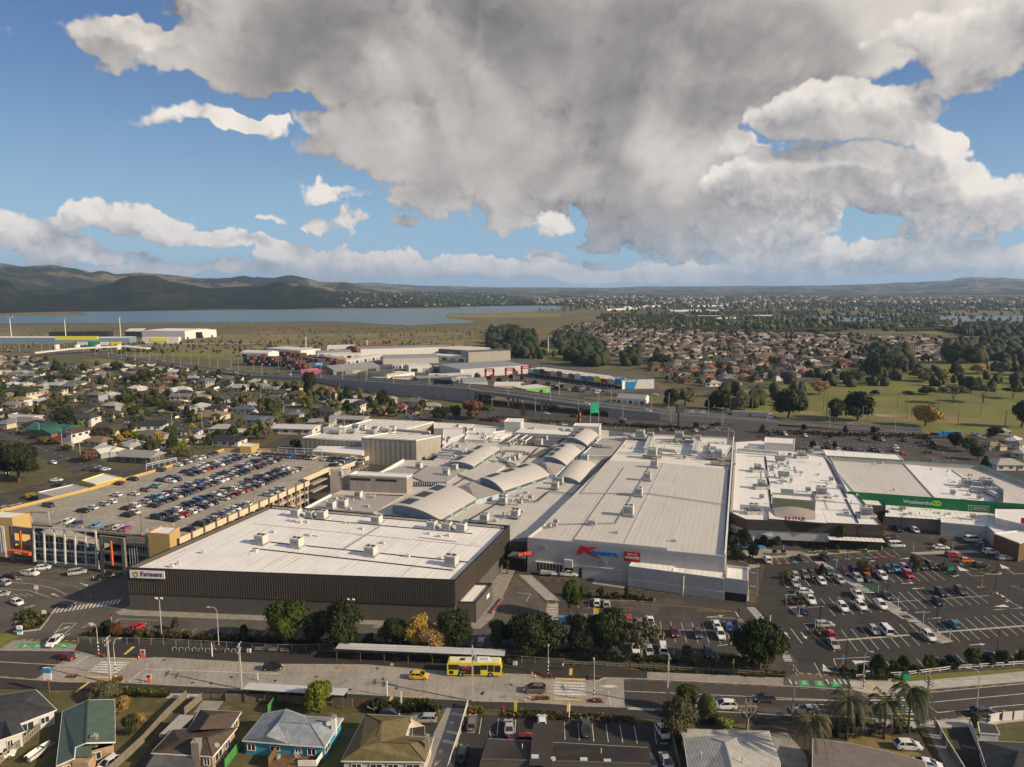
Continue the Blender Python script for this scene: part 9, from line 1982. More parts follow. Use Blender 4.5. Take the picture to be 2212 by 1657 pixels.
LF=[(16,445,1000,Eo,Ad,Iw(16,330,1000,570,1020),'white pickup driving before the parking building screen'),(16,640,915,Ab,Ad,Iw(16,540,930,740,910),'white hatchback parked against the glazed screen'),(16,1150,985,'mpv',Ao,Iw(16,1050,1020,1270,985),'silver people carrier before the glazed screen'),(16,1560,1045,At,Ar,Iw(16,1400,1085,1680,1020),'black sedan parked near the dark store corner'),(16,965,1470,At,Ar,0.0,'black car waiting at the store zebra crossing'),(16,255,1430,Ab,Ad,Iw(16,170,1400,340,1470),'white hatchback with dark roof parked at the charging bay'),(16,140,1045,Al,Ar,Iw(16,230,1060,40,1040),'black SUV at the left edge, behind the silver one'),(16,50,1140,Al,Ao,Iw(16,120,1150,0,1120),'silver SUV at the left edge of the car park'),(16,15,1310,Ab,Ao,.3,'silver car in the leftmost bays'),(5,450,396,At,Ad,.1,'white car on the junction slip lane'),(5,467,434,At,Ar,.1,'black sedan on the junction slip lane'),(5,425,257,Ab,Ad,-.6,'white car driving down the road past the green sign'),(5,718,305,Al,An,.3,'dark SUV first in the queue at the lights'),(5,775,318,At,Ar,.3,'black car second in the queue at the lights'),(5,762,288,Ab,As,.3,'grey car in the far lane of the queue at the lights'),(5,840,311,Ab,Ad,.3,'white car last in the queue at the lights'),(5,45,620,Al,Ao,1.2,'silver SUV on the street outside the yellow parapet, first of three'),(5,110,608,Ab,Ao,1.2,'silver hatchback on the street outside the yellow parapet, middle of three'),(5,170,594,Ab,Ao,1.2,'silver hatchback on the street outside the yellow parapet, third of three')]
for(n,x,y,k,c_,hd,lb)in LF:p=S(n,x,y,.7);car(k,c_,(p.x,p.y,.05),hd,'',Ms=lb)
rr=random.Random(21)
HC=[Ad]*5+[Ao]*5+[As]*3+[An]*5+[Ar]*6+[Eq,Eq,Co,Dy,'blue',Ez,Ed]
KC=[Ab,Ab,Ab,Al,Al,At,Cd,Cd,'mpv']
def Mo(s,t,hd,k=None,c_=None,where='',i=0,grp=''):
 p=dk(s,t,DZ+.01);car(k or rr.choice(KC),c_ or rr.choice(HC),p,hd+rr.uniform(-.03,.03),where,grp,Mu=True)
hF=Om.atan2(F_.y,F_.x)
def Kw(nm,t,occ,fixed={}):
 i=0
 for s in occ:
  f=fixed.get(round(s,1));k,c_=f if f else(None,None)
  Mo(s,t+rr.uniform(-.25,.25),hF if rr.random()<.5 else hF+Om.pi,k,c_,f'on the deck, {ordn(i)} from the near end of {nm}',grp=Dm);i+=1
def rngf(a,b,gap=(),st=2.62):r=[];s=a;
def fr_(a,b,Og=.06,st=2.62):
 r=[];s=a
 while s<=b:
  if rr.random()>Og:r.append(s)
  s+=st
 return r
Kw('yellow wall row',-65.8,[12.6,40.5,47.0,60.7,69.4]+fr_(72.5,92.5,.05),{12.6:(Cd,An),40.5:(Ab,Co),47.0:(At,Ar),60.7:(Al,An),69.4:(Ab,Ad)})
Kw('second row',-54.5,[29,49.2,54.1]+fr_(61.5,91,.12),{29:(Ab,Ad),49.2:(At,An)});Kw('third row',-49.7,[11.7,15.0,19.3,22.2,31.9,36.9,41.7,49,51.6]+fr_(59.3,91,.08),{11.7:(At,Ar),15.0:(Ab,Ad),19.3:(Cd,Ao),22.2:(Ab,Ad),31.9:(Ab,Ad)})
Kw('fourth row',-38.6,[18.2,20.9]+fr_(25.8,90,.05),{18.2:(Ab,Co),20.9:(Al,Ad)});Kw('fifth row',-32.5,[12.8,15.5]+fr_(20.6,90,.05),{12.8:(Al,Ar),15.5:(Ab,Ad)})
Kw('sixth row',-21.7,fr_(14.0,80,.05),{14.0:(Al,Ar)});Kw('seventh row',-15.6,fr_(13.6,80,.06),{13.6:(Al,Ar)});Kw('cream wall row',-4.2,[8.0,12.8]+fr_(15.9,36,.02)+[45.8,49.5,53]+fr_(88,103,.05),{8.0:(At,Ar),12.8:('mpv',Ar)})
for i in Oo(19):
 p=dk(95.8+i*.12,-47+i*2.75,DZ+.01)
 if i not in(11,):car(rr.choice(KC),rr.choice(HC),p,Om.atan2(E_.y,E_.x)+Om.pi,f'on the deck, {ordn(i)} from left along the far back row',Dm,Mu=True)
hf_=Iw(5,720,780,810,730)
for(x,y,k,c_,lb)in((545,722,Al,Ad,'white off-roader with black roof rack near the deck entry'),(612,738,At,Eq,'dark blue sedan beside the white off-roader on the deck'),(770,752,Ab,Ed,'pale blue hatchback by the deck railing'),(872,768,Ab,Ez,'bronze hatchback by the deck railing'),(940,772,Ab,Ad,'white hatchback left of the magenta one by the deck railing'),(1000,778,Ab,'magenta','bright magenta hatchback by the deck railing')):
 p=S(5,x,y,DZ+.7);car(k,c_,(p.x,p.y,DZ+.01),hf_,'',Dm,Ms=lb)
Jn([(8,130,242,At,Co,.1),(8,195,225,Al,An),(8,305,225,Al,Ad),(8,460,237,Ab,Ad),(8,893,263,Ab,Dy),(8,1053,268,Ab,Ao),(8,645,293,Ab,As),(8,1160,325,Ab,Ad),(8,1150,350,Al,Ao),(8,980,345,Al,Ar),(8,830,338,Ab,Hx),(8,780,335,Al,Ar),(8,713,345,Ab,Ad),(8,1036,358,Ab,As),(8,1410,362,At,Ar,.1),(8,1340,290,At,Ar,.1),(8,1222,375,Ab,Dy,.1),(8,1225,272,Al,An),(8,540,315,Ab,Ao),(8,630,322,Ab,Co),(8,885,350,At,An,.2),(8,1450,433,At,As,.1)],'in the car park behind the supermarket, {} from left','cars in the rear car park',hE)
Jn([(15,1133,128,Ab,Ao),(15,1310,132,Al,Ar),(15,1618,143,Al,Ad),(13,950,325,Ab,An,.2),(13,1235,335,Ab,As,.3),(13,1440,340,Ab,Ao,.3),(13,930,372,Al,Ao,.3),(13,355,275,Ab,Dy,.8)],'in the long strip of bays behind the mall, {} from left','cars in the rear bays',R(100))
HWN=[((9,-400,80),.2),((9,700,108),.4),((9,1100,165),.6),((9,1600,238),.9),((9,2212,318),1.4),((10,800,470),3.0),((10,1150,535),6.5),((10,1500,590),8.6),((10,2100,640),8.8),((11,60,622),8.4),((11,320,648),7.8),((11,600,682),7.0),((11,910,712),5.8),((11,1170,735),4.9),((11,1600,765),3.6),((11,2150,788),2.4),((12,420,708),1.0),((12,900,738),.4),((12,1500,775),.2)]
near=[V3(*S(*a)[:2],z)for a,z in HWN];HWW=23
def side(pts,w):
 r=[]
 for i,p in Op(pts):
  a=pts[max(0,i-1)];b=pts[min(len(pts)-1,i+1)];d=V3(b.x-a.x,b.y-a.y).normalized();q=V3(-d.y,d.x);q=q if q.y>0 else-q;r.append(p+q*w)
 return r
Mp=side(near,HWW);HW=Ib('elevated_highway','long grey highway rising on a concrete wall to a bridge on round columns','highway',near[0])
mb=MB()
for i in Oo(len(near)-1):mb.poly([near[i],near[i+1],Mp[i+1],Mp[i]])
mb.Mq('roadway',Ce,HW)
for w_,m_ in((.9,Cl),(7.6,Gh),(11.0,Gh),(22,Cl)):
 l_=side(near,w_);mb=MB()
 for a,b in zip(l_[:-1],l_[1:]):strip(mb,a+UPZ*.03,b+UPZ*.03,.22)
 mb.Mq('lane_line',m_,HW)
for w_,h_,i0,i1,m_ in((.15,.95,4,16,By),(22.8,.95,4,16,By),(11.6,.8,0,18,By)):
 l_=side(near,w_);
 for a,b in zip(l_[i0:i1],l_[i0+1:i1+1]):mb=MB();mb.v=[];q=V3(0,.16);mb.bar(a+UPZ*h_/2,b+UPZ*h_/2,.32,h_);mb.Mq('barrier',m_,HW)
for l_,idx in((near,(4,5,6,7,8,13,14,15)),(Mp,(4,5,6,7,8,13,14,15))):
 for i in idx:
  a,b=l_[i],l_[i+1];n=max(1,int((b-a).length/9))
  for k in Oo(n):
   p,q=lerp(a,b,k/n),lerp(a,b,(k+.985)/n);mb=MB();mb.v=[(p.x,p.y,0),(q.x,q.y,0),Oq(q-UPZ*.02),Oq(p-UPZ*.02),(p.x,p.y+.4,0),(q.x,q.y+.4,0),(q.x,q.y+.4,q.z-.02),(p.x,p.y+.4,p.z-.02)];mb.f=[(0,1,2,3),(7,6,5,4),(0,3,7,4),(1,5,6,2)];mb.Mq(Gp,By,HW)
for i in Oo(9,13):
 a,b=near[i],near[i+1]
 for o in(1.5,8,15,21.5):l_=side([a,b],o);MB().bar(l_[0]-UPZ*.85,l_[1]-UPZ*.85,1.0,1.5).Mq('girder',By,HW)
for i in(9,10,11,12,13):
 a=near[i];b=Mp[i];MB().bar(V3(a.x,a.y,a.z-2.1),V3(b.x,b.y,b.z-2.1),1.4,1.0).Mq('pier_cap',By,HW)
 for k in Oo(4):p=lerp(a,b,.12+k*.25);MB().Nu((p.x,p.y,0),[(.75,0),(.75,a.z-2.1)],12).Mq('pier',Aj,HW)
fr2=side(near,-4);mb=MB()
cl=lambda z:z
i=0
def Jf(p,h,lb,Kd,two=False):
 t_=Ib('street_lamp',lb,'street lamp',p,0,'highway street lamps');MB().Nu((0,0,0),[(.14,0),(.08,h)],6).L(Dh,Ap,t_)
 for s in((1,-1)if two else(1,)):MB().bar((0,0,h),(Kd.x*2.2*s,Kd.y*2.2*s,h+.4),.1).L('arm',Ap,t_);MB().box((Kd.x*2.4*s,Kd.y*2.4*s,h+.4),(.8,.3,.12)).L(Fs,Ap,t_)
def along(pts,step,off=0):
 r=[];acc=off
 for a,b in zip(pts[:-1],pts[1:]):
  L=(b-a).length
  while acc<L:r.append(lerp(a,b,acc/L));acc+=step
  acc-=L
 return r
for i,p in Op(along(side(near,.8),34)):Jf(p,10.5,f'grey street lamp on the near edge of the highway, {ordn(i)} from the left',V3(0,1))
for i,p in Op(along(side(near,22.4),38,12)):Jf(p,10.5,f'grey street lamp on the far edge of the highway, {ordn(i)} from the left',V3(0,-1))
FR=PL(11,[(200,672),(560,690),(850,712),(1280,752),(1600,780),(2212,805)]);
for i,p in Op(along(FR,30)):Jf(p,9.5,f'street lamp on the frontage road below the highway, {ordn(i)} from left',V3(0,-1))
for i,p in Op(along(PL(9,[(120,790),(500,900),(880,1100)]),30,5)):Jf(p,9,f'street lamp beside the left main road, {ordn(i)} from the far end',V3(-1,0))
for i,(n,x,y)in Op(((9,1505,740),(9,1768,750),(10,490,740),(10,1190,805),(10,1562,775),(10,795,800),(9,640,940),(9,1190,380),(9,965,350),(9,1570,520),(10,290,605),(10,1020,845))):Jf(S(n,x,y),8.5,f'street lamp between the western houses, {ordn(i)} of twelve',V3(-1,0))
HV=[((10,85,392),Al,Ao,3),((10,270,392),Ab,As,3),((10,335,395),Al,Ar,3),((10,548,400),Al,Ad,4),((9,2005,250),Ab,As,12),((9,2078,282),Ab,Ao,7),((9,1210,150),Al,As,7),((9,1185,88),Ab,Dy,16),((9,985,65),Ab,As,14)]
def Md(px_n,px,off):
 """point on the highway above a sheet column"""
 Mh=None
 l_=side(near,off);X0=S(px_n,px,500).x/S(px_n,px,500).y
 for a,b in zip(l_[:-1],l_[1:]):
  ra,rb=a.x/a.y,b.x/b.y
  if(ra-X0)*(rb-X0)<=0:k=(X0-ra)/(rb-ra);return lerp(a,b,k),Om.atan2(b.y-a.y,b.x-a.x)
for i,(n,x,k,c_,off)in Op(((9,1990,Ab,As,15),(9,2078,Ab,Ao,5),(10,85,Al,Ao,5),(10,20,Al,Ao,14),(10,250,Ab,As,15),(10,335,Al,Ar,15),(10,548,Al,Ad,15),(9,1200,Al,As,5),(9,980,Ab,As,15),(11,995,Al,Ad,5),(11,1505,Al,Ad,5),(11,1870,Ab,Ad,15),(11,1960,Al,Ad,15),(11,2200,At,Ar,15),(12,975,Eo,Ad,15),(12,1160,Al,Ar,5),(12,1510,At,As,15))):
 r_=Md(n,x,off)
 if r_:p,a=r_;car(k,c_,p+UPZ*.03,a if off<10 else a+Om.pi,f'driving on the highway, {ordn(i)} of the seventeen there','cars on the highway',Mu=True)
for i,(n,x,y,k,c_)in Op(((11,655,706,Ab,Ad),(11,1285,752,At,Ao),(11,880,728,At,Ar),(11,1560,550,Al,Ad),(11,1240,553,Ab,As),(12,1860,770,Eo,Ad),(12,1560,770,At,Ar),(12,1900,792,Ab,Ad),(11,730,625,Ab,Ad),(11,780,665,Ab,Ao))):p=S(n,x,y,.6);car(k,c_,(p.x,p.y,.06),-.3,f'on the roads beside the highway, {ordn(i)} of ten there','cars beside the highway',Mu=True)
def Lp(p,a,lb,boxc=Ah,cab=(.6,.6,.58),n=1,L=9):
 t_=Ib('truck',lb,'truck',p,a)
 MB().box((L/2+1.3,0,1.9),(2.2,2.4,2.6)).L('cab',Fb,t_).color=(*cab,1);MB().box((L/2+2.42,0,2.2),(.06,2.1,1.0)).L(Gu,Ev,t_);MB().box((L/2+1.7,-1.22,2.2),(1.0,.05,.8)).L('side_window',Ev,t_)
 for k in Oo(n):MB().box((-k*(L+1.2),0,2.5),(L,2.5,2.9)).L('cargo_box',boxc,t_)
 MB().box((-(n-1)*(L+1.2)/2,0,.85),(L*n+3,1.0,.3)).L('chassis',Ai,t_)
 for x in[L/2+1.4,-L/2+1,-L/2+2.2]+([-L-1.2-L/2+1,-L-1.2-L/2+2.2,-L-1.2+L/2-1]if n>1 else[]):
  for s in(-1,1):MB().Nu((x,s*1.05,.5),[(.3,-.16),(.5,-.15),(.5,.15),(.3,.16)],12,Fm).L(Fz,Ee,t_)
r_=Md(12,290,15);
if r_:Lp(r_[0]+UPZ*.03,r_[1],'grey truck and trailer with white cab driving right on the highway',By,n=2,L=10)
p=S(12,1680,800);Lp(p,Om.pi-.15,'blue truck with white lettered box at the right junction',Bw,(.03,.25,.5));p=S(12,2010,782);Lp(p,-.2,'white truck behind the dark tree at the right junction',Ah);r_=Md(10,1930,15)
if r_:Lp(r_[0]+UPZ*.03,r_[1],'dark timber truck on the raised highway above the houses',Ai,(.1,.1,.1),n=2,L=7)
t_=Ib('direction_sign','large green direction sign on a grey mast by the bridge',Cg,S(11,1020,782));hh_=hgt(11,1020,782,612)
MB().bar((0,0,0),(0,0,hh_),.4).L(Hv,Ap,t_);MB().box((2.4,-.3,hh_-3.4),(5.6,.2,6.2),rz=.35).L(Gs,Cq,t_)
for k in Oo(4):MB().box((1.2+k*.9,-.62+k*.33,hh_-1.6-k*.9),(1.6,.08,.45),rz=.35).L('legend',Ag,t_)
for k in Oo(3):MB().bar((.8+k*1.5,-.8+k*.5,hh_-5.9),(1.1+k*1.5,-.7+k*.5,hh_-4.9),.2).L('arrow',Ag,t_)
MB().bar((5.2,1.5,0),(5.2,1.5,7),.3).L(Hv,Ap,t_)
t_=Ib('pylon_sign','tall black pylon sign with red and yellow panels behind the mall',Cg,S(11,922,785));hh_=hgt(11,922,785,680);MB().box((0,0,hh_/2),(1.3,.9,hh_)).L('pylon',Az,t_)
for k in Oo(7):MB().box((.85,-.1,hh_-1-k*1.15),(.9,.7,.9)).L(Gb,[Br,Bs,Eu][k%3],t_)
t_=Ib(Ft,'dark digital billboard on a single black post beside the highway',Ft,S(11,1752,815));MB().bar((0,0,0),(0,0,9),.8).L(Dk,Az,t_);MB().box((.8,0,11),(6.5,.8,5),rz=.7).L('screen',Ai,t_)
t_=Ib('roof_frame','galvanised pipe gantry over the ramp at the back of the silver store','gantry',S(15,1780,175));a=S(15,1785,175,8);b=S(15,2150,200,8);q=V3(0,9)
for p in(a,b,lerp(a,b,.5)):MB().bar(V3(p.x,p.y,0),p+UPZ*1.5,.25).bar(V3(p.x,p.y+9,0),p+q+UPZ*1.5,.25).bar(p+UPZ*1.5,p+q+UPZ*1.5,.2).Mq(Dk,Ap,t_)
MB().bar(a+UPZ*1.5,b+UPZ*1.5,.25).bar(a+q+UPZ*1.5,b+q+UPZ*1.5,.25).Mq(Hr,Ap,t_)
def unit(n,x0,y0,x1,y1,h,dep,wm,rm,lb,cat=Fu,name=Fu,gable=0,col=None,Ne=0):
 a,b=S(n,x0,y0),S(n,x1,y1);d=(b-a);L=d.length;d=d.normalized();q=On((-d.y,d.x,0));q=q if q.y>0 else-q
 t_=Ib(name,lb,cat,(a+b)/2);P=[a,b,b+q*dep,a+q*dep]
 w=MB().Nv(P,0,h,Oe=not gable).Mq(De,wm,t_)
 if gable:
  r0,r1=(a+(a+q*dep))/2+UPZ*(h+gable),(b+(b+q*dep))/2+UPZ*(h+gable);e_=[p+UPZ*h for p in P]
  MB().poly([e_[0],e_[1],r1,r0]).poly([e_[2],e_[3],r0,r1]).Mq(Bv,rm,t_);MB().poly([e_[1],e_[2],r1]).poly([e_[3],e_[0],r0]).Mq('gable_end',wm,t_)
 else:
  MB().poly([p+UPZ*(h+.02)for p in P]).Mq(Bv,rm,t_)
 for k in Oo(Ne):
  o0=a+d*L*(k+.2)/Ne+(-q)*.1;Ie(t_,'roller_door' if k%2 else Bd,Bd if k%2==0 else Ak,V3(o0.x,o0.y,.3),d,UPZ,L*.55/Ne,h*.55,.06)
 return t_,a,d,L,q
UN=[(10,110,243,355,250,5,22,Ah,Bb,2,'white gabled shed at the far left of the industrial estate',3),(10,335,212,640,238,6.5,30,Ah,Bb,0,'large white shed with dark doorways behind the red townhouses',8),(10,640,215,745,212,5,20,Aj,Bb,1.5,'small pale shed right of the large white shed',2),(10,870,200,1112,196,5,24,Ah,Bb,2.5,'white twin gabled shed far back near the dry grass',3),(10,1125,215,1470,195,6,30,Cn,'ind_roof_red',2.5,'dark red roofed warehouse at the back of the estate',0),(10,785,248,1085,238,5,24,Aj,Bc,2,'grey ribbed shed between the townhouses and the white sheds',4),(10,1165,242,1945,218,8.5,34,Ah,Bc,0,'longest white walled warehouse with dark roof',0),(10,900,262,1165,256,5,16,Ah,Bb,0,'low white roofed units before the longest white warehouse',4),(10,1845,232,2320,262,8,46,Am,Bb,1.5,'pale roofed open warehouse at the right back of the estate',6),(10,1360,312,1845,300,6,28,Aj,Bc,3,'grey gabled furniture warehouse with pale end walls',0),(10,1720,262,2085,290,5,18,Ah,Bb,0,'long low white canopy roof right of the furniture warehouse',5),(10,1040,318,1360,262,5,12,Aj,Bb,0,'narrow row of small shops with pale awning roofs',9),(10,640,402,925,402,4.5,18,Ha,Ha,0,'bright pink flat roofed store',0),(10,925,412,1330,372,5.5,26,Am,Bc,3,'grey saw tooth roofed workshop right of the pink store',3),(10,1135,450,1392,468,7,16,Ek,Bz,0,'dark two storey office block beside the highway',7),(10,1400,470,1635,425,5,18,Ah,Bb,0,'white flat roofed unit right of the dark office',4),(10,1440,478,1700,470,4.5,12,Bx,Bc,0,'cream unit right beside the highway wall',2),(10,1585,385,1785,378,6.5,22,Ah,Bb,0,'white store with pink round signs',2),(10,1660,492,1955,480,5.5,16,Dc,Bc,0,'dark car showroom with white sign band',6),(10,1880,465,2130,450,5,18,Am,Bb,0,'grey unit with small orange sign',4),(10,1960,405,2300,395,7,26,Aj,Bc,0,'grey big box with small white sign behind the showroom',2),(10,1795,380,1980,400,6,18,Am,Bb,0,'charcoal fronted unit left of the grey big box',3),(11,-40,505,165,500,5.5,22,Be,Bc,2.5,'silver gabled barn shaped unit above the highway',5),(11,215,520,430,522,4.5,16,Bx,Bb,2,'white roofed unit with yellow sign over the highway',2),(11,485,552,685,530,4.5,18,Fp,Bb,0,'lime green fronted store beside the highway bridge',4),(11,1235,622,1475,636,4.0,16,Ah,Bc,2.2,'low grey roofed takeaway by the highway junction',5),(11,5,280,355,262,11,22,Bm,Bz,0,'tall plain concrete warehouse at the edge of the dark trees',0),(11,-60,412,500,372,8,48,Be,Bc,0,'largest silver hardware store with grey roof and red portals',0)]
for(n,x0,y0,x1,y1,h,dep,wm,rm,gb,lb,wn)in UN:unit(n,x0,y0,x1,y1,h,dep,wm,rm,lb,gable=gb,Ne=wn,cat=Fu if dep>15 else Fk,name=Fu if dep>15 else Fv)
for i,(x,y)in Op(((1440,350),(1540,345),(1250,480),(1760,445),(2000,475),(2090,505),(560,252),(760,292),(1010,350))):unit(10,x,y,x+85,y,4.5,9,Ah,Bb,f'small pale unit among the big sheds, {ordn(i)} of nine',Fk,Fv,Ne=3)
for i,(x,y)in Op(((180,405),(348,398),(480,382))):p=S(11,x,y);t_=Ib('portal_sign',['red square portal left on the silver store','red arched portal in the middle of the silver store','red square portal right on the silver store'][i],Cg,p);MB().box((-3.6,-1,3.6),(1.8,2,7.2)).box((3.6,-1,3.6),(1.8,2,7.2)).box((0,-1,7),(9,2,2.6)).L('portal',Br,t_);MB().box((0,-2.1,7),(5.4,.1,1.2)).L(Gb,Ag,t_)
cs=[(Ah,Ad),(Cq,Hx),(Dc,Db),(Cn,'maroon'),(Aj,As),(Cn,Gv),(Ah,'pale'),(Cn,'rust'),(Ah,Cu),(Bw,'bright blue'),(Ec,'pale blue'),(Bs,'yellow'),(Br,Dy),(Bx,Fd),(Bw,'deep blue')]
A,B=S(11,505,392),S(11,1285,505)
d=(B-A).normalized();q=On((-d.y,d.x,0));L=(B-A).length/len(cs)
for i,(m_,nm_)in Op(cs):
 a=A+d*L*i;t_=Ib(Fv,f'{nm_} fronted shop in the coloured retail terrace, {ordn(i)} from the left',Fk,a,0,'retail terrace');P=[a,a+d*(L-.05),a+d*(L-.05)+q*18,a+q*18];MB().Nv(P,0,6.8).Mq(De,Ah,t_);MB().poly([p+UPZ*6.82 for p in P]).Mq(Bv,Bb,t_)
 f=a-q*.3;Ie(t_,Er,m_,V3(f.x,f.y,3.6),d,UPZ,L*.9,3.2+(i%3)*.6,.25);Ie(t_,'shop_window',Bd,V3(f.x,f.y,.3),d,UPZ,L*.9,2.6,.1)
 MB().poly([V3(f.x,f.y,3.4),V3(*(f+d*L*.96)[:2],3.4),V3(*(f+d*L*.96-q*2.6)[:2],3.2),V3(*(f-q*2.6)[:2],3.2)]).Mq(Hh,Ak,t_);MB().box(a+d*L*.5+q*8+UPZ*7.4,(2,2,1.2)).Mq('air_conditioner',Ds,t_)
t_,a,d,L,q=unit(11,1285,502,1550,497,7.5,30,Ah,Bz,'white corner store with a bright blue end wall, right end of the retail terrace',Fk,'corner_store');pb=MB();f=a-q*.15;pb.poly([V3(f.x,f.y,0),V3(*(f+d*L*.38)[:2],0),V3(*(f+d*L*.48)[:2],7.4),V3(f.x,f.y,7.4)]);pb.Mq(Ec,Bw,t_);Ij(t_,'bedpost',V3(*(f-q*.1+d*2)[:2],5.2),d,UPZ,9,Ag,My=.02)
TH=[(140,320,240),(240,322,330),(330,325,425),(455,275,560),(470,335,530),(525,360,640),(560,290,640),(640,330,720),(645,392,690),(690,340,745),(745,345,800),(800,330,870),(870,345,905),(905,360,960),(760,375,830)]
for i,(x0,y,x1)in Op(TH):
 a,b=S(10,x0,y),S(10,x1,y+3);d=(b-a);L=d.length;d=d.normalized();q=On((-d.y,d.x,0));t_=Ib(Fw,f'three storey black and red townhouse, {ordn(i)} of fifteen beside the highway',Fw,a,0,'red and black townhouses');P=[a,b,b+q*12,a+q*12]
 MB().Nv(P,0,9.2).Mq(De,Dc,t_);f=a+d*L*.5-q*.8;MB().Nv((f,b-q*.8,b+q*3,f+q*3),3.2,9.6).Mq('red_bay',Cn,t_)
 for k in Oo(3):
  for j in Oo(3):o0=a+d*L*(.08+.3*j)-q*(.1 if j==0 else.92);Ie(t_,Bd,Bd if(i+j+k)%3 else Ac,V3(o0.x,o0.y,.9+k*3.0),d,UPZ,L*.16,1.6,.06)
t_,a,d,L,q=unit(10,960,345,1035,335,9.5,40,Cn,Bc,'long red three storey block at the right end of the townhouses',Fw,Fw,gable=1.5,Ne=3)
t_=Ib(Ft,'blue and white billboard before the townhouses',Ft,S(10,780,385));MB().bar((-2,0,0),(-2,0,6),.4).bar((2,0,0),(2,0,6),.4).L(Dk,Ai,t_);MB().box((0,0,8),(12,.4,4)).L(Gb,Bw,t_);MB().box((2.5,-.25,8.5),(6,.1,1.2)).L('lettering_band',Ag,t_)
t_,*_=unit(19,1245,706,1620,712,13,60,Ah,Bj,'huge white big box store across the dry grass, with yellow signs',Hw,'big_box_store');p=S(19,1420,712,6);MB().box((p.x,p.y-2,5),(52,8,9)).Mq('entrance_block',Ah,t_);MB().box((p.x-2,p.y-6.3,6),(24,.5,5)).Mq(Er,Bs,t_)
t_,*_=unit(19,1640,706,1895,690,12,50,Ah,Bj,'second huge white store joined on the right, with a dark entrance',Hw,'big_box_store');p=S(19,1735,700);MB().box((p.x,p.y-2,5),(14,3,9)).Mq('dark_entrance',Bk,t_);MB().box((p.x-12,p.y-2,9.5),(10,.5,4)).Mq(Er,Bs,t_)
unit(19,1095,690,1245,690,9,30,Bk,Bb,'dark walled gabled shop left of the huge white store',Fk,Fv,gable=4)
t_,*_=unit(19,-200,752,480,752,9,26,Ec,Bj,'long pale roofed sports hall at the far left edge','sports hall','sports_hall',Ne=0);t_,*_=unit(19,430,705,945,700,10,22,Bk,Bk,'long dark grandstand with a yellow sign on its roof','grandstand','grandstand');p=S(19,670,700,12);MB().box(p,(58,1.5,5)).Mq(Er,Bs,t_)
t_,*_=unit(19,480,752,1135,745,8,26,Ec,Bj,'curved pale blue stadium hall with small sponsor signs','stadium','stadium_hall')
for k in Oo(4):p=S(19,730+k*95,750,4);MB().box((p.x,p.y-1,4.5),(16,.4,4.5)).Mq(Er,[Ag,Cq,Ag,Bs][k],t_)
for i,(x,y,ty)in Op(((100,690,512),(578,712,528),(1056,690,508))):
 h=hgt(19,x,y,ty);t_=Ib('floodlight_mast',['leftmost stadium floodlight mast with a lamp ring','middle stadium floodlight mast','right stadium floodlight mast'][i],'floodlight',S(19,x,y),0,'stadium floodlights');MB().Nu((0,0,0),[(.7,0),(.45,h)],8).L(Hv,Ac,t_);MB().box((0,0,h-1),(9 if i==0 else 3,2,2.5)).L('lamp_rack',Ak,t_)
for i,(n,x,y,ty)in Op(((10,686,180,75),(10,1222,180,105),(11,668,182,75))):h=hgt(n,x,y,ty);t_=Ib('mobile_mast',['white twin mast above the industrial sheds','single pale mast right above the red roofed warehouse','white flag pole in the dark tree park'][i],Hv,S(n,x,y));MB().Nu((0,0,0),[(.6,0),(.4,h)],7).L(Dh,Ac,t_);MB().box((0,0,h-.5),(1.6,1,2.4)if i<2 else(.4,.4,.5)).L('antenna',Ac,t_)
road(PL(9,[(320,95),(640,70),(1080,45),(1500,20),(2212,22)]),18,z=.035,curb=False,m=Ax);
t_=Ib('flyover','pale concrete flyover curving across the far interchange','bridge',S(9,500,75));pts=[S(9,300,100,4),S(9,640,62,6.5),S(9,1080,40,7),S(9,1300,62,4)]
for a,b in zip(pts[:-1],pts[1:]):MB().bar(a,b,9,1.3).Mq(Hj,Ah,t_)
for k in Oo(4):p=S(9,500+k*180,68,0);MB().box((p.x,p.y,3),(2,8,6)).Mq('pier',Ah,t_)
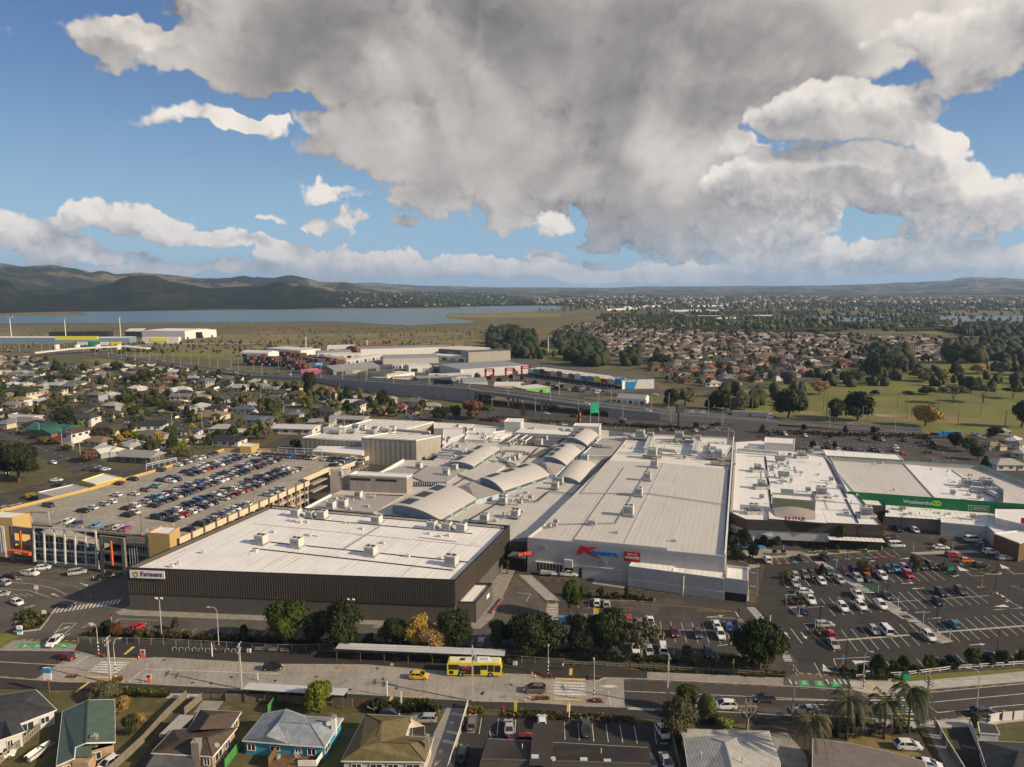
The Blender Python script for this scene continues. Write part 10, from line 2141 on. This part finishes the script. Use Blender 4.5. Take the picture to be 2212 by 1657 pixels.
Lg=[(9,960,985,270,Ex,Ad,Dz,-.25,'white roofed house with pale blue gable beside the deck street'),(9,1190,935,240,Ef,Bi,Ad,-.25,'white weatherboard villa with pale grey hipped roof and bay window'),(9,1240,1045,340,Dw,Bi,'dark',.12,'long low house with pale sheet roof and dark walls by the deck'),(9,880,905,250,Dd,Fd,Cu,-.1,'tan roofed cream house left of the white villa'),(9,1330,850,260,Dd,As,As,-.1,'shaded grey roofed house behind the white villa'),(9,1680,812,165,Dd,An,Ad,.3,'small dark roofed white house in the middle of the near houses'),(9,1770,880,130,Gz,Ad,Ad,.3,'little white gabled sleepout beside the dark ribbed shed'),(9,2010,900,270,Dw,Db,Ad,.12,'long charcoal roofed house with white walls behind the yellow stair tower'),(9,1945,790,210,Dd,Bi,As,.3,'pale grey roofed raised house near the right near street'),(9,2085,825,130,Gz,Ad,Ad,.3,'white sheet roofed garage right of the raised grey house'),(9,470,812,420,Ex,Hx,'brick',.12,'long green roofed brick house on the left corner'),(9,350,760,240,Dd,Db,As,.1,'charcoal roofed house behind the green roofed one'),(9,240,735,330,'L',As,Cu,.1,'grey roofed long house at the left with pale walls'),(9,765,735,190,Hq,An,Ad,.2,'white two storey house with balcony and dark roof'),(9,1010,790,320,Ex,Dx,Cu,.1,'brown roofed low house with cream gable'),(9,1175,715,150,Dw,Db,As,.6,'charcoal gabled small house left of the black roofed one'),(9,1330,765,250,Dw,Db,Ad,.45,'black roofed white house on the street bend'),(9,180,700,330,'flat',Ad,Ad,.1,'long flat white roofed house at the left'),(9,480,655,150,Dd,Dx,Ad,.1,'small brown roofed house beside the tall dark hedge tree'),(9,1850,680,290,Ef,Fd,Cu,.1,'wide tan roofed cream house behind the street fence'),(10,300,830,260,Ex,Dz,Ad,.1,'blue-grey gabled house left of the white offices'),(10,590,775,140,Dd,Dz,Cu,.1,'small blue-grey roofed house right of the side street'),(10,170,730,230,Dd,Dz,Ad,.1,'blue-grey roofed house by the dark round tree'),(10,600,905,390,'flat',Ad,Ad,.2,'long flat roofed white office building beside the cinema block'),(10,830,850,230,Ex,Bi,Cu,.2,'pale roofed cream house with conifer beside the offices'),(10,1060,820,330,'flat',Bi,As,.15,'grey flat roofed commercial building with small white sign'),(10,870,752,210,Dd,An,As,.1,'dark roofed house behind the grey commercial building'),(10,1310,752,160,Dw,Fd,Cu,.3,'tan gabled cottage right of the grey commercial building'),(10,1490,708,160,Dd,Dy,Ad,.2,'bright red roofed house near the highway wall'),(10,1620,738,110,Gz,Dy,Ad,.2,'little red and white dairy shop with bright side wall'),(10,1780,700,170,Dd,Bi,Ad,.3,'pale roofed house right beside the highway wall'),(10,1640,660,190,Ef,As,Ad,.1,'grey roofed white two wing house by the highway wall'),(10,1430,660,100,Hq,Bi,As,.1,'tall pale roofed house behind the palm near the highway'),(10,225,680,90,Hq,Dx,Ad,.5,'small white two storey house with pyramid roof'),(10,420,510,110,Dw,Dz,Ad,1.2,'steep white A-frame gabled house'),(10,320,530,170,Dd,Bi,Ad,.1,'pale roofed house left of the A-frame'),(10,110,540,200,Dd,Bi,Ad,.1,'white roofed bungalow further left of the A-frame'),(10,930,690,110,Dw,Db,As,1.0,'steep charcoal gable among the trees near the highway wall'),(10,1230,625,130,Gz,Fd,Ad,.1,'small pale cottage by the palm below the highway wall')]
HP=[]
for(n,x,y,w,k,rc,wc,rz,lb)in Lg:
 p=S(n,x,y);W=mpp(n,x,y)*w;base=dict(hip=15,hipchim=14,L=17,gable=14,gableL=15,two=12,small=9,flat=17)[k];s=min(1.7,max(.6,W/base));house(k,p,AX+R(90)*0+rz*1.0,rc,wc,lb,'houses beside the parking deck',s);HP.append((p.x,p.y,W/2))
rg=random.Random(33)
def Kx(x,y,r):
 for(a,b,c_)in HP:
  if(x-a)**2+(y-b)**2<(r+c_*.8)**2:return False
 return True
Lq=[Oq(S(0,*p))for p in[(-70,1000),(-90,768),(60,775),(140,795),(330,790),(640,842),(840,868),(1000,884),(930,900),(700,905),(660,925),(560,960),(300,985),(120,955),(60,985)]]
Ke=[Oq(S(0,*p))for p in[(1195,722),(1230,703),(1340,697),(1480,703),(1640,722),(1900,728),(2260,736),(2260,764),(2080,776),(1880,792),(1790,806),(1690,822),(1560,838),(1440,826),(1400,790),(1290,755)]]
KH=[Dd,Ef,'L',Dw,Ex,Hq,Dd,Ef,'L']
def suburb(poly,Me,Ol,rcs,wcs,ang,Oj,Ok=7):
 xs=[p[0]for p in poly];ys=[p[1]for p in poly];r=[];cx,cy=sum(xs)/len(xs),sum(ys)/len(ys);R_=max(max(xs)-min(xs),max(ys)-min(ys))
 nx,ny=int(R_/Me)+2,int(R_/Ol)+2
 for j in Oo(-ny,ny):
  for i in Oo(-nx,nx):
   u,v=i*Me+(Me/2 if j%2 else 0)+rg.uniform(-Oj,Oj),j*Ol+rg.uniform(-Oj,Oj)*.6;x=cx+u*Om.cos(ang)-v*Om.sin(ang);y=cy+u*Om.sin(ang)+v*Om.cos(ang)
   if Ju((x,y),poly)and not Kh(x,y,Ok):r.append((x,y,ang+rg.choice((0,0,PI2))+rg.uniform(-.15,.15)))
 return r
LH=[h for h in suburb(Lq,20,17,None,None,-.2,4)if Kx(h[0],h[1],9)];RH=suburb(Ke,20,17.5,None,None,.25,5,5)
LH.sort(key=lambda h:h[1]);RH.sort(key=lambda h:h[1])
NL=min(len(LH),150);NR=300-len(Lg)-NL-6
def Kf(hs,per,fmt,rcs,wcs,Mu,Mr,cat=Aw):
 for r0 in Oo(0,len(hs),per):
  row=sorted(hs[r0:r0+per],key=lambda h:h[0]/h[1])
  for i,(x,y,a)in Op(row):
   rc,wc,k=rg.choice(rcs),rg.choice(wcs),rg.choice(KH);rn=RNM.get(rc,rc)
   house(k,(x,y),a,rc,wc,fmt.format(rn,'gabled' if Dw in k else 'hipped',ordn(i),ordn(r0//per)),Mr,rg.uniform(.82,1.1),Mu=Mu)
Kf(LH[:NL],15,'{} {} house in the western suburb, {} from left, {} row out',[An,As,Bi,Ad,Dx,Dx,Db,Dz,Fd,As,Ad,Bi,An,Db,Bi,Gv],[Ad,Cu,Cu,As,Fd,Dz],True,'houses in the western suburb')
Kf(RH[:NR],15,'{} {} house in the eastern suburb, {} from left, {} row out',[Dx,Dx,Gv,Fd,An,As,Db,'orange',Bi,Dx,As,Bi,An,Fd],[Ad,Cu,Fd,'brick','brick',Cu,As],True,'houses in the eastern suburb')
rest=LH[NL:]+RH[NR:]
mat('sub_wall',(.46,.41,.33),.8,scale=.03,No=(.26,.20,.15));mat('sub_roof',(.13,.085,.06),.8,scale=.022,No=(.07,.06,.055),Nm=((.27,.20,.15),.03,.54,.6))
mat('sub_roof_b',(.20,.12,.08),.8,scale=.03,No=(.11,.10,.095),Nm=((.38,.35,.31),.03,.53,.58))
for q_,mm_ in((rest[::2],'sub_roof'),(rest[1::2],'sub_roof_b')):
 A=[(x,y,0,6.8*rg.uniform(.8,1.1),4.2,2.7,a)for x,y,a in q_];B=[(r[0],r[1],2.7,r[3]*1.02,r[4]*1.05,2.0,r[6])for r in A]
 if A:Ix('outer_houses',HT,HF,A,'sub_wall');Ix('outer_house_roofs',RTv,[[0,1,5],[0,5,4],[2,3,4],[2,4,5],[1,2,5],[3,0,4]],B,mm_)
print('houses',len(Lg),NL,NR,'rest',len(rest))
house(Hq,S(5,-60,330),.3,As,Ad,'white and pale blue building cut by the left picture edge, behind the corner tree',s=1.5);t_=Ib('street_cafe','small white flat roofed shop with yellow upper walls outside the parking deck',Fk,S(5,600,480))
Ir(t_,Fk,[S(5,300,495,3.6),S(5,445,530,3.6),S(5,700,460,3.6),S(5,580,432,3.6)],0,3.6,Ah,Eb,Ac);Ir(t_,'yellow_block',[S(5,650,400,5),S(5,760,430,5),S(5,970,378,5),S(5,820,345,5)],0,5,Ct,Ay,Bs)
for i,(x,y,w,rc)in Op(((2000,490,240,Bi),(1900,340,150,Fd),(2110,330,150,As),(2120,400,130,Bi),(2060,300,100,Ad))):house(Ef if i%2 else Dd,S(8,x,y),.2*i,rc,Cu if i%2 else Ad,f'{RNM.get(rc, rc)} roofed house right of the supermarket, {ordn(i)} of five','houses right of the supermarket',max(.7,mpp(8,x,y)*w/15))
LM=[Aa,Aa,Af,Af,Ae,Ae,Cj,Bf,Av]
MN=dict(leaf_dark='dark green',leaf_mid='mid green',leaf_olive='olive',leaf_bare='bare brown',leaf_yellow='golden',leaf_lime='yellow green',leaf_russet='russet')
NT_=[(9,575,735,605,130,Aa,'tall dark hedge tree beside the white two storey house'),(9,790,1045,950,170,Bt,'bushy brown green trees at the white roofed house corner'),(9,585,955,905,90,Af,'small round tree on the verge left of the white roofed house'),(9,1095,850,772,120,Aa,'round dark tree behind the tan roofed house'),(9,1500,960,835,110,Aa,'dark tree beside the deck behind the red roof edge'),(9,1600,990,880,110,Av,'bright green tree beside the deck street lamp'),(9,1500,820,745,130,Af,'round tree on the street bend'),(9,510,570,450,160,Ae,'spreading olive tree in the western middle distance'),(9,270,480,395,160,Af,'bright green tree mass, western middle distance'),(9,500,290,180,120,Aa,'large layered conifer in the far western suburb'),(9,1290,380,255,180,Af,'wide tree mass in the centre of the western suburb'),(9,1030,275,190,130,Aa,'dark round tree before the orange building, far west'),(9,1220,640,560,180,Af,'broad green tree by the parked caravans'),(9,1320,570,490,150,Aa,'dark broad tree above the parked caravans'),(9,1760,580,490,150,Aa,'dark round tree right of the western palm'),(9,380,900,840,120,Ae,'olive bush inside the left corner fence'),(9,480,900,838,110,Bt,'russet bush inside the left corner fence'),(10,390,755,645,130,Af,'large round tree at the side street corner'),(10,715,590,400,140,Aa,'tallest dark tree by the highway wall'),(10,610,555,455,130,Ae,'grey green willow left of the tallest dark tree'),(10,1050,660,500,130,Aa,'dark conifer below the highway wall'),(10,1350,690,550,110,Aa,'dark tree beside the palm below the highway wall'),(10,645,635,545,80,Bf,'golden autumn tree below the highway'),(10,700,690,590,110,Av,'pale lime tree beside the golden tree'),(10,955,710,635,110,Av,'pale lime shrub mass near the charcoal gable'),(10,870,870,780,45,Aa,'slim dark cypress beside the offices'),(10,745,790,730,120,Af,'bright green tree behind the offices'),(10,1865,810,690,170,Aa,'round dark tree left of the pair behind the mall'),(10,1995,785,680,130,Aa,'round dark tree right of the pair behind the mall'),(10,2150,790,630,200,Bt,'large rusty brown tree behind the mall'),(10,865,620,540,40,Aa,'slim dark cypress among the trees by the highway'),(10,925,640,560,30,Aa,'thin second cypress among the trees by the highway'),(10,700,580,500,60,Af,'green conifer before the tallest dark tree'),(12,490,655,455,260,Aa,'large spreading dark tree behind the highway'),(12,830,680,520,130,Aa,'open crowned dark tree left of the biggest roadside pine'),(12,1000,670,475,230,Aa,'biggest dark roadside pine'),(12,1490,710,560,190,Bf,'golden green tree on the bright verge'),(12,130,640,470,150,Ae,'grey green gum tree at the left of the golf land'),(12,30,600,460,130,Aa,'dark tree left of the grey green gum'),(12,495,440,320,120,Cj,'bare winter tree beside the curved road'),(12,720,480,385,140,Bf,'golden green round tree at the golf fence'),(12,790,405,340,120,Aa,'dark low tree above the golf fence'),(12,975,400,308,150,Ae,'olive pine clump by the golf path'),(12,1130,400,335,130,Aa,'dark clump by the golf path'),(12,1480,385,290,170,Ae,'round olive trees on the fairway'),(12,1610,370,305,90,Bf,'golden tinted tree on the fairway'),(12,1870,330,255,130,Bf,'golden brown round tree far on the fairway'),(12,1820,470,355,160,Aa,'large dark tree in the centre of the golf course'),(12,1690,545,425,150,Ae,'grey spreading tree in the golf course foreground'),(12,1920,540,420,140,Ae,'wide grey olive tree right in the golf course'),(12,2130,510,435,120,Aa,'dark flat tree right of the wide olive tree'),(12,1490,480,425,130,Aa,'low dark tree group on the golf course'),(12,1120,485,450,80,Aa,'low bush group left on the golf course'),(12,1370,478,455,80,Aa,'small bush group in the golf course middle'),(12,2190,720,540,150,Aa,'dark tree at the right picture edge'),(12,1200,330,200,260,Aa,'large dark tree mass at the suburb edge'),(12,1150,335,215,140,Aa,'left part of the dark tree mass at the suburb edge'),(12,1720,350,250,110,Aa,'dark tree in the upper golf course'),(12,1680,250,130,180,Aa,'tall dark pines above the golf course, left'),(12,1800,255,135,150,Aa,'tall dark pines above the golf course, right'),(12,2050,330,250,120,Ae,'olive trees at the right far fairway'),(12,2160,340,270,120,Aa,'dark trees at the right edge of the far fairway'),(12,1990,790,715,110,Aa,'dark tree before the white truck'),(12,1710,870,760,110,Aa,'tall dark shrub by the rear car park exit'),(12,1800,900,800,120,Af,'leafy trees beside the rear lane'),(12,1870,960,860,100,Af,'green tree before the grey roofed house, rear lane'),(12,1930,1010,930,70,Aa,'dark conifer beside the supermarket side wall'),(11,210,225,140,110,Aa,'dark trees at the left of the park'),(11,350,180,15,170,Aa,'tallest dark tree of the park'),(11,505,175,70,120,Aa,'round dark park tree'),(11,630,180,100,90,Aa,'smaller round dark park tree'),(11,800,215,100,120,Cj,'bare brown trees in the park'),(11,860,300,190,170,Aa,'wide dark park trees, lower left'),(11,1010,310,195,170,Aa,'wide dark park trees, lower right'),(11,1110,170,100,90,Aa,'dark park tree by the first suburban houses'),(11,1350,300,215,170,Aa,'dark trees between the park and the houses'),(11,1620,290,215,180,Aa,'dark rounded trees among the houses'),(11,290,245,180,160,Aa,'low dark park thicket'),(11,430,240,175,150,Aa,'dark park thicket right'),(11,1700,650,510,160,Aa,'dark tree left behind the highway barrier'),(11,1810,640,495,150,Ae,'olive tree beside it behind the highway barrier'),(11,2060,670,520,170,Aa,'dark layered pine behind the highway barrier'),(11,2160,680,590,110,Aa,'dark bush behind the highway barrier')]
for i in Oo(12):NT_.append((11,70+i*96 if i<8 else 560+(i-8)*110,420+(i%3)*14 if i<5 else 470+(i%4)*16,380+(i%3)*14 if i<5 else 432+(i%4)*16,50,Aa,f'clipped round car park tree before the retail terrace, {ordn(i)} of twelve'))
for i,(x,y,ty)in Op(((1283,800,765),(1902,830,785),(2085,820,780),(2040,825,790))):NT_.append((11,x,y,ty,55,Aa,f'small round tree along the rear bays, {ordn(i)} of four'))
for i,(x,y,ty)in Op(((605,750,700),(905,770,712),(1115,770,715),(300,760,702),(668,880,820),(828,880,825),(1130,830,780),(800,800,765))):NT_.append((12,x,y,ty,45,Aa,f'small round tree in the rear car park, {ordn(i)} of eight'))
for(n,x,y,ty,w,m_,lb)in NT_:
 kd=Ho if 'conifer' in lb or 'layered' in lb else Ew if 'cypress' in lb or 'hedge tree' in lb else Em if 'grey spreading' in lb or 'flat tree' in lb or 'wide grey' in lb else Hp if m_==Cj else Ck
 T(n,x,y,ty,w,lb,kind=kd,m=m_)
p=S(11,462,745);t_=Ib('norfolk_pine','tall tiered Norfolk pine behind the mall',En,p);hh=hgt(11,462,745,545);MB().Nu((0,0,0),[(.35,0),(.06,hh)],8).L(Gy,Gk,t_);mb=MB()
for k in Oo(16):
 z=hh*(.12+.85*k/16);r0=(1-k/17)*hh*.2
 for j in Oo(9):
  a=j*.698+k*.35;e_=On((Om.cos(a)*r0,Om.sin(a)*r0,z+.25));sd2=On((-Om.sin(a),Om.cos(a),0))
  for f in Oo(7):c=lerp(On((0,0,z)),e_,(f+1)/7.);mb.poly([c+sd2*r0*.18,c-sd2*r0*.18,c+On((Om.cos(a),Om.sin(a),.25))*r0*.22])
mb.L('branches',Aa,t_)
for i,(n,x,y,ty)in Op(((9,1590,640,530),(9,1110,650,565),(9,1250,520,440),(9,540,400,335),(10,455,460,385),(10,1275,640,565),(9,2050-860,260,225),(11,175,755,650),(9,920,600,545),(9,1500,1010,940),(9,1665,1010,950))):palm(S(n,x,y),hgt(n,x,y,ty),f'garden palm beyond the mall, {ordn(i)} of eleven',3.6,Mr='garden palms in the suburb',Mv=False,m=Ae)
Ky=300-NTREE[0]-10
tp=[]
while len(tp)<1750:
 x=rg.choice((Lq,Lq,Ke,Ke,Ke));q_=Iz(x,1)[0]
 if not Kh(q_[0],q_[1],2)and(x is Ke or all((q_[0]-h[0])**2+(q_[1]-h[1])**2>60 for h in LH))and Kx(q_[0],q_[1],1):tp.append(q_)
tp.sort(key=lambda q:q[1])
for r0 in Oo(0,Ky,15):
 for i,(x,y)in Op(sorted(tp[r0:min(Ky,r0+15)],key=lambda q:q[0]/q[1])):
  m_=rg.choice(LM);tree((x,y),rg.uniform(3.5,8),rg.uniform(1.8,3.9),'far',m_,f'{MN[m_]} tree among suburban houses, {ordn(i)} from left in the {ordn(r0//15)} row out',En,'trees in the suburbs')
for m_,q_ in((Aa,tp[Ky::3]),(Af,tp[Ky+1::3]),(Ae,tp[Ky+2::3])):
 V=CR['far'][0];vv=np.zeros(len(V.vertices)*3,np.float32);V.vertices.foreach_get('co',vv);ff=[list(p.vertices)for p in V.polygons]
 X=[(x,y,.5,(r_:=rg.uniform(1.8,4.3)),r_,r_*rg.uniform(1.3,2.0),rg.uniform(0,6.28))for x,y in q_]
 if X:Ix('garden_trees',vv.reshape(-1,3).astype(float),ff,X,m_)
If(Cc,Lq,1500,(.8,2.2),(Aa,Af,Ae,Av))
fx=[(x+rg.uniform(-9,9),y+rg.uniform(-8,-6),0,rg.uniform(4,9),.08,rg.uniform(1.3,1.8),a if rg.random()<.7 else a+PI2)for x,y,a in LH]
Ix('garden_fences',HT,HF,fx[::2],Dr);Ix('garden_fences',HT,HF,fx[1::2],Ah)
sx_=[(x+rg.uniform(-10,10),y+rg.uniform(7,9),0,1.9,1.4,2.2,a)for x,y,a in LH];Ix('garden_sheds',HT,HF,sx_,Bb)
i=0
for pts,hw in Lj[1:9]:
 for p in along([V3(q.x,q.y)for q in pts],27,9):
  if p.y<700 and rg.random()<.62:
   a=V3(pts[1].x-pts[0].x,pts[1].y-pts[0].y);n_=On((-a.y,a.x,0)).normalized()*(hw-1.2)*rg.choice((-1,1));car(rg.choice(KC),rg.choice(HC),(p.x+n_.x,p.y+n_.y,.05),Om.atan2(a.y,a.x),f'parked at the kerb in the western suburb, {ordn(min(i, 78))} counted there','cars in the western streets',Mu=True);i+=1
for i,(x,y,ty)in Op(((220,560,425),(228,620,430),(750,590,440),(770,655,470),(1290,575,470),(1345,610,475),(1358,655,500),(1390,640,555),(1590,600,492),(1732,705,590),(1898,625,515),(2075,715,600),(1075,670,560))):
 t_=Ib('net_pole',f'tall bare timber pole of the driving range, {ordn(i)} of thirteen',Dh,S(12,x,y),0,'driving range poles');h=hgt(12,x,y,ty);MB().Nu((0,0,0),[(.28,0),(.2,h)],7).L(Dh,Au,t_)
t_=Ib('substation_frames','grey steel lattice frames of a substation beyond the golf links','substation',S(12,1480,165));mb=MB()
for k in Oo(16):p=S(12,1370+k*17,160+(k%3)*8);MB().bar(p,p+UPZ*rg.uniform(6,11),.4).Mq(Hv,Ap,t_)
for k in Oo(6):a=S(12,1370+k*40,160,8);MB().bar(a,a+V3(16,2),.3).Mq('beam',Ap,t_)
for i in Oo(46):
 x=rg.uniform(260,1180);y=415+(x-260)*.10+rg.choice((0,22,44))+rg.uniform(-2,2);p=S(11,x,y);car(rg.choice(KC),rg.choice(HC),(p.x,p.y,.06),rg.choice((.2,1.7)),f'before the retail terrace, {ordn(i)} counted there','cars before the retail terrace',Mu=True)
Kg()
